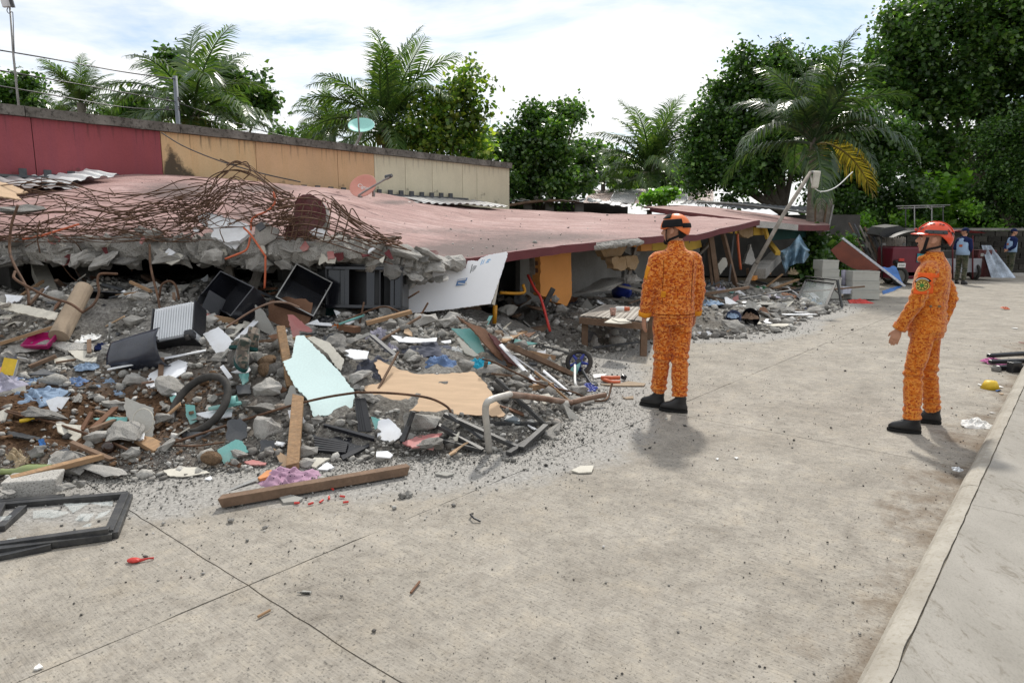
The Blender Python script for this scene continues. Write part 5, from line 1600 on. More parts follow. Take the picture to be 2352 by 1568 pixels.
for i,(x1,y1,x2,y2,w_,lab)in enumerate(((310,40,920,700,.075,'leftmost of three white strips fanning down beside the toy bike'),(470,190,1150,660,.085,'middle of three white strips fanning down beside the toy bike'),(900,400,1285,725,.075,'rightmost of three white strips fanning down beside the toy bike'))):
 plank('trim_strip',lab,'strip','D',x1,y1,x2,y2,w_,.012,M_white,.20-.04*i,.015,seed=i,group=None)
plank('timber','brown timber sloping down to the toy bike wheel','timber','D',440,60,1270,440,.07,.05,M_wooddk,.25,.05,.01,4,'the brown timber by the toy bike')
plank('timber','short orange brown timber end behind the toy bike','timber','D',700,160,1030,225,.07,.05,M_wood,.08,.06,.01,5)
plank('trim_strip','thin white strip lying right behind the orange timber end','strip','D',610,95,900,260,.035,.01,M_white,.1,.05)
plank('timber','grey weathered slat lying under the three white strips','timber','D',1000,440,1340,610,.06,.02,M_woodgrey,.03,.02)
plank('timber','small orange timber block at the feet of the white strips','timber','D',700,640,1010,600,.06,.05,M_wood,.03,.03)
plank('timber','orange timber piece ahead of the dark doorway','timber','D',480,90,710,45,.05,.03,M_wood,.03,.03,.02,3)
board('wall_board','turquoise sliver behind the white and turquoise shard at the front','board',qs('C',248,1052,345,1085,310,1170,280,1160),(0,-.7,.7),M_turq,.01,.003,seed=32)
board('wall_board','white shard with a turquoise corner standing before the plywood','board',qs('C',310,1090,390,1070,455,1120,515,1200,430,1268,300,1230),(.1,-.62,.77),M_white,.012,.006,seed=33,short='the white shard before the plywood')
board('wall_board','flat pink painted shard lying on the gravel below the plywood','board',qs('C',510,1270,640,1215,845,1190,775,1270,770,1325,690,1300,590,1312),(.0,-.2,.98),M_pink,.012,.008,seed=34,short='the flat pink shard')
board('wall_board','red pink sliver lying left of the broken black rack','board',qs('B',610,1430,680,1415,800,1438,790,1455,660,1455),(0,-.15,.99),M_pink,.01,.005,seed=35)
board('wall_board','cream shard with a yellow edge on the gravel right of the leaning post','board',qs('B',1145,1450,1200,1395,1330,1400,1240,1455,1210,1480),(0,-.3,.95),M_cream,.012,.004,seed=36)
board('wall_board','white shard with a black wire on the gravel right of the leaning post','board',qs('B',1225,1490,1310,1435,1370,1475,1300,1500),(0,-.3,.95),M_white,.012,.004,seed=37)
board('paper_scrap','torn cream sheet lying on the gravel at the front of the heap','scrap',qs('B',-60,1500,60,1480,230,1475,330,1520,200,1540,100,1555,-20,1545),(0,-.12,.99),M_cream,.006,.006,seed=38,short='the torn cream sheet')
board('tile_shard','grey slate shard lying in front of the long brown beam','tile',qs('O',915,540,1040,525,1165,560,1120,600,960,610),(0,-.1,1),M_grey,.014,.004,seed=39,lift=.01)
board('tile_shard','lone grey tile shard lying on the road at the edge of the dust','tile',qs('C',780,1530,870,1510,945,1528,880,1548),(0,-.05,1),M_grey,.012,.003,seed=40,lift=.01)
board('wall_board','pale tapered shard lying on the road right of the dust','board',[(1312,1079),(1333,1069),(1364,1068),(1359,1083),(1330,1085)],(0,-.1,1),M_cream,.010,.002,seed=41,lift=.012)
board('slab_piece','long pale concrete sheet lying behind the yellow carton','slab',qs('A',395,305,860,335,850,385,590,392),(0,-.35,.93),M_conc2,.03,.006,seed=42,lift=.06,short='the long pale sheet at the left')
board('wall_board','broad cream board with a stained corner at the left of the heap','board',qs('A',615,385,800,400,895,435,880,500,770,495,690,460),(0,-.38,.92),M_cream,.012,.004,seed=43,lift=.04)
board('wall_board','cream board under the stained one at the left of the heap','board',qs('A',495,470,640,440,800,500,620,520,500,505),(0,-.3,.95),M_cream,.012,.004,seed=44)
board('wall_board','pale grey board lying far left under the broken slab lip','board',qs('E',0,1235,240,1270,490,1330,460,1390,250,1350,0,1290),(0,-.6,.8),M_cream,.014,.006,seed=45,lift=.08,short='the pale board under the slab lip')
board('plywood_sheet','brown panel corner poking in at the left over the tangled rods','board',qs('E',-40,225,100,260,235,320,130,335,180,385,-40,350),(.2,-.4,.9),MATS['plywood'],.014,.006,anchor=(40,440,7.6),seed=46)
board('slab_piece','white plastered slab piece with cracks lying on the torn lip under the rods','slab',qs('E',1655,520,1740,490,1990,560,2080,600,2090,660,2000,730,1880,735,1760,690,1790,640,1660,565),(-.05,-.78,.62),M_white,.04,.008,anchor=(512,530,7.35),seed=47,short='the white plastered slab')
board('slab_piece','small white plaster flake left under the white plastered slab','slab',qs('E',1610,620,1660,625,1655,655,1615,645),(-.05,-.8,.6),M_white,.02,.003,anchor=(448,528,7.3),seed=48)
board('slab_piece','white plaster patch on the grey lump beneath the maroon fragment','slab',qs('F',870,650,920,620,1020,640,990,690,930,685),(0,-.85,.5),M_white,.03,.008,anchor=(730,530,7.25),seed=49)
board('wall_fragment','upright maroon plaster fragment netted by rusty rods on the slab lip','wall fragment',qs('F',750,420,790,360,880,335,960,380,1010,470,1015,560,970,640,850,700,660,690,700,560,745,500),(-.1,-.93,.35),M_maroonold,.12,.012,anchor=(705,490,7.6),seed=50,short='the maroon fragment',side=M_conc)
for i,(z,x,y,w_,h_,m_,lab)in enumerate((('F',510,660,240,220,M_conc2,'concrete block with a black square tile on top beside the orange conduit'),('F',690,790,300,200,M_conc,'grey lump hanging left below the maroon fragment'),('F',900,760,380,190,M_conc,'widest grey lump hanging below the maroon fragment'),('F',1110,720,220,150,M_conc3,'dark lump hanging right of the maroon fragment'),('F',420,900,240,160,M_conc,'lump hanging behind the red orange conduit'),('F',660,930,130,120,M_conc2,'small pale lump hanging over the black bin'),('F',60,830,260,150,M_conc,'lump hanging left of the red orange conduit'),('E',1400,880,260,130,M_conc,'broad lump hanging over the dark void'),('E',1750,850,280,170,M_conc2,'pale lump hanging under the white plastered slab'),('E',800,760,170,130,M_conc2,'pale lump in the middle of the torn lip at the left'),('E',480,780,230,150,M_conc,'grey lump in the torn lip beside the maroon flakes'),('E',120,860,300,140,M_conc,'long lump at the far left of the torn lip'),('E',700,900,260,90,M_conc,'flat lump at the bottom of the torn lip'),('E',60,470,420,150,M_conc3,'dark slab stub at the far left among the rods'),('F',1500,720,260,90,M_conc3,'flat dark scab on the roof edge right of the maroon fragment'),('F',1640,820,340,130,M_conc,'torn concrete corner above the red wall piece'),('F',1250,880,330,90,M_conc2,'long tilted concrete strip over the black cabinet'))):
 chunk(lab,z,x,y,w_,h_,m_,i,lab and('the block with the tile' if i==0 else None),Y=7.35 if z=='E' or x<1000 else 7.6,deep=.7)
board('tile_shard','black square tile stuck on the concrete block beside the orange conduit','tile',qs('F',418,605,475,568,510,610,455,650),(0,-.7,.7),M_black,.012,0,anchor=(598,519,7.2),seed=51)
# --- stone and concrete lumps in the heap
for i,(z,x,y,w_,h_,m_,lab)in enumerate((('B',800,850,270,200,M_conc2,'largest pale concrete lump left of the pale turquoise board'),('B',785,1180,290,225,M_conc2,'flat faced concrete lump in the middle front of the heap'),('B',770,1025,260,130,M_conc3,'dark lump wedged under the rusty bar between two big lumps'),('B',565,1395,170,110,M_conc,'rough lump behind the small stones below the turquoise shard'),('B',1150,1370,165,160,M_conc,'rounded lump right of the splintered leaning post'),('B',910,700,120,140,M_conc3,'dark rounded stone beside the coconut husks'),('B',700,680,110,130,M_conc3,'dark stone left of the coconut husks'),('B',1500,435,130,130,M_conc,'rough lump below the orange rag'),('B',1575,745,185,130,M_conc2,'pale lump right of the pale turquoise board'),('B',485,795,150,75,M_conc,'long lump above the bare tyre'),('B',330,935,95,130,M_conc,'lump inside the bare tyre behind the sandal'),('B',610,960,100,120,M_conc3,'dark lump right of the sandal'),('B',820,1365,90,85,M_conc,'small lump at the foot of the leaning post'),('B',530,1455,80,55,M_conc,'small stone on the gravel before the turquoise shard'),('C',410,300,100,100,M_conc,'round lump, first from the left in the row under the door'),('C',515,290,110,125,M_conc,'lump, second from the left in the row under the door'),('C',685,265,240,175,M_conc2,'largest lump of the row under the white door'),('C',885,268,205,125,M_conc2,'wedge shaped lump at the right end of the row under the door'),('C',1035,650,150,160,M_conc,'lump lying against the faded jeans on the plywood'),('C',1245,675,210,150,M_conc,'lump below the cyan cloth'),('C',1460,810,140,100,M_conc,'lump under the white strips'),('C',670,1120,410,185,M_conc,'broad flat lump with a pinkish underside below the plywood'),('C',1495,950,190,100,M_conc,'lump behind the bent pipe'),('C',85,1120,120,90,M_conc3,'dark lump above the broken black rack'),('A',1222,695,205,160,M_conc2,'pale lump with a steel stub near the left white board'),('A',980,415,195,130,M_conc2,'pale lump beside the navy cloth at the left'),('A',395,375,190,110,M_conc,'rough lump under the magenta dustpan'),('A',180,410,360,130,M_conc,'long rough lump at the far left under the orange plank'),('A',1500,1040,180,145,M_conc,'lump between the tyre and the ringed grey board'),('A',1180,1370,180,110,M_conc,'lump right of the brown bottle'),('E',1085,1430,230,170,M_conc,'lump left of the silver suitcase'),('N',1110,565,490,200,M_conc2,'big flat concrete lump at the front left of the heap'),('N',700,740,200,110,M_conc,'rough lump right of the sawn concrete block'),('N',880,690,130,110,M_conc,'lump between the sawn block and the big flat lump'),('N',60,790,160,100,M_conc2,'pale lump at the left edge above the broken window frame'),('H',750,1200,130,180,M_grey,'striped hollow block leaning inside the dark shop'),('H',1165,1200,90,90,M_conc3,'dark lump beside the step inside the shop'),('H',1110,1120,70,60,M_conc3,'small dark lump at the foot of the orange pier'))):
 chunk(lab,z,x,y,w_,h_,m_,i+3,('the '+lab.split(' left')[0].split(' with')[0].split(' at')[0])if i in(0,1,16,17,21,24,31)else None,lift=.02,Y={'H':9.6}.get(z))
o=chunk('block with a whitened top standing alone on the gravel before the long beam','C',360,1415,165,130,M_conc,6,'the lone block with the white top',lift=.02,deep=.75)
wslab(qs('C',285,1385,300,1350,395,1345,430,1370,400,1392),o.matrix_basis.translation+Vector((0,0,.062)),(0,-.25,.97),.008,'plaster_skin',M_white,o)
bk=qs('N',85,660,90,610,560,560,640,590,640,640)
o=beam(hit(*q('N',110,700),.06),hit(*q('N',630,655),.06),.20,.13,'concrete_block',M_conc2,None,.012,.03,4,'concrete block','long squared concrete block at the front left under the timber')
lm('the squared concrete block',o.matrix_basis.translation)
for i,(z,x,y,w_,h_,lab)in enumerate((('B',805,590,165,90,'upper coconut husk beside the old boots'),('B',800,660,150,120,'lower coconut husk beside the old boots'),('B',340,1400,175,120,'dark coconut husk lying at the front left of the turquoise shard'))):
 u,v=q(z,x,y);p=hit(u,v,.08);k=p.y/1560*.275
 mb=MB();mb.ball((0,0,0),(w_*k/2,w_*k*.42,h_*k/2),20)
 mb.v=[tuple(Vector(c)*(1+.10*noise.noise(Vector(c)*22+Vector((i,0,0)))+.05*noise.noise(Vector(c)*60)))for c in mb.v]
 o=link('coconut_husk',mb.mesh('husk',M_coir,True));o.matrix_basis=TR(p,.2,.3*(i-1),.4*i);tag(o,lab,'coconut')
 HEROES.append((qs(z,x-w_/2,y-h_/2,x+w_/2,y-h_/2,x+w_/2,y+h_/2,x-w_/2,y+h_/2),p))
lm('the coconut husks',hit(*q('B',800,630),.05))
# --- timbers, posts
plank('timber_beam','long brown wooden beam lying on the road in front of the heap','beam','O',300,600,2245,265,.072,.058,M_wooddk,.045,.045,.02,2,'the long brown beam')
plank('timber_post','splintered light timber post leaning up through the middle of the heap','post','B',1020,1470,1065,900,.085,.06,M_wood,.02,.18,.03,3,'the splintered leaning post')
plank('timber_post','upper timber post sticking out above the pale turquoise board','post','B',1005,800,920,320,.07,.05,M_wood,.04,.26,.02,4)
plank('plank','orange brown plank lying across the rubble at the far left','plank','A',-30,345,565,160,.09,.03,M_wood,.08,.16,.0,5,'the orange plank')
plank('timber','tan timber lying across the front left corner of the heap','timber','A',100,1580,935,1365,.07,.035,M_wood,.10,.08,.01,6,'the tan timber at the front left')
plank('plank','broad orange plank resting on the row of lumps before the white door','plank','F',1355,1415,1720,1320,.085,.04,M_wood,.10,.14,.01,7,'the orange plank by the door')
plank('timber','split brown timber sunk in the earth at the left','timber','A',1165,1130,1460,1300,.12,.03,M_wood,.04,.02,.03,8)
plank('timber','short dark timber lying before the yellow carton','timber','A',265,550,510,450,.06,.03,M_wooddk,.05,.07,.01,9)
plank('timber','rust brown stick leaning beside the notched turquoise shard','timber','A',815,1150,1060,925,.05,.02,M_plydark,.02,.1,.02,10)
plank('timber','thin reddish stick at the left of the notched turquoise shard','timber','A',750,1130,840,970,.03,.02,M_plydark,.02,.08,.01,11)
plank('timber','orange timber stub under the black drawers','timber','F',70,1375,250,1400,.09,.06,M_wood,.06,.06,.02,12)
plank('timber','grey timber leaning over the black cabinet top','timber','F',1370,970,1520,810,.10,.05,M_woodgrey,ragged=.02,seed=13,Y1=7.5,Y2=7.7)
plank('timber_post','left wooden prop leaning under the torn slab','post','F',230,1175,195,940,.10,.06,M_woodgrey,Y1=7.9,Y2=7.9,seed=14)
plank('timber_post','right wooden prop leaning under the torn slab near the orange conduit','post','F',370,1210,450,980,.12,.06,M_woodgrey,Y1=7.9,Y2=8.0,seed=15)
plank('timber','upper dark orange batten in the void left of the black bin','timber','F',360,1140,600,1125,.05,.03,M_plydark,Y1=8.1,Y2=8.0)
plank('timber','lower dark orange batten in the void left of the black bin','timber','F',400,1200,600,1160,.07,.03,M_plydark,Y1=8.0,Y2=7.9)
plank('timber','grey timber lying in the dark void behind the suitcase','timber','E',1210,1020,1520,1200,.10,.04,M_wooddk,Y1=8.3,Y2=7.9)
plank('timber','orange end of a buried timber left of the door foot','timber','C',0,310,135,330,.08,.06,M_plydark,.08,.08)
plank('plank','rust stained board lying at the foot of the dark shop','plank','C',1330,430,1520,345,.12,.02,M_wood,.03,.05,.02,16)
mb=MB();a_=hit(*q('E',490,1530),.12);b2_=hit(*q('E',660,1215),.12)
mb.tube([a_,b2_+Vector((0,.1,.10))],[.085,.08],16);lm('the brown tube',a_)
tag(mb.obj('cardboard_tube',mat('cardboard',(.33,.26,.19),.9,.12,6,.1,50,.15),smooth=False),'brown cardboard tube leaning in the left rubble beside the black boxes','tube')
plank('column_stub','white tapered column leaning in the dark void at the left','column','E',420,1190,330,970,.16,.14,M_cream,Y1=7.5,Y2=8.2,seed=18,short='the white column stub')
plank('column_stub','grey panel leaning in the dark void right of the white column','column','E',840,1190,720,950,.25,.05,M_grey,Y1=7.8,Y2=8.6,seed=19)
# --- black plastic drawers and cabinet
def bin_(label,c,n,x,w_,h_,d_,m=M_black,rim=M_black,name='plastic_bin',taper=.9,short=None):
 0
 t=thing(name,label,'plastic bin',frame(c,n,x))
 th=.006
 mb=MB()
 def ring(z,k):return[(-w_/2*k,-h_/2*k,z),(w_/2*k,-h_/2*k,z),(w_/2*k,h_/2*k,z),(-w_/2*k,h_/2*k,z)]
 vs=ring(0,1)+ring(-d_,taper);mb.add(vs,[(0,1,5,4),(1,2,6,5),(2,3,7,6),(3,0,4,7),(4,5,6,7)])
 o=link('tray',mb.mesh('tray',m),t);s=o.modifiers.new('t','SOLIDIFY');s.thickness=th
 mb=MB();r_=ring(.002,1.01)+ring(.002,.955);r2=[(a,b_,z-.012)for a,b_,z in r_]
 mb.add(r_+r2,[(0,1,5,4),(1,2,6,5),(2,3,7,6),(3,0,4,7),(8,9,1,0),(9,10,2,1),(10,11,3,2),(11,8,0,3)])
 link('rim',mb.mesh('rim',rim),t)
 if short:lm(short,c)
 HEROES.append(([proj(t.matrix_basis@Vector(v))for v in ring(0,1)],Vector(c)))
 return t
M_blackgl=mat('glossy black plastic',(.012,.013,.018),.16,.2,5,.02,40,.6,dirt=.12,dirtcol=(.05,.05,.05))
bin_('open black drawer with a pale rim tipped toward the left of the black cabinet',at(700,665,7.2),(.45,-.72,.55),(.5,.5,-.7),.42,.48,.30,M_blackgl,M_alu,short='the tipped black drawer')
bin_('black drawer tilted over the suitcase with its inside up',at(518,672,6.95),(-.35,-.70,.62),(.78,.0,-.55),.62,.36,.24,M_blackgl,M_blackgl,short='the black drawer above the suitcase')
bin_('black drawer edge jutting down beside the suitcase right side',at(455,706,6.8),(-.7,-.5,.5),(.5,.2,-.85),.34,.26,.18,M_black,M_blackgl)
bin_('black box standing open at the left of the rubble',at(232,705,7.0),(-.1,-.9,.4),(1,0,-.1),.40,.34,.25,M_black,M_black,short='the black boxes at the left')
bin_('black box tilted on its corner in front of the open box',at(205,745,6.75),(-.55,-.72,.45),(.8,-.45,.35),.40,.32,.26,M_black,M_black)
p=hit(*q('A',1310,380),.12)
mb=MB()
mb.grid(lambda a,b_:Vector(((a-.5)*.52,.16*math.cos(2.6*(b_-.5)+.2)+.03*noise.noise(Vector((a*3,b_*3,1))),.17*math.sin(2.6*(b_-.5))-.06*a)),20,12)
o=link('plastic_shell',mb.mesh('shell',mat('dark navy plastic',(.02,.025,.04),.25,.2,5,.03,40,.6,dirt=.25,dirtcol=(.1,.1,.1)),True));o.matrix_basis=TR(p,rad(-15),rad(10),rad(170));s=o.modifiers.new('t','SOLIDIFY');s.thickness=.006
tag(o,'dark navy plastic bin shell lying cracked below the suitcase','plastic shell');lm('the navy bin shell',p)
HEROES.append((qs('A',1070,260,1520,260,1540,470,1180,490),p))
cb=thing('plastic_cabinet','black plastic drawer cabinet lying on its side left of the white door','cabinet',at(835,715,7.45))
Mc=frame(at(835,660,7.5),(-.02,-.99,.12),(1,.04,-.02))
def cbox(c,s,name='panel',m=M_black):
 mb=MB();mb.box(c,s,Mc);return wpart(mb,name,m,cb,bevel=.004)
CW,CH,CD=.86,.47,.42
cbox((0,CH/2-.012,-CD/2),(CW,.02,CD));cbox((0,-CH/2+.012,-CD/2),(CW,.02,CD));cbox((-CW/2+.012,0,-CD/2),(.02,CH-.05,CD));cbox((CW/2-.012,0,-CD/2),(.02,CH-.05,CD));cbox((0,0,-CD+.008),(CW-.05,CH-.05,.012))
for x,w_ in((-.185,.05),(.077,.09),(.315,.04)):cbox((x,0,-.008),(w_,CH-.045,.022),'front_bar',M_blackgl)
cbox((-.32,0,-.05),(.21,CH-.06,.02),'side_panel',M_blackgl);cbox((.385,0,-.02),(.09,CH-.06,.02),'side_panel',M_blackgl)
for y in(CH/2-.025,-CH/2+.025):cbox((0,y,.004),(CW-.02,.035,.02),'front_rail',M_blackgl)
for x in(-.27,.17):cbox((x,0,-.14),(.02,CH-.06,.2),'divider')
for k in range(3):
 cbox((-.15-.14*k,CH/2+.012+.003*k,-.10-.09*k),(CW-.05,.014,.05),'shelf_lip',M_blackgl)
cbox((-CW/2-.09,.02,-.30),(.16,CH-.08,.03));lm('the black cabinet',at(835,690,7.4))
HEROES.append((qs('F',970,990,1700,1010,1700,1310,1000,1320),at(835,690,7.4)))
board('plastic_sheet','dark teal plastic piece under the tipped black drawer','plastic piece',qs('F',1010,1225,1165,1305,1170,1340,1005,1355),(.2,-.8,.5),M_tealpl,.01,.003,seed=52,lift=.06)
rk=thing('plastic_rack','broken black slotted plastic rack lying on the gravel below the pale turquoise board','rack',hit(*q('B',1400,1330)))
rp=hit(*q('B',1420,1395))+Vector((0,0,.02));rn=Vector((.05,-.36,.93))
def rpart(pix,name,th=.012,m=M_black,up=.0):return wslab(pix,rp+rn.normalized()*up,rn,th,name,m,rk)
rpart(qs('B',1180,1200,1420,1160,1655,1235,1650,1290,1430,1385,1240,1330),'base',.012,M_blackgl)
for k in range(6):
 f=k/5
 a_,b2_=(1190+20*f,1215+105*f),(1480-20*f,1268+70*f)
 rpart(qs('B',a_[0],a_[1],b2_[0],b2_[1],b2_[0]+4,b2_[1]+13,a_[0]+4,a_[1]+13),'slot_rib',.02,M_black,.02)
rpart(qs('B',1420,1380,1655,1275,1660,1300,1440,1412),'edge',.03,M_black,.012)
rpart(qs('B',1275,1122,1290,1112,1700,1215,1700,1240),'rail',.03,M_blackgl,.05)
HEROES.append((qs('B',1180,1120,1710,1180,1660,1390,1240,1390),rp));lm('the broken black rack',rp)
for k in range(4):
 plank('louvre_blade',['outermost','second','third','innermost'][k]+' of four black blades standing between the plywood and the pale board','blade','B',1590+22*k,1180,1560+14*k,900,.045,.012,M_black,.02,.16,group=None)
board('plastic_sheet','green black plastic sheet curled in front of the rack','plastic piece',qs('B',1205,1285,1345,1320,1345,1355,1245,1345),(0,-.7,.7),M_tealpl,.012,.004,seed=53,lift=.02)
# --- suitcase
sc_p=hit(*q('E',1400,1500),.16)
Ms=frame(at(396,738,sc_p.y+.05),(-.12,-.80,.58),(1,.05,.16))
su=thing('suitcase','silver ribbed hard shell suitcase lying half buried in the heap','suitcase',Ms)
mb=MB();mb.box((0,0,-.10),(.385,.36,.20));link('shell',mb.mesh('shell',M_silver),su,None,.03)
for k in range(15):
 mb=MB();mb.box((-.165+k*.0236,0,.003),(.012,.33,.010));link('rib',mb.mesh('rib',M_silver),su,None,.003)
for sx_ in(-1,1):
 mb=MB();mb.box((sx_*.155,-.155,-.03),(.085,.07,.09));co=link('corner_guard',mb.mesh('corner',M_black),su,None,.02)
 mb=MB();mb.tube([(sx_*.155-.015,-.20,.0),(sx_*.155+.015,-.20,.0)],.026,14);link('wheel',mb.mesh('wheel',M_rubber,True),co)
 mb=MB();mb.box((sx_*.195,.03,-.10),(.012,.3,.21));link('edge_trim',mb.mesh('trim',M_black),su,None,.004)
mb=MB();mb.box((0,-.186,-.10),(.36,.012,.20));link('base_plate',mb.mesh('plate',M_black),su,None,.004)
HEROES.append((qs('E',1230,1240,1600,1240,1600,1560,1240,1560),sc_p));lm('the silver suitcase',sc_p)
# --- tyre, boots, sandal, bottle, carton, dustpan
p=hit(*q('B',245,950),.12)
Mt=frame(p,(-.25,-.62,.70),(1,0,.2))
mb=MB()
pr_=[]
for i in range(16):
 a_=TAU*i/16;pr_.append((.285+.034*math.cos(a_),.030*math.sin(a_)))
mb.lathe(pr_,48,closed=True)
ty=link('tyre',mb.mesh('tyre',M_rubber,True));ty.matrix_basis=Mt@Matrix.Diagonal((.82,.92,1,1));tag(ty,'bare motorcycle tyre leaning in the middle of the heap','tyre');lm('the bare tyre',p)
mb=MB();mb.lathe([(.262,-.018),(.258,0),(.262,.018)],48);o=link('inner_bead',mb.mesh('bead',M_rubber,True),ty)
def shoe(label,z,x,y,rz,m1,m2,L=.27,lift=.10,name='boot',tilt=(0,0)):
 p=hit(*q(z,x,y),lift)
 t=thing(name,label,'shoe',TR(p,tilt[0],tilt[1],rz,L/.27))
 up,so=boot_geo(Matrix.Translation((0,0,0)),.13)
 link('upper',up.mesh('upper',m1,True),t);link('sole',so.mesh('sole',m2),t,None,.004)
 return t
M_bootcamo=camo_mat('muddy camouflage canvas',[(.09,.075,.06),(.04,.05,.04),(.16,.13,.10)],(.02,.02,.02),14,20)
shoe('muddy old boot with a green sole, upper one of the pair','B',650,505,rad(70),M_bootcamo,MATS['dark green wall'],.30,.18,tilt=(0,rad(25)))
shoe('muddy old boot with a green sole, lower one of the pair','B',570,590,rad(215),M_bootcamo,MATS['dark green wall'],.30,.16,tilt=(rad(-20),rad(-15)))
lm('the old boots',hit(*q('B',600,540),.1))
p=hit(*q('B',450,950),.12)
sd_=thing('sandal','turquoise slide sandal lying on the pointed white shard','sandal',TR(p,rad(8),rad(-6),rad(-78)))
mb=MB();ol=[(.045*math.cos(a_)*(1+.12*math.sin(a_)),.125*math.sin(a_))for a_ in[TAU*i/20 for i in range(20)]];mb.prism(ol,.028);link('sole',mb.mesh('sole',M_turq),sd_,None,.008)
mb=MB();mb.grid(lambda a,b_:Vector((.050*math.cos(math.pi*a),.02+.075*b_,.055*math.sin(math.pi*a)-.01)),14,4);o=link('strap',mb.mesh('strap',M_tealpl if False else M_turq,True),sd_);s=o.modifiers.new('t','SOLIDIFY');s.thickness=.006
HEROES.append((qs('B',335,895,555,900,555,990,340,985),p))
def bottle(label,p,rx,ry,rz,m,name='bottle',k=1.0,prof=None):
 mb=MB();mb.lathe(prof or[(.002,0),(.034,.002),(.036,.02),(.036,.13),(.030,.155),(.016,.185),(.013,.23),(.015,.235),(.015,.245),(.002,.247)],20)
 o=link(name,mb.mesh(name,m,True));o.matrix_basis=TR(p,rx,ry,rz,k);tag(o,label,'bottle');return o
bottle('brown glass bottle lying neck down at the front left',hit(*q('N',1170,260),.07),rad(112),0,rad(195),M_glassbrown,k=1.1);lm('the brown bottle',hit(*q('N',1170,300),.05))
bottle('pale green plastic bottle under the tan timber at the front left',hit(*q('N',640,530),.06),rad(86),0,rad(-80),mat('green tinted plastic',(.22,.27,.10),.2,.1,4,0,40,.5,dirt=.4),k=1.4)
bottle('small yellow capped bottle in the earth at the left edge',hit(*q('A',185,1045),.03),rad(80),0,rad(100),M_yellow,k=.4)
p=hit(*q('A',90,555),.10);ca=thing('carton','yellow and white carton standing open at the left','carton',TR(p,rad(-20),rad(15),rad(25)));lm('the yellow carton',p)
for c_,s_,m_ in(((-.045,0,0),(.005,.11,.14),M_yellow),((.045,0,0),(.005,.11,.14),M_paper),((0,.055,0),(.09,.005,.14),M_paper),((0,-.055,0),(.09,.005,.14),M_yellow),((0,0,-.068),(.09,.11,.005),M_paper),((.07,0,.09),(.07,.11,.005),M_paper)):
 mb=MB();mb.box(c_,s_);link('flap' if c_[2]>.05 else 'side',mb.mesh('side',m_),ca)
board('wall_board','pink board corner jutting in beside the yellow carton','board',qs('A',-30,555,105,530,60,575,-30,600),(0,-.5,.86),M_pink,.01,.003,seed=54,lift=.05)
bin_('magenta dustpan lying below the orange plank at the left',hit(*q('A',360,290),.12),(-.1,-.55,.83),(1,-.2,.1),.26,.17,.05,M_magenta,M_magenta,'dustpan',.85,'the magenta dustpan')
board('foil_packet','crumpled blue snack packet on the stones at the left','packet',qs('N',415,175,475,165,500,235,575,275,450,315),(.3,-.75,.5),mat('blue printed foil',(.03,.16,.45),.3,.6,30,.1,60,.5),.004,.004,seed=55,lift=.02)
for i,(z,x,y,w_,h_,m_,nm,lab,sh_)in enumerate((('C',840,600,330,200,M_denim,'jeans','crumpled faded blue jeans lying at the top of the plywood','the faded jeans'),('C',260,600,330,200,M_clothgrey,'clothes','slate coloured clothes heaped left of the plywood','the slate clothes'),('C',320,365,220,190,M_clothlil,'towel','pale grey towel hanging over the rubble below the orange plank','the pale grey towel'),('C',395,490,160,180,M_clothlil,'shirt','grey white knitted shirt below the pale towel',None),('C',690,490,400,100,M_clothgrey,'trousers','dark slate trousers spread behind the faded jeans',None),('C',950,505,130,110,M_paper,'shirt','white shirt crumpled right of the dark slate trousers',None),('C',1150,610,190,120,M_cyan,'cloth','bright cyan cloth beside the standing turquoise board','the cyan cloth'),('C',295,720,110,110,M_clothgrey,'folded_clothes','folded grey clothes at the torn left edge of the plywood',None),('A',930,700,270,150,M_clothblue,'cloth','dusty light blue cloth lying on the left earth','the light blue cloth'),('A',760,555,170,90,M_clothblue,'cloth','torn sky blue cloth rag above the earth patch',None),('A',130,705,280,100,M_denim,'netting','tangled dark blue fibre bundle at the left edge',None),('A',330,690,190,80,M_clothblue,'cloth','blue grey rag beside the tangled fibre bundle',None),('A',660,690,190,110,M_denim,'netting','frayed blue fibre bundle in the middle of the earth patch',None),('A',1080,790,130,90,M_clothblue,'cloth','limp blue strip of cloth below the light blue cloth',None),('A',770,285,240,70,M_paper,'shirt','checked white shirt under the black boxes',None),('A',910,365,130,80,M_navy,'cloth','navy cloth beside the pale lump at the left',None),('O',1010,350,560,250,mat('dotted lilac cloth',(.40,.25,.34),.9,.1,8,.2,140,.1),'cloth','lilac cloth with dark dots lying over the long brown beam','the dotted lilac cloth'),('N',120,350,240,260,M_brownpl,'sack','stained brown sack gaping at the left edge of the heap','the stained sack'),('N',300,420,330,170,M_brownpl,'sack','stained white and brown sack collapsed over the left stones',None),('N',580,420,270,100,M_paper,'plastic_bag','crumpled white bag right of the stained sacks',None),('B',1390,310,100,110,mat('orange rag',(.36,.10,.02),.9,.2,8,.3,100,.1),'cloth','burnt orange rag below the black cabinet',None),('B',1280,260,230,90,M_black,'cushion','black seat cushion crushed below the tipped drawer',None),('B',1330,400,180,110,M_dgrey,'bag','black and grey bag under the seat cushion',None),('D',1540,640,230,100,M_blue,'toy_part','cobalt blue plastic fairing lying in front of the toy bike',None),('D',1010,670,140,60,M_blue,'plastic_bag','cobalt blue plastic scrap under the white strips',None))):
 o=cloth(nm,lab,nm.replace('_',' '),z,x,y,w_,h_,m_,i,sh_,folds=4+i%4,rz=R.uniform(-.5,.5))
m=MATS['dotted lilac cloth'];t=m.node_tree;b=t.nodes['Principled BSDF']
vo=nd(t,'ShaderNodeTexVoronoi',Scale=38.0);t.links.new(coords(t),vo.inputs['Vector'])
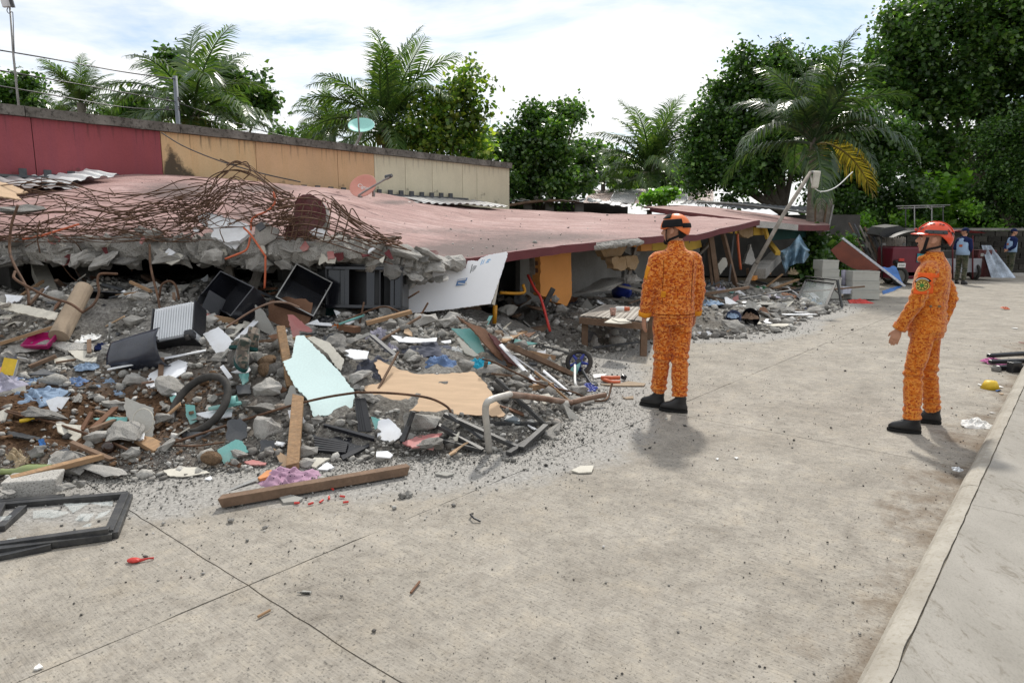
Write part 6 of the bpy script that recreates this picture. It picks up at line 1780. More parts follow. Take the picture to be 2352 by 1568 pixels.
rr_=ramp(t,[(.16,0.0),(.22,1.0)]);t.links.new(vo.outputs['Distance'],rr_.inputs[0])
old=b.inputs['Base Color'].links[0].from_socket
t.links.new(mixc(t,rr_.outputs[0],(.035,.02,.04),old),b.inputs['Base Color'])
sw=thing('hand_saw','hand saw with an orange handle lying behind the long brown beam','saw',hit(*q('O',450,450)))
wslab(qs('O',150,578,690,345,715,365,190,570),hit(*q('O',450,460))+Vector((0,0,.02)),(0,-.1,1),.002,'blade',M_alu,sw)
wslab(qs('O',695,350,790,275,840,268,850,300,800,340,720,362),hit(*q('O',450,460))+Vector((0,0,.03)),(0,-.1,1),.02,'handle',mat('orange handle wood',(.55,.24,.10),.7,.1,6,.1,50,.3),sw)
lm('the hand saw',hit(*q('O',450,450)))
# --- bars, pipes and frames
def bar(label,pts,r=.009,m=M_rebar,name='steel_bar',cat='steel bar',lift=.1,seg=40,Ys=None):
 P=[]
 for i,(z,x,y)in enumerate(pts):
  u,v=q(z,x,y)
  l=lift[i]if isinstance(lift,(list,tuple))else lift
  P.append(at(u,v,Ys[i])if Ys and Ys[i]else hit(u,v,l))
 return rod(P,r,name,m,None,7,seg,label,cat)
bar('long rusty steel bar arching across the whole front of the heap',[('B',-60,1300),('B',390,1155),('B',720,1050),('B',1000,965),('B',1300,893),('B',1560,853),('C',130,852),('C',350,856),('C',560,872),('C',750,905),('C',880,970),('C',925,1035)],.010,lift=[.03,.06,.10,.14,.18,.2,.22,.2,.18,.15,.1,.04],seg=60)
bar('rusty bar running from the left edge down to the front gravel',[('A',-20,925),('A',350,1020),('A',700,1130),('A',1000,1230),('A',1200,1320)],.010,lift=.05)
bar('second rusty bar beside the one at the left edge',[('A',-20,935),('A',150,985),('A',350,1035)],.008,lift=.04)
bar('thin rusty bar lying level above the front gravel',[('B',-80,1290),('B',200,1300),('B',450,1270)],.007,lift=.04)
bar('long bent bar rising from the left rubble to the slab lip',[('E',240,1260),('E',225,1130),('E',120,930),('E',80,800),('E',95,600),('E',150,430)],.013,lift=.1,Ys=[6.4,6.5,6.7,6.9,7.0,7.1])
bar('bent bar curling from the void over the left rubble',[('E',125,985),('E',120,1040),('E',230,1110),('E',400,1195),('E',580,1250),('E',690,1325)],.013,Ys=[6.6,6.5,6.4,6.4,6.3,6.2])
bar('hooked bar standing over the black boxes',[('E',980,1005),('E',840,1005),('E',815,1060),('E',825,1160),('E',780,1260),('E',690,1325)],.012,Ys=[6.6,6.6,6.55,6.5,6.4,6.3])
bar('bar hanging from the slab lip over the suitcase',[('E',1250,760),('E',1260,950),('E',1320,1200),('E',1340,1300),('E',1420,1410),('E',1560,1450),('E',1680,1450)],.012,Ys=[7.2,7.0,6.75,6.6,6.5,6.5,6.5])
bar('bar looping up beside the suitcase handle end',[('E',1330,1210),('E',1350,1100),('E',1420,1065),('E',1470,1110),('E',1495,1220)],.011,Ys=[6.8]*5)
bar('pale bar arching over the torn brown hardboard',[('F',180,1450),('F',400,1310),('F',560,1245),('F',680,1245),('F',790,1285)],.010,M_pipebr,Ys=[6.2,6.4,6.5,6.5,6.5])
bar('bent bar rising over the lumps before the white door',[('F',1120,1420),('F',1350,1320),('F',1500,1278),('F',1620,1320),('F',1720,1375),('F',1800,1345),('F',1865,1245)],.010,Ys=[6.8,6.9,6.9,6.9,6.9,6.9,6.9])
bar('straight bar standing before the black cabinet',[('F',1275,1510),('F',1330,1240)],.010,Ys=[6.9,7.0],seg=2)
bar('short bar jutting out before the white door edge',[('F',1700,1205),('F',1790,1150)],.010,Ys=[7.3,7.2],seg=2)
bar('rusty bar standing in the left rubble before the black boxes',[('A',1003,335),('A',1008,140)],.009,M_alu,lift=[.03,.25],seg=2)
bar('steel stub poking out of the pale lump at the left',[('A',1300,700),('A',1415,682)],.011,M_pipebr,lift=[.12,.12],seg=2)
bar('thin bar sloping past the white strips to the bent pipe',[('D',60,240),('D',240,295),('D',560,450),('D',900,600),('D',1300,695),('D',1450,755)],.009,M_rebar,lift=[.2,.2,.16,.1,.06,.03])
bar('turquoise pipe under the bent bar before the cabinet',[('F',1120,1425),('F',1330,1350)],.012,M_turq,Ys=[6.75,6.9],seg=2)
pp=thing('bent_pipe','bent grey and brown pipe standing up at the front right corner of the heap','pipe',hit(*q('C',1235,1330)))
mb=MB();P=[hit(*q('C',1235,1345),.02),hit(*q('C',1222,1200),.17),hit(*q('C',1205,1030),.34),hit(*q('C',1212,950),.42),hit(*q('C',1260,910),.44),hit(*q('C',1410,868),.42)]
mb.tube(spline(P,30),.025,12);wpart(mb,'grey_length',M_pipe,pp,True)
mb=MB();P2_=[P[-1]+Vector((-.02,0,.0)),hit(*q('D',800,770),.16),hit(*q('D',1260,840),.06),hit(*q('D',1330,830),.07),hit(*q('D',1500,785),.09),hit(*q('D',1760,735),.10)]
mb.tube(spline(P2_,26),.026,12);wpart(mb,'brown_length',M_pipebr,pp,True);lm('the bent pipe',P[2])
bar('rusty hook lying at the end of the bent pipe',[('D',1850,575),('D',1830,650),('D',1800,760),('D',1730,815),('D',1570,820)],.011,M_rebar,lift=[.12,.08,.03,.02,.02])
def frame_bars(name,label,cat,segs,w_,h_,m,lift=.03,short=None,part='frame_bar'):
 t=thing(name,label,cat,hit(*q(*segs[0][0])))
 for i,s in enumerate(segs):
  a_,b2_=s[0],s[1];la,lb=(s[2],s[3])if len(s)>3 else(lift,lift)
  beam(hit(*q(*a_),la),hit(*q(*b2_),lb),w_,h_,part,m,t,.002,.0,i)
 if short:lm(short,hit(*q(*segs[0][0])))
 return t
frame_bars('window_frame','twisted black window frame lying at the front right of the heap','window frame',[(('C',800,1125),('C',1180,1340),.06,.03),(('C',860,1035),('C',1500,1325),.12,.03),(('C',760,1235),('C',1170,1335),.05,.03),(('C',1395,1365),('C',1705,1165),.03,.06),(('C',1500,1320),('C',1710,1130),.05,.10),(('C',1290,740),('C',1700,1120),.25,.08),(('C',1180,1110),('C',1710,1115),.03,.05)],.045,.03,M_blackm,short='the twisted window frame')
frame_bars('window_bar','black bent bar standing on the flat lump below the plywood','bar',[(('C',600,1010),('C',560,1130),.2,.1),(('C',560,1130),('C',510,1270),.1,.03)],.04,.03,M_blackm)
frame_bars('window_frame','dark window frame lying flat behind the toy bike','window frame',[(('D',770,30),('D',1480,235),.06,.03),(('D',770,40),('D',690,120),.05,.03),(('D',1480,235),('D',1400,260),.03,.03),(('D',860,100),('D',1010,135),.03,.03)],.04,.03,M_blackm)
wf=frame_bars('window_frame','large black window frame with broken glass lying on the road at the lower left','window frame',[(('N',-60,905),('N',1390,780),.03,.03),(('N',-60,870),('N',700,808),.02,.02),(('N',1375,780),('N',1190,1200),.035,.035),(('N',1410,800),('N',1245,1225),.02,.02),(('N',-60,1340),('N',1195,1165),.05,.05),(('N',-60,1395),('N',1230,1225),.03,.03),(('N',-60,1480),('N',560,1340),.02,.02),(('N',20,895),('N',-60,1050),.02,.02),(('N',250,925),('N',0,1155),.02,.02)],.045,.035,M_blackm,short='the window frame at the lower left')
for k,xy in enumerate(((360,950,560,940,770,965,580,1030,440,1020,360,1035),(690,875,980,862,800,972),(990,865,1240,850,1220,900,1100,890),(820,1055,880,985,1030,980,960,1065),(1040,1040,1090,975,1215,940,1150,1000),(900,1120,960,1090,1010,1090,980,1125),(70,1260,180,1235,150,1275,80,1290),(-40,1020,130,1000,100,1050,-40,1060))):
 wslab(qs('N',*xy),G(*q('N',xy[0],xy[1]),.012+.004*k),(.04*(k%3-1),-.06,1),.004,'glass_shard',M_glass,wf,.004,k)
HEROES.append((qs('N',-100,780,1400,780,1250,1300,-100,1500),G(100,1220)))
board('metal_strip','black angle strip lying above the stained sack at the left edge','strip',qs('N',-20,80,110,80,440,150,420,185,110,130,-20,110),(0,-.5,.87),M_blackm,.02,.003,seed=60,lift=.04)
board('tile_shard','small black square tile lying on the stones right of the sacks','tile',qs('N',640,290,740,265,790,330,700,362),(0,-.4,.9),M_dgrey,.008,.002,seed=61,lift=.02)
board('plastic_piece','grey corner shaped plastic lid below the bent pipe','plastic piece',qs('D',360,1075,430,975,585,1075,570,1095),(0,-.3,.95),mat('blue grey plastic',(.16,.19,.21),.4,.1,6,0,40,.4),.03,.002,seed=62,lift=.03)
# --- toy bike
tb=thing('toy_bike','broken toy bike with a black wheel and blue hub at the heap edge','toy bike',hit(*q('D',1400,500)))
pw=hit(*q('D',1392,470),.0)+Vector((0,0,.155));Mw=frame(pw,(-.18,-.80,.42),(1,0,-.3))
mb=MB();mb.lathe([(.130+.026*math.cos(TAU*i/12),.026*math.sin(TAU*i/12))for i in range(12)],36,Mw,closed=True);wl=wpart(mb,'tyre',M_rubber,tb,True)
for k in range(5):
 a_=TAU*k/5;mb=MB();mb.tube([Mw@Vector((.02*math.cos(a_),.02*math.sin(a_),0)),Mw@Vector((.108*math.cos(a_),.108*math.sin(a_),0))],[.022,.014],8);wpart(mb,'spoke',M_blue,wl)
mb=MB();mb.lathe([(.103,-.012),(.112,0),(.103,.012),(.108,0)],30,Mw,closed=True);wpart(mb,'rim',M_blue,wl)
mb=MB();mb.tube([Mw@Vector((0,0,-.04)),Mw@Vector((0,0,.05))],.03,12);wpart(mb,'hub',M_black,wl)
rod([pw+Vector((-.05,-.04,-.02)),hit(*q('D',1340,560),.06),hit(*q('D',1385,645),.02)],.014,'fork',M_paper,tb)
rod([pw+Vector((.02,-.05,-.06)),hit(*q('D',1560,580),.05),hit(*q('D',1640,610),.04)],.018,'frame_tube',M_black,tb)
rod([hit(*q('D',1700,500),.04),hit(*q('D',1830,500),.05),hit(*q('D',1950,500),.04)],.022,'body_tube',M_orange,tb,10)
rod([hit(*q('D',1720,520),.03),hit(*q('D',1830,555),.03),hit(*q('D',1960,560),.03)],.020,'body_tube',M_orange,tb,10)
mb=MB();mb.box((0,0,0),(.05,.05,.05),TR(hit(*q('D',2010,490),.04),.3,.2,.5));wpart(mb,'grip',M_black,tb,bevel=.008)
mb=MB();mb.box((0,0,0),(.07,.05,.02),TR(hit(*q('D',1610,580),.05),.5,.3,.4));wpart(mb,'pedal',M_black,tb,bevel=.004)
board('cardboard_piece','flat brown cardboard lying under the orange toy bike frame','cardboard',qs('D',1690,585,1960,570,2080,545,2310,575,2290,605,1900,605),(0,-.06,1),MATS['cardboard'],.012,.004,seed=63,lift=.012)
board('paper_scrap','white scrap lying behind the orange toy bike frame','scrap',qs('D',1580,450,1780,440,1740,480,1600,500),(0,-.15,1),M_paper,.006,.003,seed=64)
board('cardboard_piece','curled cardboard scrap lying alone on the road near the boots','cardboard',qs('D',1985,730,2010,770,2140,745,2145,780,2050,785,2000,770),(0,-.15,1),MATS['cardboard'],.012,.003,seed=65,lift=.02)
# --- orange conduits and hanging bits on the slab lip
rod([at(*q('F',325,620),7.2),at(*q('F',385,680),7.15),at(*q('F',505,855),7.1)],.011,'conduit',M_orange,None,8,12,'upper red orange conduit slanting down beside the tiled block','conduit')
rod([at(*q('F',507,850),7.1),at(*q('F',505,1000),7.1),at(*q('F',498,1125),7.1)],.011,'conduit',M_orange,None,8,10,'red orange conduit hanging straight down over the void','conduit')
rod([at(*q('F',170,880),7.1),at(*q('F',260,845),7.1),at(*q('F',350,800),7.2),at(*q('F',380,700),7.25)],.011,'conduit',M_orange,None,8,16,'red orange conduit bent along the lip left of the tiled block','conduit')
rod([at(*q('F',385,640),7.3),at(*q('F',400,540),7.35),at(*q('F',520,480),7.4),at(*q('F',585,410),7.45),at(*q('F',575,320),7.5)],.011,'conduit',M_orange,None,8,24,'pale orange conduit climbing through the rods to the roof','conduit')
rod([at(*q('E',190,715),7.2),at(*q('E',330,690),7.2),at(*q('E',480,645),7.25),at(*q('E',660,590),7.3)],.011,'conduit',M_orange,None,8,16,'orange conduit lying along the left part of the lip among rods','conduit')
for i,(x1,y1,x2,y2,Y)in enumerate(((520,930,730,1120,7.6),(610,920,760,1100,7.7),(1200,760,1100,980,7.6),(330,560,335,830,7.1))):
 rod([at(*q('E',x1,y1),Y),at(*q('E',(x1+x2)/2-20,(y1+y2)/2+10),Y),at(*q('E',x2,y2),Y)],.007,'wire',M_rebar,None,5,10,['left','right','far right','straight'][i]+' thin wire hanging in the dark void under the left lip','wire')
# --- rod tangles
def tangle(label,cx0,cx1,base,hgt,Yf,n,seed,span,short=None,extra=()):
 rr=random.Random(seed)
 t=thing('rebar_tangle',label,'reinforcing rods',at((cx0+cx1)/2,base((cx0+cx1)/2),Yf))
 for k in range(n):
  u=rr.uniform(cx0,cx1);L=rr.uniform(*span)*rr.choice((-1,1));m_=6
  lv=rr.random()**1.5
  P=[];l2=max(0,min(1.1,lv+rr.gauss(0,.22)));bulge=rr.uniform(-.15,.55)*(1-.5*lv);kink=rr.uniform(-.10,.10);yo=rr.uniform(-.25,.35);y2=rr.uniform(-.25,.35)
  for j in range(m_):
   f=j/(m_-1)
   uu=u+L*f+rr.uniform(-9,9);uu=uu if uu<cx1+30 else 2*cx1+60-uu;uu=uu if uu>cx0-25 else 2*cx0-50-uu
   hh=hgt(uu)*max(0,min(1.12,lv+(l2-lv)*f+bulge*math.sin(math.pi*f)+kink*math.sin(2*math.pi*f+k)+rr.uniform(-.05,.05)))
   P.append(at(uu,base(uu)-hh,Yf+yo+(y2-yo)*f+.5*hh/120))
  if rr.random()<.3:P.append(P[-1]+Vector((rr.uniform(-.15,.15),rr.uniform(-.1,.1),rr.choice((-1,1))*rr.uniform(.06,.2))))
  mb=MB();mb.tube(spline(P,22),rr.choice((.004,.0045,.005,.006)),4)
  wpart(mb,'rebar',M_rebar,t,True)
 for pts in extra:
  mb=MB();mb.tube(spline([at(u,v,Y)for u,v,Y in pts],24),.0065,4);wpart(mb,'rebar',M_rebar,t,True)
 if short:lm(short,t.matrix_basis.translation)
 return t
tangle('wide mat of rusty reinforcing rods lying over the torn left edge of the roof',-60,470,lambda u:556,lambda u:118+14*math.sin(u/60),7.25,100,3,(120,420),'the rod mat')
tangle('tall arch of tangled rusty rods rising before the tan wall',420,650,lambda u:528-.05*(u-420),lambda u:66+70*math.exp(-((u-545)/70)**2),7.3,70,5,(90,260),'the rod arch',extra=[[(505,366,7.5),(540,378,7.5),(566,372,7.5),(575,395,7.45),(560,412,7.4)],[(520,380,7.4),(545,370,7.5),(572,385,7.4),(568,400,7.4)],[(470,445,7.3),(480,410,7.4),(520,392,7.4),(570,398,7.4),(620,425,7.4),(640,460,7.4)],[(480,450,7.3),(500,405,7.4),(545,390,7.4),(600,412,7.4),(650,450,7.4)]])
grid_ex=[]
for k in range(7):
 u0=655+22*k
 grid_ex.append([(u0,552,7.2),(u0+14,500,7.25),(u0+22,455+abs(k-3)*8,7.35),(u0+40,470+k*6,7.4)])
for k in range(7):
 v0=455+15*k
 grid_ex.append([(640+3*k,v0+6,7.3),(700,v0,7.2),(760,v0+14,7.25),(830+12*k,v0+62,7.4)])
for k in range(5):
 grid_ex.append([(760,450+6*k,7.4),(800+5*k,490+8*k,7.4),(850+8*k,520+10*k,7.45),(905+10*k,560+4*k,7.5)])
tangle('net of rusty rods wrapped round the maroon fragment and trailing down the roof',640,900,lambda u:548+.07*(u-640),lambda u:35+80*math.exp(-((u-720)/75)**2),7.25,34,9,(60,190),None,grid_ex)
# ---------------------------------------------------------------- loose rubble between the named pieces
def in_hero(u,v,p,mg=3):
 for pix,hp in HEROES:
  if hp.y<p.y-.9:continue
  us=[a for a,_ in pix];vs=[b_ for _,b_ in pix]
  if not(min(us)-mg<u<max(us)+mg and min(vs)-mg<v<max(vs)+mg):continue
  ins=False;n=len(pix)
  for i in range(n):
   (x1,y1),(x2,y2)=pix[i],pix[(i+1)%n]
   if(y1>v)!=(y2>v)and u<(x2-x1)*(v-y1)/(y2-y1)+x1:ins=not ins
  if ins:return True
 return False
USED=set()
def where(what,p):
 0
 c=sorted(LM,key=lambda a:(a[1]-p).length_squared)[:9];n=len(what.split())
 for i in range(8):
  for j in range(i+1,9):
   a,b_=c[i][0],c[j][0]
   for s in(' between '+a+' and '+b_,' near '+b_+' and '+a):
    if a!=b_ and n+len(s.split())<=16 and what+s not in USED:
     USED.add(what+s);return what+s
 return what+' near '+c[0][0]
def auto(o,what,p,cat,group):
 tag(o,where(what,p),cat,group)
def pick(P,lo,hi,x0,x1,y0,y1):
 while True:
  x,y=R.uniform(x0,x1),R.uniform(y0,y1)
  if lo<pdist(P,x,y)<hi:return x,y
for ph,z,x,y in(('the props','J',450,1000),('the two buckets','J',650,1380),('the glazed easel','K',700,900),('the brown bundle','J',1250,1100),('the hanging plastic','J',1400,900)):
 lm(ph,hit(*q(z,x,y)))
cnt=0;tries=0
while cnt<250 and tries<5000:
 tries+=1
 far=cnt>=175
 if far:x,y=pick(STRIP,-.25,2.3,1.0,9.4,8.6,19)
 else:x,y=pick(HEAP,-.12,5,-5.5,1.7,4.0,8.6)
 p=Vector((x,y,height(x,y)));u,v=proj(p)
 if not(-40<u<2300)or in_hero(u,v,p):continue
 s=R.uniform(.07,.14)if R.random()<.45 else R.uniform(.14,.30)
 if far:s*=1.35
 m_=R.choice([M_conc,M_conc,M_conc2,M_conc3])
 o=link('concrete_fragment',rock(R.randrange(12),m_));o.matrix_basis=TR(p+Vector((0,0,s*.12)),R.uniform(-.5,.5),R.uniform(-.5,.5),R.uniform(0,6.3),(s*R.uniform(.9,1.4),s,s*R.uniform(.55,.9)))
 auto(o,{M_conc:'grey',M_conc2:'pale',M_conc3:'dark'}[m_]+' broken concrete fragment',p,'concrete fragment','loose concrete fragments on the heap');cnt+=1
for i in range(44):
 s_,t_=R.uniform(6.9,9.6),R.uniform(6.35,8.4);s=R.uniform(.1,.4);p=ST(s_,t_,.2+.25*R.random()*(t_-6.2))
 m_=R.choice([M_conc3,M_dgrey,M_conc,M_wooddk]);o=link('concrete_fragment' if m_ in(M_conc,M_conc3)else 'broken_piece',rock(R.randrange(12),m_))
 o.matrix_basis=TR(p,R.uniform(-.6,.6),R.uniform(-.6,.6),R.uniform(0,6),(s*1.3,s,s*R.uniform(.3,.8)))
 auto(o,('broken concrete fragment' if m_ in(M_conc,M_conc3)else 'dark broken piece')+' inside the near shop',p,'concrete fragment' if m_ in(M_conc,M_conc3)else 'broken piece','debris inside the near shop')
shapes=[]
for i in range(9):
 rr=random.Random(i+40);k=rr.randint(4,7)
 an_=sorted(rr.uniform(0,TAU)for _ in range(k));ol=[(math.cos(a)*rr.uniform(.55,1),math.sin(a)*rr.uniform(.3,.7))for a in an_]
 shapes.append(ol)
SH=[('white',M_white,46),('cream',M_cream,50),('turquoise',M_turq,10),('grey',M_grey,44),('dark grey',M_dgrey,24),('brown',M_plydark,16),('pink',M_pink,5),('tan',M_ply,8)]
sm={}
for cname,m_,n_ in SH:
 for i in range(n_):
  for _ in range(40):
   far=i%5>2
   if far:x,y=pick(STRIP,-.35,2.0,1.0,9.4,8.6,19)
   else:x,y=pick(HEAP,-.05,4.5,-5.4,1.7,4.0,8.4)
   p=Vector((x,y,height(x,y)));u,v=proj(p)
   if-30<u<2250 and not in_hero(u,v,p,6):break
  s=R.uniform(.05,.19)*(1.7 if far else 1)
  k=(i%9,m_.name)
  if k not in sm:
   mb=MB();mb.prism(shapes[k[0]],.09);sm[k]=mb.mesh('shard',m_)
  o=link('board_shard',sm[k])
  o.matrix_basis=frame(p+Vector((0,0,.02+s*.12)),(R.uniform(-.5,.5),R.uniform(-.9,.1),R.uniform(.35,1)),(R.uniform(-1,1),R.uniform(-.6,.6),0))@Matrix.Diagonal((s,s,.12,1))
  auto(o,cname+' board shard',p,'board shard','board shards strewn on the heap')
for i in range(64):
 far=i%4==3
 if far:x,y=pick(STRIP,-.2,1.9,1.0,9.4,8.6,19)
 else:x,y=pick(HEAP,.0,3.5,-5.2,1.6,4.1,8.0)
 L=R.uniform(.18,.55)*(1.5 if far else 1);a=R.uniform(0,TAU)
 d=Vector((math.cos(a),math.sin(a)*.6,0))*L/2
 p1_,p2_=Vector((x,y,0))-d,Vector((x,y,0))+d
 p1_.z=height(p1_.x,p1_.y)+.03;p2_.z=height(p2_.x,p2_.y)+R.uniform(.03,.16)
 k=R.choice((0,0,1,2,3));m_=(M_wooddk,M_wood,M_woodgrey,M_dgrey)[k]
 o=beam(p1_,p2_,R.uniform(.015,.05),R.uniform(.012,.03),'splinter',m_,None,0,.012,i)
 auto(o,('dark','tan','grey','black')[k]+' wood splinter' if k<3 else 'black plastic strip',(p1_+p2_)/2,'splinter','splinters and strips on the heap')
ZO['P']=(0,0,1)
CL=[('slate',M_clothgrey),('pale grey',M_clothlil),('blue',M_clothblue),('white',M_paper),('brown',MATS['brown cloth']if 'brown cloth' in MATS else mat('brown cloth',(.30,.15,.09),.9,.2,6,.2,80,.1)),('red',mat('faded red cloth',(.32,.06,.05),.9,.2,8,.2,100,.1)),('green',mat('green cloth',(.04,.14,.07),.9,.2,8,.2,100,.1))]
for i in range(34):
 far=i<24
 x,y=pick(STRIP,.1,2.4,1.0,9.2,9.0,19)if far else pick(HEAP,.5,3.5,-5,1.4,4.6,7.8)
 p=Vector((x,y,height(x,y)));u,v=proj(p)
 if u>2200 or in_hero(u,v,p):continue
 cn_,m_=CL[i%(7 if far else 5)];k=1588/y
 o=cloth('cloth_scrap','x','cloth','P',u,v-4,R.uniform(.25,.55)*k,R.uniform(.12,.26)*k,m_,i+60,folds=4+i%4,rz=R.uniform(0,6))
 auto(o,'crumpled '+cn_+' cloth scrap',p,'cloth','cloth scraps in the rubble')
for i in range(26):
 s_,t_=R.uniform(9.6,16.6),R.uniform(5.0,7.2);p=ST(s_,t_);p.z=height(p.x,p.y);L=R.uniform(.5,1.5)
 d=Vector((R.uniform(-1,1),R.uniform(-.6,.6),R.uniform(.05,.9)if t_>5.8 else R.uniform(.0,.2))).normalized()*L
 m_=R.choice([M_wooddk,M_woodgrey,M_blackm,M_dgrey,M_wood]);o=beam(p,p+d,R.uniform(.03,.10),R.uniform(.02,.05),'batten',m_,None,0,.02,i)
 auto(o,{M_wooddk:'dark wooden',M_woodgrey:'grey wooden',M_blackm:'black metal',M_dgrey:'black plastic',M_wood:'tan wooden'}[m_]+' batten',p,'batten','battens in the far shop rubble')
def stone_mat(name,stops):
 m,t,b=new_mat(name)
 g_=nd(t,'ShaderNodeNewGeometry');r=ramp(t,stops);t.links.new(g_.outputs['Random Per Island'],r.inputs[0])
 n=noise_n(t,coords(t),60,4,.7);r2=ramp(t,[(.3,.55),(.6,1.08)]);t.links.new(n,r2.inputs[0])
 t.links.new(mixc(t,1,r.outputs[0],r2.outputs[0],'MULTIPLY'),b.inputs['Base Color']);b.inputs['Roughness'].default_value=.95;b.inputs['Specular IOR Level'].default_value=.15
 return m
M_stones=stone_mat('mixed small rubble',[(0,(.08,.075,.07)),(.25,(.20,.19,.175)),(.6,(.32,.31,.285)),(.85,(.46,.445,.41)),(.94,(.62,.61,.58)),(.97,(.17,.12,.08)),(1,(.24,.23,.21))])
M_grit=stone_mat('grey grit',[(0,(.06,.058,.055)),(.3,(.20,.195,.18)),(.7,(.36,.35,.325)),(1,(.55,.54,.50))])
M_pebble=stone_mat('dark pebbles',[(0,(.05,.048,.045)),(.6,(.14,.13,.12)),(.88,(.26,.25,.23)),(.95,(.6,.59,.57)),(1,(.2,.1,.05))])
ph_=(1+5**.5)/2
ICO=np.array([(-1,ph_,0),(1,ph_,0),(-1,-ph_,0),(1,-ph_,0),(0,-1,ph_),(0,1,ph_),(0,-1,-ph_),(0,1,-ph_),(ph_,0,-1),(ph_,0,1),(-ph_,0,-1),(-ph_,0,1)])/1.9
ICF=np.array([(0,11,5),(0,5,1),(0,1,7),(0,7,10),(0,10,11),(1,5,9),(5,11,4),(11,10,2),(10,7,6),(7,1,8),(3,9,4),(3,4,2),(3,2,6),(3,6,8),(3,8,9),(4,9,5),(2,4,11),(6,2,10),(8,6,7),(9,8,1)])
OCT=np.array([(1,0,0),(-1,0,0),(0,1,0),(0,-1,0),(0,0,1),(0,0,-1.)]);OCF=np.array([(0,2,4),(2,1,4),(1,3,4),(3,0,4),(2,0,5),(1,2,5),(3,1,5),(0,3,5)])
rng=np.random.default_rng(5)
def rand_rot(n):
 qn=rng.normal(size=(n,4));qn/=np.linalg.norm(qn,axis=1)[:,None];w_,x,y,z=qn.T
 return np.stack([np.stack([1-2*(y*y+z*z),2*(x*y-w_*z),2*(x*z+w_*y)],-1),np.stack([2*(x*y+w_*z),1-2*(x*x+z*z),2*(y*z-w_*x)],-1),np.stack([2*(x*z-w_*y),2*(y*z+w_*x),1-2*(x*x+y*y)],-1)],1)
def stones(name,P,S,m,base=ICO,fc=ICF,flat=.75):
 n=len(P)
 V=base[None]*(1+rng.uniform(-.3,.3,(n,len(base),1)))*np.stack([np.ones(n),rng.uniform(.6,1,n),rng.uniform(.45,1,n)],-1)[:,None]
 V=np.einsum('nij,nkj->nki',rand_rot(n),V)*np.array([1,1,flat])*(S[:,None,None]/2)+P[:,None]
 Fc=(fc[None]+(np.arange(n)*len(base))[:,None,None]).reshape(-1,3)
 return stuff(link(name,np_mesh(name,V.reshape(-1,3),Fc,m)))
def scatter(n,P,lo,hi,box,size,sink=.1,dens=None,clear=False):
 pts,S=[],[]
 while len(pts)<n:
  x,y=R.uniform(box[0],box[1]),R.uniform(box[2],box[3])
  d=pdist(P,x,y)
  if not lo<d<hi:continue
  if dens and R.random()>dens(x,y,d):continue
  s=size();z=height(x,y)+s*sink
  if clear:
   u,v=proj((x,y,z))
   if any(b0<u<b1 and b2<v<b3 for b0,b1,b2,b3 in BIGB)and in_hero(u,v,Vector((x,y,z)),0):continue
  pts.append((x,y,z));S.append(s)
 return np.array(pts),np.array(S)
BIGB=[]
for pix,_ in HEROES:
 us=[a for a,_ in pix];vs=[b_ for _,b_ in pix]
 if(max(us)-min(us))*(max(vs)-min(vs))>3500:BIGB.append((min(us),max(us),min(vs),max(vs)))
gz=lambda lo,k:(lambda:lo*math.exp(abs(R.gauss(0,k))))
soilf=lambda x,y,d:1-.62*soil_at(x,y)
a=scatter(10500,HEAP,-.1,5,(-6.5,1.9,4.0,9.0),gz(.028,.55),.15,soilf,True)
b_=scatter(2600,STRIP,-.3,3,(.3,9.4,8.6,19.6),gz(.05,.55),.15)
stones('small_rubble',np.vstack([a[0],b_[0]]),np.concatenate([a[1],b_[1]]),M_stones)
edge=lambda x,y,d:math.exp(-max(0,-d)/.24)*(.35+.9*max(0,noise.noise(Vector((x*1.4,y*1.4,2)))+.35))
a=scatter(21000,HEAP,-1.5,.35,(-5.5,2.9,3.0,9.5),gz(.0085,.5),.2,edge)
b_=scatter(2500,STRIP,-1.2,.2,(.6,9.4,8.2,19.6),gz(.016,.5),.2,edge)
stones('grit',np.vstack([a[0],b_[0]]),np.concatenate([a[1],b_[1]]),M_grit,OCT,OCF)
pts,S=[],[]
while len(pts)<3600:
 s_,t_=R.uniform(-1.5,13),R.uniform(.52,5.4)
 dh=max(pdist(HEAP,*ST(s_,t_)[:2]),pdist(STRIP,*ST(s_,t_)[:2]))
 if dh>0:continue
 k=.16+.6*math.exp(dh/1.0)+.75*math.exp(-(t_-.5)/.22)
 if R.random()>k*(.4+.8*max(0,noise.noise(Vector((s_*.8,t_*.8,7)))+.4)):continue
 p=ST(s_,t_);s=.0055*math.exp(abs(R.gauss(0,.6)));pts.append((p.x,p.y,s*.2));S.append(s)
stones('road_pebbles',np.array(pts),np.array(S),M_pebble,OCT,OCF)
pts,S=[],[]
while len(pts)<1100:
 x,y=R.gauss(-3.1,.9),R.gauss(5.1,.45)
 if soil_at(x,y)<.25:continue
 s=.014*math.exp(abs(R.gauss(0,.6)));pts.append((x,y,height(x,y)+s*.2));S.append(s)
stones('soil_clods',np.array(pts),np.array(S),M_soil)
pr_=[roof_pt(R.uniform(.1,.98),R.random()**1.5)for _ in range(150)]
stones('roof_litter',np.array([tuple(p+Vector((0,0,.008)))for p in pr_]),np.array([.018*math.exp(abs(R.gauss(0,.6)))for _ in pr_]),M_stones)
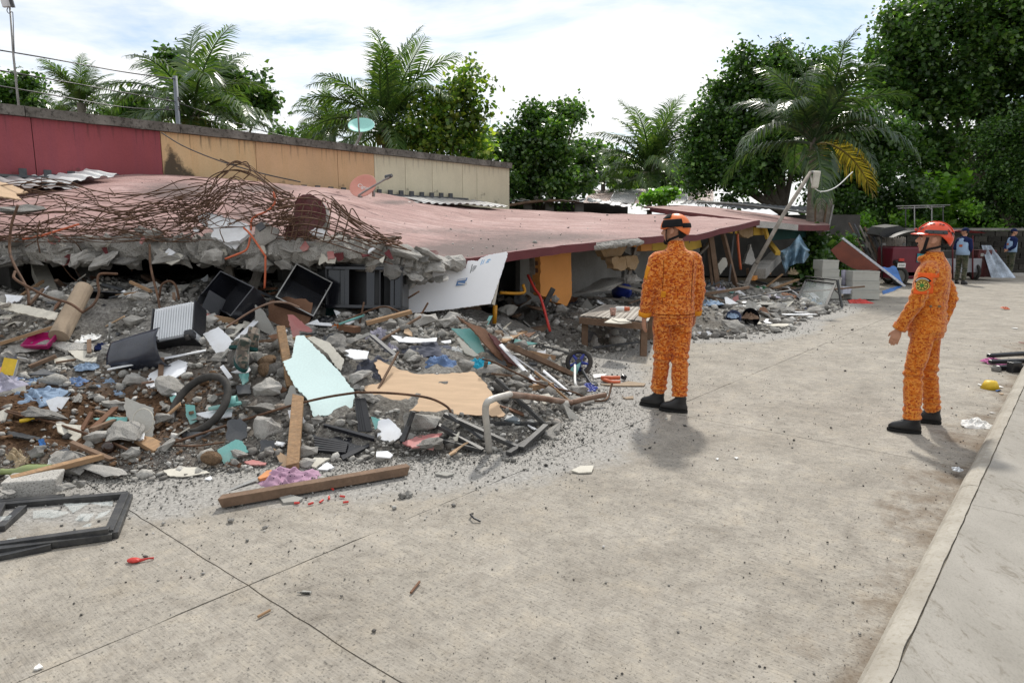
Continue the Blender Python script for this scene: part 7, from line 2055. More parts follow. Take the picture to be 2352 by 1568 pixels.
for i,(u,v,s,nm,m_,lab)in enumerate(((308,1291,.035,'balloon',M_red,'burst red balloon lying alone on the road at the lower left'),(699,1364,.04,'tile_chip',M_grey,'small slate chip lying on the road in the lower middle'),(608,1413,.03,'cigarette_end',M_wood,'cigarette end lying in the road joint'),(956,1352,.05,'twig',M_plydark,'short brown stick lying on the road right of the slate chip'),(93,1532,.03,'paper_scrap',M_paper,'white scrap lying in the lower left corner of the road'),(1095,1190,.06,'wire_loop',M_black,'black curved scrap lying on the road below the dust'),(480,1100,.05,'tile_chip',M_white,'white chip lying on the gravel near the saw tip'),(925,1142,.055,'stone',M_conc3,'dark stone, nearer of two lying right of the long beam'),(938,1140,.055,'stone',M_conc,'grey stone, farther of two lying right of the long beam'),(532,1199,.045,'stone',M_conc,'pointed stone lying on the road below the beam end'),(608,1212,.04,'stone',M_conc2,'pale round stone lying on the road below the beam'),(1690,1052,.04,'paper_scrap',M_paper,'white scrap lying on the road right of the soldier shadow'),(1648,1055,.03,'paper_scrap',M_paper,'thin white sliver on the road below the nearer rescuer'))):
 mb=MB()
 if nm in('twig','cigarette_end'):mb.tube([(-s,0,.008),(s,.01,.009)],.006,8)
 elif nm=='wire_loop':mb.tube([(-s,0,.006),(-s*.5,.03,.02),(s*.4,.03,.02),(s,0,.006)],.006,6)
 elif nm=='balloon':mb.ball((0,0,.012),(s,s*.6,.012),10);mb.tube([(s*.8,0,.01),(s*1.8,.02,.012),(s*2.4,.03,.008)],[.008,.004,.006],6)
 elif nm=='stone':
  o=link('stone',rock(i,m_));o.matrix_basis=TR(G(u,v)+Vector((0,0,s*.25)),0,0,i,s*1.2);tag(o,lab,'stone');continue
 else:mb.prism([(x*s,y*s)for x,y in shapes[i%9]],.006,Matrix.Translation((0,0,.009)))
 o=link(nm,mb.mesh(nm,m_));o.matrix_basis=TR(G(u,v),0,0,.4*i);tag(o,lab.replace('soldier','rescuer'),nm.replace('_',' '))
for i,(x,y)in enumerate(((1105,630),(1250,635),(1360,610),(1440,575),(1470,480),(1580,560),(1615,620))):
 mb=MB();a=.6*i;mb.tube([(-.016*math.cos(a),-.016*math.sin(a),.008),(.016*math.cos(a),.016*math.sin(a),.010)],.007,7)
 o=mb.obj('plastic_bit',M_red,M=Matrix.Translation(G(*q('O',x,y))));tag(o,('leftmost','second','third','fourth','topmost','darker right','lowest right')[i]+' bit of broken red plastic tube lying below the long brown beam','plastic bit','red tube bits below the beam')
# ---------------------------------------------------------------- vegetation
ML={'dark':leaf_mat('back-lit dark leaves',(.016,.040,.012),(.036,.080,.020),(.085,.155,.032),.36,.36),'mid':leaf_mat('mid leaves',(.020,.048,.014),(.040,.086,.022),(.09,.15,.035),.38,.36),'lime':leaf_mat('yellow green leaves',(.03,.065,.014),(.07,.125,.024),(.19,.22,.04),.45,.4),'bright':leaf_mat('bright leaves',(.04,.10,.014),(.085,.18,.022),(.15,.27,.035),.45,.4),'palm':leaf_mat('palm leaflets',(.026,.056,.018),(.052,.094,.026),(.10,.14,.04),.32,.28),'palmdark':leaf_mat('darker palm leaflets',(.016,.036,.015),(.032,.062,.022),(.07,.10,.036),.30,.30),'palmold':leaf_mat('old palm leaflets',(.09,.07,.02),(.16,.12,.03),(.28,.20,.04),.3,.5)}  # 'dark' greens carry the shade of back-lit crowns in their colour
M_trunk=mat('grey bark',(.13,.115,.095),.9,.3,4,.6,22,.1,bdist=.03)
M_ptrunk=mat('palm bark',(.19,.17,.145),.9,.25,3,.6,14,.1,stretch=(1,1,4),bdist=.03)
def leaves(C,size,seed,per=7,spread=.28,droop=.5,asp=.42):
 rg=np.random.default_rng(seed)
 n=len(C)*per
 c=np.repeat(C,per,0)+rg.normal(size=(n,3))*spread*.55
 d=rg.normal(size=(n,3));d[:,2]=d[:,2]*.7-droop;d/=np.linalg.norm(d,axis=1)[:,None]
 s=np.cross(d,rg.normal(size=(n,3))*.6+np.array([0,0,1.]));s/=np.linalg.norm(s,axis=1)[:,None]+1e-9
 nn=np.cross(s,d)
 L=size*rg.uniform(.6,1.25,n)[:,None]
 V=np.stack([c,c+d*L*.45+s*L*asp+nn*L*.12,c+d*L,c+d*L*.45-s*L*asp+nn*L*.12],1).reshape(-1,3)
 b_=(np.arange(n)*4)[:,None]
 return V,np.concatenate([b_+np.array([[0,1,2]]),b_+np.array([[0,2,3]])],0)
def cloud(blobs,seed,dens,k=1.):
 0
 rg=np.random.default_rng(seed);out_=[]
 for(u,v,Y,r)in blobs:
  c=np.array(at(u,v,Y));rm_=r*Y/1588
  K=max(3,min(11,int(r/6)))
  e=rg.normal(size=(K,3));e/=np.linalg.norm(e,axis=1)[:,None];e[:,2]*=.9
  subs=np.vstack([c[None]+e*rm_*rg.uniform(.40,1.08,(K,1)),c[None]-np.array([[0,0,.15*rm_]])])
  n=max(4,int(dens*.72*r*r/100/(K+1)))
  for s_ in subs:
   d=rg.normal(size=(n,3));d/=np.linalg.norm(d,axis=1)[:,None]
   pt=s_+d*(rm_*rg.uniform(.24,.50)*rg.uniform(.2,1.0,n)**.5)[:,None]*np.array([1.12,1,.72])
   out_.append(pt)
  m_=max(2,int(r/9));e=rg.normal(size=(m_,3));e/=np.linalg.norm(e,axis=1)[:,None];e[:,2]=np.abs(e[:,2])*.8
  sp=[c+q_*rm_*x for q_ in e for x in np.linspace(.85,rg.uniform(1.15,1.42),5)]
  out_.append(np.array(sp))
 return np.vstack(out_)
def tree(label,blobs,base,m,seed,size,dens=7,per=7,spread=.3,tr=.14,name='broadleaf_tree',droop=.5,m2=None,group=None):
 b0=Vector(base);t=thing(name,label,'tree',b0,group)
 V,Fc=leaves(cloud(blobs,seed,dens),size,seed,per,spread,droop)
 me=np_mesh('crown',V,Fc,m);o=link('crown',me,t,Matrix.Translation(-b0))
 cs=[at(u,v,Y)for u,v,Y,r in blobs];top=sum(cs,Vector())/len(cs)
 fork=b0.lerp(Vector((top.x*.4+b0.x*.6,top.y*.4+b0.y*.6,top.z)),.45)
 mb=MB();mb.tube(spline([b0,b0.lerp(fork,.5)+Vector((.12,0,0)),fork],10),[tr*(1.25-.05*i)for i in range(11)],9);wpart(mb,'trunk',M_trunk,t,True)
 for c in cs[:9]:
  mb=MB();mid=fork.lerp(c,.5)+Vector((0,0,-.2));mb.tube(spline([fork-Vector((0,0,.2)),mid,c],10),[tr*.55*(1-.085*i)+.008 for i in range(11)],6);wpart(mb,'limb',M_trunk,t,True)
 return t
gb=lambda u,Y:(at(u,530,Y).x,Y,0)
def frond_mesh(seed,e0,droop,L=1.0,n=46,m=None,wid=.25,hang=.6):
 0
 rr=random.Random(seed);P=[];x=z=y=0.;e=e0;bend=rr.uniform(-.25,.25)
 N=26
 for i in range(N+1):
  P.append(Vector((x,y,z)));x+=math.cos(e)*L/N;z+=math.sin(e)*L/N;e-=droop/N*(.5+1.2*i/N);y+=bend*L/N*i/N
 mb=MB();mb.tube(P,[.013*L*(1-.9*i/N)+.0012 for i in range(N+1)],5)
 k0=len(mb.f)
 for i in range(n):
  f=.13+.87*i/n;k=min(int(f*N),N-1);p=P[k].lerp(P[k+1],f*N-k);T=(P[k+1]-P[k]).normalized()
  S=T.cross(Vector((0,0,1))).normalized();U=S.cross(T)
  ln=L*wid*(math.sin(math.pi*min(1,.18+.80*f))**.6)*rr.uniform(.85,1.12)
  for s in(-1,1):
   d=(S*s*rr.uniform(.75,1)+T*(.55+.5*f)+U*rr.uniform(-.05,.35)+Vector((0,0,-.12))).normalized()
   d2=(d*(1-hang*.6)+Vector((0,0,-hang*rr.uniform(.8,1.2)))).normalized()
   wv=d.cross(U).normalized()*ln*.040
   a,b_=p,p+d*ln*.5;c=b_+d2*ln*.55
   k1=len(mb.v)
   mb.v+=[tuple(a-wv*.5),tuple(a+wv*.5),tuple(b_+wv),tuple(b_-wv),tuple(c)]
   mb.f+=[(k1,k1+1,k1+2,k1+3),(k1+3,k1+2,k1+4)];mb.m+=[0,0]
 return mb.mesh('frond',m or ML['palm'])
FM={}
for i,(e,d)in enumerate(((84,.7),(72,1.0),(60,1.35),(46,1.6),(30,1.7),(14,1.6),(-4,1.3))):
 for j in range(2):FM[i,j]=frond_mesh(i*3+j,rad(e),d,m=ML['palm'],hang=.35+.07*i)
FD={}
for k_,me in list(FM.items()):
 FD[k_]=me.copy();FD[k_].materials.clear();FD[k_].materials.append(ML['palmdark'])  # areca fronds reuse the meshes in a darker green
FOLD=frond_mesh(91,rad(8),1.7,m=ML['palmold'],hang=.7)
def palm(label,u,v,Y,Lpx,spec,seed,tr=.13,coco=False,up=.12):
 c=at(u,v,Y);L=Lpx*Y/1588;rr=random.Random(seed)
 t=thing('palm_tree',label,'palm tree',(c.x,c.y,0))
 mb=MB();mb.tube(spline([(c.x+.1,c.y,0),(c.x+.06,c.y,c.z*.5),(c.x,c.y,c.z+.1)],12),[tr*(1.3-.03*i)for i in range(13)],12);wpart(mb,'trunk',M_ptrunk,t,True)
 n=0
 for lvl,cnt in enumerate(spec):
  for k in range(cnt):
   az=TAU*(k+rr.uniform(.0,.8))/cnt+lvl*1.1
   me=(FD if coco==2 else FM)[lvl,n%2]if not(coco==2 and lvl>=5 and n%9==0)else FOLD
   o=link('frond',me,t);s=L*rr.uniform(.86,1.12)
   o.matrix_basis=Matrix.Translation(Vector((0,0,c.z))+Vector((0,0,up*(3-lvl)*.3)))@Euler((rr.uniform(-.35,.35),rr.uniform(-.1,.1),az)).to_matrix().to_4x4()@Matrix.Diagonal((s,s,s,1));n+=1
 if coco==1:
  for k in range(7):
   mb=MB();a=TAU*k/7;mb.ball((c.x+.2*math.cos(a),c.y+.2*math.sin(a),c.z-.22-.1*(k%2)),(.11,.11,.13),10);wpart(mb,'coconut',mat('green coconut',(.16,.17,.03),.5,.2,8,.1,60,.4),t,True)
 if coco==2:
  for k in range(26):
   a=rr.uniform(0,TAU);d=Vector((math.cos(a),math.sin(a),rr.uniform(-.7,.5)));p0=Vector((c.x,c.y,c.z-.32))
   mb=MB();mb.tube(spline([p0,p0+d*.22+Vector((0,0,.05)),p0+d*rr.uniform(.35,.6)+Vector((0,0,-.12))],6),.008,4);wpart(mb,'fruit_stalk',M_woodgrey,t)
 return t
palm('small coconut palm fanning over the red wall at the left',187,245,22,118,(3,4,5,4,3,2,1),4)
palm('large coconut palm with drooping fronds behind the grey power pole',445,262,18,232,(1,2,3,4,6,6,4),8,coco=1)
palm('low coconut palm half hidden left of the mint green dish',762,300,24,112,(1,2,4,4,4,4,2),15)
palm('tallest coconut palm, rising behind the mint green satellite dish',884,298,21,232,(3,5,4,5,4,4,2),21,coco=1)
palm('pale coconut palm in the gap right of the mango tree',1492,400,38,178,(3,5,5,5,4,3,2),33)
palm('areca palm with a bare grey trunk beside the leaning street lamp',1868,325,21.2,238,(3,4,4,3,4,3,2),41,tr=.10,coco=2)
palm('dim palm low behind the red wall between two others',130,275,27,95,(0,1,3,4,4,3,2),51)
palm('young palm low in front of the far huts',1385,420,40,95,(0,2,3,4,3,2,0),57)
tree('dark feathery tree at the far left above the red wall',[(10,205,26,32),(45,205,26,34),(75,195,26,18),(20,235,26,40),(60,240,26,30)],gb(30,26),ML['dark'],1,.17,10,7,.3)
tree('broadleaf tree behind the large drooping palm',[(525,175,24,36),(560,205,24,45),(600,230,24,30),(400,150,24,30),(320,250,24,28),(550,250,24,44),(300,262,24,26)],gb(520,24),ML['mid'],2,.21,10,7,.32)
tree('sparse yellow green fruit tree right of the tallest palm',[(1075,190,20,40),(1060,225,20,42),(1000,255,20,48),(1040,290,20,62),(960,290,20,42),(1085,310,20,40),(1000,325,20,48),(1100,260,20,22),(940,330,20,36),(1080,345,20,40)],gb(1040,20),ML['lime'],3,.16,5.2,6,.26,.1)
tree('mango tree hanging over the cream end of the wall',[(1235,315,23,62),(1195,370,23,62),(1270,385,23,76),(1225,270,23,30),(1290,262,23,24),(1325,262,23,22),(1160,330,23,32),(1215,425,23,56),(1295,425,22.5,52),(1168,410,22,26),(1330,370,23.5,34),(1345,415,23.5,30)],gb(1240,23),ML['mid'],4,.15,14,7,.28)
tree('broad dark tree behind the areca palm',[(1800,150,30,56),(1750,165,30,66),(1690,215,30,68),(1640,285,30,50),(1780,235,30,90),(1700,320,30,96),(1610,330,30,30),(1635,380,30,56),(1860,190,30,60),(1850,300,30,100),(1945,320,30,84),(1760,385,30,80),(1690,410,29.5,52),(1960,250,30,46),(1990,390,30,80),(2010,325,30,66),(1900,400,30,80),(1600,410,30,26)],gb(1800,31),ML['dark'],5,.19,13,7,.4,.25)
tree('giant leafy tree filling the top right corner',[(2130,70,34,90),(2240,30,34,90),(2330,40,34,100),(2070,150,34,66),(2160,160,34,85),(2270,145,34,95),(2360,150,34,100),(2030,200,34,46),(2085,230,34,60),(2340,240,34,70),(2180,235,34,58),(2270,250,34,56),(2225,330,35,44),(2300,330,35,50),(2160,330,34,40),(2120,330,34,44),(2060,350,34,66),(2150,420,34,56),(2120,20,34,60),(2190,400,34,40),(2420,60,34,120),(2420,250,34,110)],gb(2262,36),ML['mid'],6,.235,10,7,.45,.45,m2=None)
tree('vine smothered tree column at the right edge',[(2310,300,29,60),(2340,360,29,80),(2300,400,29,60),(2345,450,29,70),(2280,450,29,48),(2330,500,29,46),(2380,330,29,90)],gb(2330,29),mat_vine if False else ML['dark'],7,.13,16,7,.3,.3,'vine_tree')
tree('leafy bush growing at the tip of the far red slab',[(1880,560,20.3,34),(1868,600,20.2,36),(1905,590,20.6,34),(1850,620,20.2,26),(1890,640,20.3,24),(1925,570,20.8,30)],gb(1885,20.6),ML['mid'],8,.17,11,6,.24,.04,'bush')
tree('bright green weed sprouting on the far roof',[(1480,456,24,10),(1500,450,24,14),(1530,447,24,15),(1548,440,24,10),(1515,460,24,16)],(at(1510,470,24).x,24,2.4),ML['bright'],9,.16,26,4,.16,.02,'weed')
tree('light green banana leaved thicket behind the pipe rack',[(2180,430,31,38),(2160,480,31,44),(2200,500,31,36),(2120,490,31,34)],gb(2170,31),ML['bright'],10,.34,6,5,.4,.05,'thicket')
for nm,lab,bl,m_,sz,dn_s in(('undergrowth','tangled dark undergrowth behind the yard',[(u,v,29+(i%3),46)for i,(u,v)in enumerate([(1930,470),(1990,490),(2050,500),(2110,500),(2250,490),(2310,505),(2370,500),(1960,430),(2030,440),(2100,440),(2240,520),(1905,500),(1960,525),(2020,535),(2080,535),(1925,540),(2380,440)])],ML['dark'],.17,11),('distant_wood','distant wood',[(u,v,62,34)for u,v in[(1080,345),(1120,340),(1160,330),(1330,360),(1370,360),(1400,375),(1340,400),(1420,400),(1460,385),(1560,390),(1590,410),(1540,420),(1480,425),(1600,380),(1100,370),(700,330),(640,330),(250,270),(1440,430)]],ML['mid'],.45,11),('bright_undergrowth','bright green undergrowth',[(2070,505,28,20),(2230,480,28,22),(1990,515,27.5,20),(2120,520,28,16),(2290,530,28,22),(1945,610,22.4,16)],ML['bright'],.15,12)):  # bright_undergrowth is a second mass in brighter leaf greens
 V,Fc=leaves(cloud(bl,len(bl),dn_s),sz,len(bl),7,sz*1.7)
 stuff(link(nm,np_mesh(nm,V,Fc,m_)))
# ---------------------------------------------------------------- the far yard
def T8(name,label,cat,p,group=None):return thing(name,label,cat,Vector(p),group)
def pbox(par,c,s,m,name,rz=0,rx=0,ry=0,bev=.004,taper=1.0):
 mb=MB();mb.box((0,0,0),s,TR(Vector(c),rx,ry,rz),taper=taper);return wpart(mb,name,m,par,bevel=bev)
WY=25.2
M_block=[mat('mossy block %d'%i,c,.95,.35,6,.6,30,.1,dirt=.5,dirtcol=(.02,.022,.015))for i,c in enumerate(((.035,.033,.03),(.05,.047,.042),(.07,.066,.058)))]
x0,x1=at(1985,560,WY).x,at(2480,560,WY).x
kw=T8('block_wall','dark mossy concrete block wall closing off the far right of the yard','wall',((x0+x1)/2,WY,0))
pbox(kw,((x0+x1)/2,WY+.1,.8),(x1-x0,.12,1.58),mat('grey mortar',(.19,.185,.17),.9,.3,5,.3,40,.1,dirt=.4),'mortar',bev=0)
bmesh_=[]
for m_ in M_block:
 mb=MB();mb.box((0,0,0),(.455,.1,.185));bmesh_.append(mb.mesh('block',m_))
for r_ in range(8):
 x=x0+.25*(r_%2)
 while x<x1-.2:
  o=link('block',R.choice(bmesh_),kw);o.matrix_basis=Matrix.Translation(Vector((x+.23+R.uniform(-.006,.006),WY+.028+R.uniform(-.008,.01),.11+.203*r_))-kw.matrix_basis.translation);x+=.5
pbox(kw,((x0+x1)/2,WY+.08,1.68),(x1-x0,.26,.09),M_conc3,'coping')
pbox(kw,((x0+x1)/2,WY-.22,.05),(x1-x0,.22,.12),M_conc2,'footing')
def wheel(par,c,r,ax=(1,0,0),nm='wheel'):
 Mx=frame(Vector(c),ax,(0,0,1));mb=MB();mb.lathe([(r*.86+.05*math.cos(TAU*i/8),.05*math.sin(TAU*i/8))for i in range(8)],24,Mx,closed=True);w_=wpart(mb,nm,M_rubber,par,True)
 mb=MB();mb.lathe([(.03,-.04),(r*.8,-.01),(r*.8,.01),(.03,.04)],14,Mx,closed=True);wpart(mb,'hub',M_alu,w_);return w_
Yt=21.0
X=lambda u:at(u,560,Yt).x
Z=lambda v,Y=Yt:at(2100,v,Y).z
M_canopy=mat('black canopy vinyl',(.02,.021,.023),.35,.2,3,.05,40,.5,dirt=.15,dirtcol=(.12,.12,.12))
M_tri=mat('dark red tricycle paint',(.13,.008,.022),.35,.15,3,.03,40,.5)
ta=T8('tricycle','dark red passenger tricycle under a black canopy behind the farther rescuer','tricycle',(X(2090),Yt,0))
pbox(ta,(X(2090),Yt+.2,(Z(640)+Z(566))/2),(X(2140)-X(2043),.9,Z(566)-Z(640)),M_tri,'body',bev=.06)
mb=MB();mb.grid(lambda a,b_:Vector((X(2034)+(X(2150)-X(2034))*a,Yt-.4+1.3*b_,Z(560)+.42*math.sin(math.pi*(.1+.8*a))**.6*(1-.3*(b_-.5)**2))),16,8);wpart(mb,'roof',M_canopy,ta,True)
pbox(ta,(X(2110),Yt-.27,(Z(598)+Z(585))/2),(X(2124)-X(2098),.02,Z(585)-Z(605)),mat('teal number plate',(.02,.22,.25),.5,.1,5,0,40,.4),'number_plate')
text_obj('lettering','14',.15,M_paper,wmat(ta).inverted()@frame(Vector((X(2107),Yt-.30,Z(594))),(0,-1,0),(1,0,0)),ta)
pbox(ta,(X(2100),Yt-.2,Z(628)),(X(2130)-X(2070),.1,.12),mat('lime paint',(.16,.30,.01),.5,.1,5,0,40,.4),'bumper')
wheel(ta,(X(2128),Yt-.2,.27),.27);wheel(ta,(X(2060),Yt-.2,.27),.27)
tcn=T8('tricycle','black peaked tricycle canopy parked before the grey slat fence','tricycle',(X(2050),Yt+.8,0))
Cn=[(2020,540,0),(2033,523,0),(2066,518,0),(2086,529,0),(2072,541,0),(2030,546,0)]
mb=MB();P=[at(u,v,Yt+.1)for u,v,_ in Cn];mb.add(P+[p+Vector((.25,1.3,.05))for p in P],[(0,1,2,3,4,5),(11,10,9,8,7,6)]+[(i,i+6,(i+1)%6+6,(i+1)%6)for i in range(6)]);wpart(mb,'roof',M_canopy,tcn)
for u in(2024,2082):rod([at(u,541,Yt+.2),at(u+2,640,Yt+.2)],.02,'post',M_blackm,tcn)
mk=T8('motorcycle','black motorcycle with a red tail lamp and white plate seen from behind','motorcycle',(X(2070),Yt-.6,0))
Ym=Yt-.6;xm=at(2069,600,Ym).x
wheel(mk,(xm+.02,Ym,.28),.28,(.96,.28,0));wheel(mk,(xm+.35,Ym+1.2,.28),.28,(.96,.28,0))
pbox(mk,(xm+.12,Ym+.5,.70),(.24,1.0,.14),M_black,'seat',-.25,bev=.05);pbox(mk,(xm+.2,Ym+.7,.48),(.2,.8,.3),M_blackm,'engine',-.25)
pbox(mk,(xm,Ym-.02,.78),(.15,.05,.08),M_red,'tail_lamp');pbox(mk,(xm,Ym-.06,.62),(.24,.01,.13),M_paper,'plate')
text_obj('lettering','A75640',.055,M_blackm,wmat(mk).inverted()@frame(Vector((xm,Ym-.07,.62)),(0,-1,0),(1,0,0)),mk)
rod([(xm-.05,Ym+1.0,1.05),(xm+.3,Ym+.95,1.08),(xm+.62,Ym+.85,1.05)],.016,'handlebar',M_alu,mk)
for dx in(-.02,.6):pbox(mk,(xm+dx,Ym+.95,1.22),(.12,.02,.07),M_alu,'mirror')
Y2=23.3;X2=lambda u:at(u,560,Y2).x
tb2=T8('tricycle','tricycle with a red roof and pale grey side panel behind the standing guard','tricycle',(X2(2190),Y2,0))
mb=MB();mb.grid(lambda a,b_:Vector((X2(2138)+(X2(2236)-X2(2138))*a,Y2-.6+1.3*b_,Z(541,Y2)+.18*math.sin(math.pi*(.15+.7*a)))),12,6);wpart(mb,'roof',mat('red roof vinyl',(.40,.03,.035),.4,.1,3,.05,40,.4),tb2,True)
pbox(tb2,((X2(2150)+X2(2240))/2,Y2-.4,Z(608,Y2)),(X2(2240)-X2(2150),.05,.46),mat('pale grey panel',(.30,.31,.34),.5,.1,4,.05,40,.4),'side_panel')
pbox(tb2,((X2(2150)+X2(2240))/2,Y2+.3,Z(600,Y2)),(X2(2240)-X2(2150),.8,.7),M_dark,'cabin')
for u in(2141,2188,2234):rod([at(u,541,Y2-.5),at(u,640,Y2-.5)],.025,'post',M_maroon,tb2)
wheel(tb2,(X2(2165),Y2-.3,.27),.27);wheel(tb2,(X2(2232),Y2-.3,.27),.27);pbox(tb2,(X2(2233),Y2-.55,Z(584,Y2)),(.1,.02,.1),M_alu,'mirror')
cloth_p=at(2262,600,23.0);mb=MB();mb.grid(lambda a,b_:cloth_p+Vector(((a-.5)*(.34+.5*(1-b_))+.35*(1-b_),-.5*(1-b_)+.05*math.sin(a*14),-.52+1.05*b_)),20,8)
tag(mb.obj('tarpaulin_cover',mat('blue and white tarpaulin',(.38,.44,.52),.4,.5,3,.1,30,.4),smooth=True),'grey and blue tarpaulin draped over something right of the red roofed tricycle','tarpaulin')
pbox(T8('covered_cart','dark cart with red cloth under the draped tarpaulin','cart',(X2(2255),23.2,0)),(X2(2252),23.2,.55),(.6,.6,.9),M_maroonold,'body')
sf=T8('slat_fence','grey vertical bamboo slat fence behind the black motorcycle','fence',(X(2055),22.2,0))
for i in range(22):
 u=2024+i*2.6;rod([at(u,641,22.2),at(u+R.uniform(-1,1),545+R.uniform(-3,3),22.2)],.019,'slat',M_woodgrey,sf,5,2)
pk=T8('pipe_rack','thin metal pipe rack standing above the block wall','rack',at(2120,620,26).xy.to_3d())
for(a,b_)in(((2058,474),(2182,471)),((2062,479),(2170,475)),((2080,474),(2080,560)),((2100,474),(2101,560)),((2140,473),(2140,545)),((2166,472),(2166,560)),((2128,472),(2142,484))):
 rod([at(*a,26),at(*b_,26)],.022,'pipe',M_blackm if a[0]in(2080,2166)else M_alu,pk)
lb=T8('leaning_ladder','pile of grey slatted boards leaning behind the rusty sheet','boards',at(1985,640,20).xy.to_3d())
for k in range(7):beam(at(1950+12*k,512+3*k,22.6),at(2000+9*k,612,21.8),.06,.03,'slat',(M_wooddk,M_dgrey,M_woodgrey)[k%3],lb)
wb=T8('gate_panel','weathered wooden gate panel leaning behind the areca trunk','panel',at(1890,600,21.8).xy.to_3d())
beam(at(1893,456,21.8),at(1880,560,21.8),.55,.03,'board',M_woodgrey,wb)
for a,b_ in(((1873,457),(1872,560)),((1914,470),(1896,560)),((1900,462),(1886,560))):beam(at(*a,21.7),at(*b_,21.7),.05,.04,'batten',M_alu if a[0]==1914 else M_wooddk,wb)
rs_=T8('awning_wreck','collapsed awning with a rusty sheet and white sign edge leaning over the crates','awning',hit(1990,676))
wslab(qs('L',320,560,530,385,860,620,1200,880,1110,945,720,885,470,740),at(1990,620,17.6),(-.35,-.85,.35),.02,'sheet',mat('rust red sheet',(.15,.035,.016),.6,.3,3,.1,40,.4,stretch=(1,1,5)),rs_,.006,3)
beam(at(*q('L',530,345),17.5),at(*q('L',1630,1195),17.0),.13,.05,'sign_edge',mat('printed white edge',(.62,.64,.70),.5,.25,22,.05,60,.4),rs_)
board('tarpaulin','bright blue tarpaulin folded at the low end of the collapsed awning','tarpaulin',qs('L',1195,845,1330,870,1440,835,1480,860,1620,1190,1400,1000,1220,915),(-.2,-.9,.35),M_tarp,.01,.01,(2045,640,17.1),seed=70)
board('tarpaulin','dark blue tarpaulin scrap on the ground below the bright one','tarpaulin',qs('L',1230,1280,1480,1200,1620,1180,1560,1215,1400,1290,1240,1340),(0,-.6,.8),M_tarp,.01,.01,(2035,667,16.9),seed=71)
def crate(label,z,xa,ya,xb,yb,Y,m=M_crategrey,dep=.42,rz=0):
 a,b_=q(z,xa,ya),q(z,xb,yb);p0=at(a[0],b_[1],Y);p1_=at(b_[0],a[1],Y);w_=p1_.x-p0.x;h_=p1_.z-p0.z
 t=T8('plastic_crate',label,'crate',(p0.x+w_/2,Y+dep/2,p0.z));t.rotation_euler=(0,0,rz)
 for c,s in(((0,-dep/2,h_/2),(w_,.012,h_-.004)),((0,dep/2,h_/2),(w_,.012,h_-.004)),((-w_/2,0,h_/2),(.012,dep-.014,h_-.004)),((w_/2,0,h_/2),(.012,dep-.014,h_-.004)),((0,0,.01),(w_-.014,dep-.014,.012))):
  mb=MB();mb.box(c,s);link('side',mb.mesh('side',m),t)
 mb=MB();mb.box((0,-dep/2-.008,h_-.025),(w_+.01,.012,.03));link('lip',mb.mesh('lip',m),t)
 lm('the grey crates',t.matrix_basis.translation)
for k,(a,n_)in enumerate((((152,735,462,905),'top'),((168,905,480,1042),'middle'),((190,1045,515,1420),'tall bottom'))):
 crate(n_+' pale grey crate of the tilted stack behind the glazed easel','L',*a,16.4-.05*k,rz=.10 if not k else 0)
for k,(a,n_)in enumerate((((705,930,1192,1108),'top'),((702,1110,1190,1270),'middle'),((695,1272,1190,1425),'bottom'))):
 crate(n_+' pale grey crate of the square stack beside the blue tarpaulin','L',*a,16.2-.04*k)
p=hit(*q('K',1380,690));pbox(T8('carton','white carton with blue print between the two crate stacks','carton',p),at(*q('K',1378,620),16.3),(.28,.25,.16),mat('printed carton',(.55,.58,.68),.7,.2,20,.05,60,.3),'box')
rod([at(*q('K',1310,520),16.5),at(*q('K',1325,220),16.6)],.055,'roll',M_clothlil,None,10,2,'pale blue grey roll standing between the crate stacks','roll')
cloth('cloth','bright red cloth lying on the ground before the square crate stack','cloth','K',1680,860,450,110,M_red,31)
cloth('bag','dark brown bag slumped before the white carton','bag','K',1385,750,200,130,M_wooddk,32)
ge=T8('glazed_easel','dark framed glass panel standing like an easel on the rubble edge','frame',hit(*q('K',900,1080)))
ga=[at(*q('K',*c),Y)for c,Y in(((320,960),14.9),((905,1085),14.0),((1150,490),14.6),((575,410),15.5))]
for i in range(4):beam(ga[i],ga[(i+1)%4],.055 if i!=2 else .09,.03,'frame_bar',M_blackm,ge)
mb=MB();mb.add([p+Vector((0,.005,0))for p in ga]+[p+Vector((0,.010,0))for p in ga],[(0,1,2,3),(7,6,5,4)]);wpart(mb,'pane',M_glass,ge)
beam(at(*q('K',560,345),15.6),at(*q('K',1215,420),14.8),.06,.03,'top_rail',M_blackm,ge);beam(at(*q('K',1200,425),14.8),at(*q('K',1300,1030),14.6),.05,.03,'rear_leg',M_blackm,ge);beam(at(*q('K',1150,620),14.5),at(*q('K',1240,700),14.65),.025,.02,'stay',M_blackm,ge)
for lab,x,y,r_,m_,m2_,s in(('pale blue bucket lying on its side with rags inside',535,1360,105,mat('pale blue plastic',(.22,.26,.40),.5,.1,5,.05,40,.4),M_clothblue,-1),('black bucket lying on its side with a brown sack inside',785,1360,130,M_black,M_wooddk,1)):
 u,v=q('J',x,y);p=hit(u,v+12,.1);k=p.y/1560*.16;rr_=r_*k
 t=T8('bucket',lab,'bucket',p);Mx=frame(p+Vector((0,0,rr_*.2)),(.15*s,-.9,.35),(1,0,0))
 mb=MB();mb.lathe([(rr_*1.02,.0),(rr_*.98,-.01),(rr_*.8,-rr_*2),(.001,-rr_*2),(.001,-rr_*1.96),(rr_*.76,-rr_*1.94),(rr_*.92,0)],28,Mx,closed=False);wpart(mb,'shell',m_,t,True)
 o=cloth('rag','rags stuffed in the '+lab.split(' lying')[0],'cloth','J',x,y+25,r_*1.5,r_*1.1,m2_,int(x),Y=p.y-.02)
hp=hit_plane(*q('J',1420,450),ST(14.6,5.7),(cA,-sA,0));Yh=hp.y-.1
pw_=lambda T,a:np.interp(a,*zip(*T))
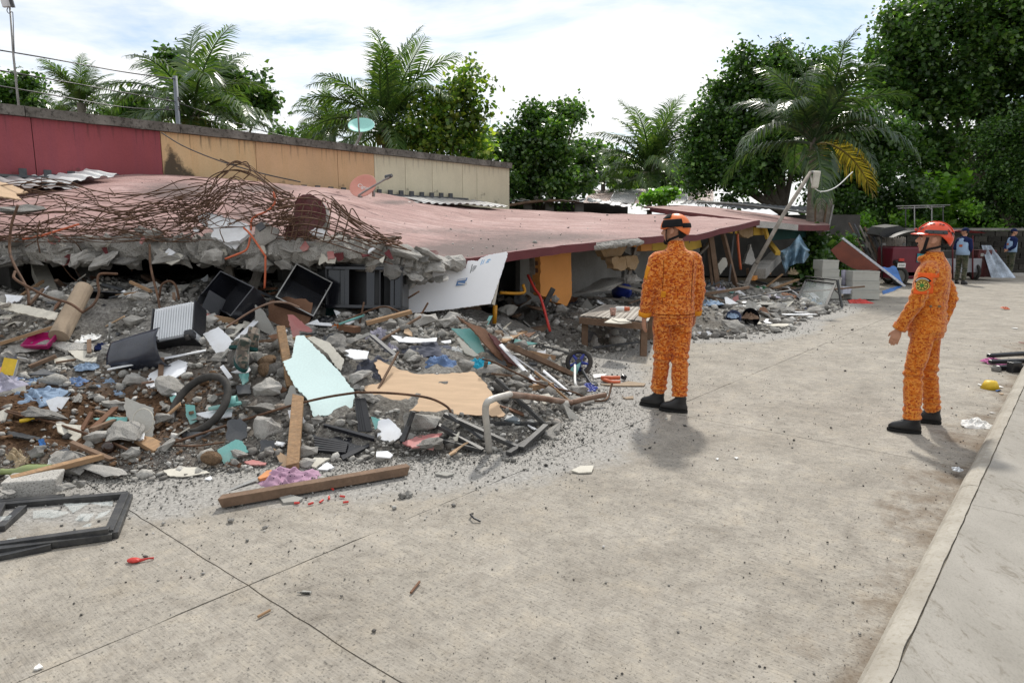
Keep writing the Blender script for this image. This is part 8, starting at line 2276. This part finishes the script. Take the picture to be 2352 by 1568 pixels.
TT=((0,470),(.3,400),(.68,225),(1,430));TB=((0,560),(.2,790),(.35,690),(.6,640),(.8,645),(1,520))
mb=MB();mb.grid(lambda a,b_:at(*q('J',1205+410*a+12*math.sin(b_*9+a*5),pw_(TT,a)*(1-b_)+pw_(TB,a)*b_),Yh+.13*math.sin(a*19+b_*2)*(.3+b_)+.12*noise.noise(Vector((a*5,b_*4,2)))),48,18)
tag(mb.obj('plastic_sheet',mat('grimy blue plastic film',(.20,.33,.44),.35,.45,4,.15,20,.5,dirt=.35,dirtcol=(.33,.33,.32)),smooth=True),'grimy light blue plastic sheet hanging under the far red slab','plastic sheet')
cloth('cloth','beige rag hanging below the light blue plastic sheet','cloth','J',1400,730,120,200,MATS['stained sack'],44,Y=Yh-.1,flat=.5)
for lab,x1,y1,x2,y2,w_,m_,s in(('left wooden prop standing under the red slab edge',325,1130,200,200,.10,M_wooddk,9.6),('middle wooden prop leaning under the red slab edge',610,1130,370,170,.09,M_wooddk,10.2),('thin steel prop behind the wooden props',470,910,545,120,.04,M_blackm,11.4),('split timber leaning against the lamp post foot',680,1020,890,590,.09,M_woodgrey,11.6),('dark strut lying from the prop foot to the buckets',330,950,640,1225,.06,M_blackm,9.4),('yellow broken beam leaning in the far shop',1170,500,1040,340,.12,M_wallyellow,12.5),('grey concrete beam fallen across the far shop',900,790,1170,520,.3,M_conc,12.7),('orange broken beam lying in the far shop',800,860,1040,770,.12,M_wallorange,12.4)):
 n_=(cA,-sA,0);a=hit_plane(*q('J',x1,y1),ST(s,5.95),n_);b_=hit_plane(*q('J',x2,y2),ST(s,5.95+(.1 if s<12 else .6)),n_)
 beam(a,b_,w_,w_*.8,'prop' if 'prop' in lab else 'timber',m_,None,.004,.01,3,'prop',lab)
for lab,pix,m_ in(('pale triangular slab standing in the far shop',(690,640,780,365,850,600,800,670),M_conc2),('tilted cream block slab behind the left props',(310,650,380,560,450,570,440,680,340,810),M_cream)):
 board('slab_piece',lab,'slab',qs('J',*pix),(.4,-.88,.25),m_,.08,.01,tuple(q('J',pix[0],pix[1]))+(hit_plane(*q('J',pix[0],pix[1]),ST(11,6.5),(cA,-sA,0)).y,),seed=8)
chunk('rounded grey lump at the foot of the split timber','J',870,1050,130,110,M_conc,4);chunk('long grey block lying right of the black bucket','J',1150,1310,180,80,M_conc,5);chunk('short post stub beside the glazed easel foot','J',1390,1320,90,100,M_conc3,6)
cloth('bundle','brown cloth bundle lying behind the glazed easel','bundle','J',1310,1110,330,90,mat('brown cloth',(.30,.15,.09),.9,.2,6,.2,80,.1),45);cloth('sheet','tan cloth sheet spread beside the brown bundle','cloth','J',1010,1110,270,110,MATS['cardboard'],46)
for i,(x,y,w_,h_)in enumerate(((1040,1470,160,60),(880,1495,120,30),(1180,1525,420,40),(1460,1372,540,18),(1630,1408,110,22),(1000,1215,330,40),(700,1200,110,25),(520,1510,120,24),(430,1548,190,24),(820,1090,200,26))):
 board('board_shard',('white','cream','long cream','thin white','small oval white','long grey','pale','cream','broad cream','grey')[i]+' flat shard '+('before the black bucket','left of the next shard before the black bucket','at the road edge before the buckets','along the road edge left of the easel','alone on the road before the easel','behind the black bucket','behind the pale blue bucket','below the pale blue bucket','on the road right of the nearer rescuer','before the wooden props')[i],'board shard',qs('J',x-w_/2,y,x-w_*.2,y-h_/2,x+w_*.3,y-h_*.45,x+w_/2,y,x+w_*.2,y+h_/2,x-w_*.3,y+h_*.4),(0,-.08,1),(M_white,M_cream,M_cream,M_white,M_paper,M_grey,M_white,M_cream,M_cream,M_grey)[i],.012,.01,seed=i)
rod([hit_plane(*q('J',590,220),ST(12,6),(cA,-sA,0)),hit_plane(*q('J',600,400),ST(12,6),(cA,-sA,0)),hit_plane(*q('J',635,730),ST(12,6),(cA,-sA,0))],.03,'conduit',M_orange,None,6,12,'red conduit hanging in the far shop behind the props','conduit')
la=T8('street_lamp','leaning grey street lamp pole with a pale lantern before the areca palm','street lamp',hit_plane(*q('J',880,640),ST(11.9,5.3),(cA,-sA,0)))
Yl=la.location.y;Pl=[at(1737,605,Yl),at(1800,492,Yl+.3),at(1862,396,Yl+.6),at(1885,396,Yl+.5)]
mb=MB();mb.tube([Pl[0],Pl[1],Pl[2]],.042,10);wpart(mb,'post',M_woodgrey,la,True);rod(Pl[2:],.035,'arm',M_alu,la)
pl_=at(1874,413,Yl+.5);pbox(la,pl_,(.13,.12,.36),M_cream,'lantern',ry=.1,bev=.03)
rod([at(1862,402,Yl+.6),at(1866,425,Yl+.6),at(1885,440,Yl+.7),at(1920,430,Yl+1.2),at(1958,395,Yl+2)],.012,'cable',M_paper,la)
rod([at(*q('H',690,1065),9.4),at(*q('H',870,1065),9.6),at(*q('H',868,1000),9.6)],.022,'pipe',M_yelmetal,None,8,8,'yellow pipe lying level inside the dark shop right of the door','pipe')
rod([at(*q('H',648,1300),8.8),at(*q('H',655,1160),8.8)],.03,'pipe',M_yelmetal,None,8,2,'upright yellow pipe below the white door corner','pipe')
beam(at(*q('H',1030,1165),10),at(*q('H',1100,1030),10),.1,.07,'steel_tube',M_blackm,None,.004,0,0,'steel tube','black square tube leaning in front of the orange pier')
rod([at(*q('H',1075,1360),9.4),at(*q('H',1005,1110),9.7),at(*q('H',960,1040),9.8),at(*q('H',905,930),10)],.02,'shovel',M_red,None,8,12,'long red handled tool leaning in the dark shop doorway','tool')
for i,(x,y,w_,h_,lab)in enumerate(((850,1110,130,90,'dark slab leaning inside the near shop'),(950,1180,200,50,'dark beam lying inside the near shop'),(1480,1010,380,60,'long broken ledge inside the shop behind the table'),(1300,1170,180,70,'lump on the sill behind the table'),(1700,960,160,80,'block pile beside the nearer rescuer sleeve'))):
 chunk(lab,'H',x,y,w_,h_,(M_dgrey,M_wooddk,M_conc,M_conc3,M_conc)[i],i,Y=10.6 if i<2 else 12.0)
bottle('dusty blue water jug lying inside the shop behind the table',hit_plane(*q('H',1585,1060),ST(4.2,6.9),(cA,-sA,0)),rad(80),0,.5,M_blue,'water_jug',1,[(.002,0),(.13,.01),(.135,.3),(.05,.36),(.03,.42),(.002,.42)])
tt=T8('slatted_table','low wooden table topped with bleached bamboo slats beside the nearer rescuer','table',G(1410,815))
c4=[G(1334,748,.40),G(1490,741,.40),G(1478,717,.40),G(1380,712,.40)]
A_,B_,C_,D_=[at(1332,747,9.35),at(1487,747,8.75),at(1505,716,10.3),at(1388,706,10.9)]
for p in(A_,B_,C_,D_):p.z=.47
for k in range(26):
 f=(k+.5)/26;a,b_=A_.lerp(B_,f),D_.lerp(C_,f);j=Vector((R.uniform(-.01,.01),0,R.uniform(0,.008)))
 beam(a+j,b_-j,.034,.014,'slat',R.choice([M_woodgrey,M_woodgrey,MATS['bleached slat']if 'bleached slat' in MATS else mat('bleached slat',(.44,.41,.36),.8,.2,6,.3,50,.2)]),tt)
for a,b_ in((A_,B_),(D_,C_)):beam(a-Vector((0,0,.06)),b_-Vector((0,0,.06)),.05,.09,'apron',M_wooddk,tt)
for p in(A_.lerp(C_,.06),B_.lerp(D_,.06),C_.lerp(A_,.06),D_.lerp(B_,.06)):beam(Vector((p.x,p.y,0)),Vector((p.x,p.y,.43)),.085,.07,'leg',M_wooddk,tt)
tp=lambda x,y:hit_plane(*q('H',x,y),Vector((0,0,.485)),(0,0,1))
mb=MB();mb.lathe([(.001,0),(.034,0),(.045,.10),(.041,.10),(.032,.01)],18,Matrix.Translation(tp(1556,1238)));tag(mb.obj('cup',mat('printed paper cup',(.50,.30,.24),.6,.6,60,.02,90,.3),smooth=True),'small printed paper cup standing on the slatted table','cup')
o=bottle('red and white bottle lying on the slatted table behind the cup',tp(1575,1205)+Vector((0,0,.035)),rad(90),0,rad(80),M_paper,k=.9)
mb=MB();mb.lathe([(.034,.14),(.037,.145),(.037,.2),(.03,.225),(.002,.23)],16);link('red_end',mb.mesh('end',M_orange,True),o)
for i,xy in enumerate(((1490,1290,1550,1255,1700,1290,1620,1300),(1545,1262,1640,1260,1690,1285,1600,1285))):
 board('board_shard',('long','short')[i]+' pale flake lying on the slatted table','board shard',qs('H',*xy),(0,0,1),M_cream,.008,.003,tp(1600,1280)+Vector((0,0,.006+.012*i)))
bp=T8('car_bumper','black plastic bumper lying against the kerb at the right edge','bumper',G(2315,850))
for k,(a,b_,z)in enumerate((((2268,835),(2400,826),.10),((2272,842),(2400,838),.06),((2290,850),(2380,846),.03))):beam(G(*a)+Vector((0,0,z)),G(*b_)+Vector((0,0,z)),.06,.05,'moulding',M_black,bp,.012)
pbox(bp,G(2328,854)+Vector((0,0,.06)),(.14,.08,.12),M_black,'bracket',.3)
for nm,lab,x,y,w_,h_,m_ in(('cloth','pink patterned cloth lying over the black bumper',2292,831,46,14,mat('pink cloth',(.50,.16,.33),.9,.4,30,.2,90,.1)),('plastic_bag','white plastic bag lying by the kerb behind the farther rescuer',2250,974,56,26,M_paper),('foil_wrapper','crumpled silver wrapper by the kerb nearest the camera',2207,1086,20,12,M_silver),('wrapper','orange and white wrapper far back beside the kerb',2312,708,16,7,M_orange)):
 ZO['Q']=(0,0,1);cloth(nm,lab,nm.replace('_',' '),'Q',x,y,w_,h_,m_,int(x))
mb=MB();mb.lathe([(.002,.075),(.05,.072),(.085,0),(.09,0),(.055,.08),(.002,.083)],22,Matrix.Translation(G(2274,892)));tag(mb.obj('bowl',M_yellow,smooth=True),'yellow bowl lying upside down near the kerb','bowl')
for i,(u,v,s,m_,lab)in enumerate(((2300,890,.07,M_paper,'white scrap right of the yellow bowl'),(2295,899,.06,M_tarp,'blue plastic scrap below the yellow bowl'),(2303,906,.05,M_ply,'tan scrap nearest the kerb below the yellow bowl'),(2280,950,.035,M_paper,'small white scrap above the plastic bag'),(2330,755,.09,M_paper,'white flat scrap far up the road at the right'),(2345,788,.05,M_pink,'pink scrap near the right edge above the bumper'))):
 mb=MB();mb.prism([(x*s,y*s)for x,y in shapes[i]],.006,Matrix.Translation((0,0,.012)));o=link('scrap',mb.mesh('scrap',m_));o.matrix_basis=TR(G(u,v),0,0,i);tag(o,lab,'scrap')
rod([G(2247,884)+Vector((0,0,.01)),G(2270,894)+Vector((0,0,.01))],.008,'straw',M_paper,None,6,2,'white plastic straw pointing at the yellow bowl','straw')
o=link('stone',rock(3,M_conc3));o.matrix_basis=TR(G(2288,852)+Vector((0,0,.03)),0,0,1,.12);tag(o,'grey stone under the end of the black bumper','stone')
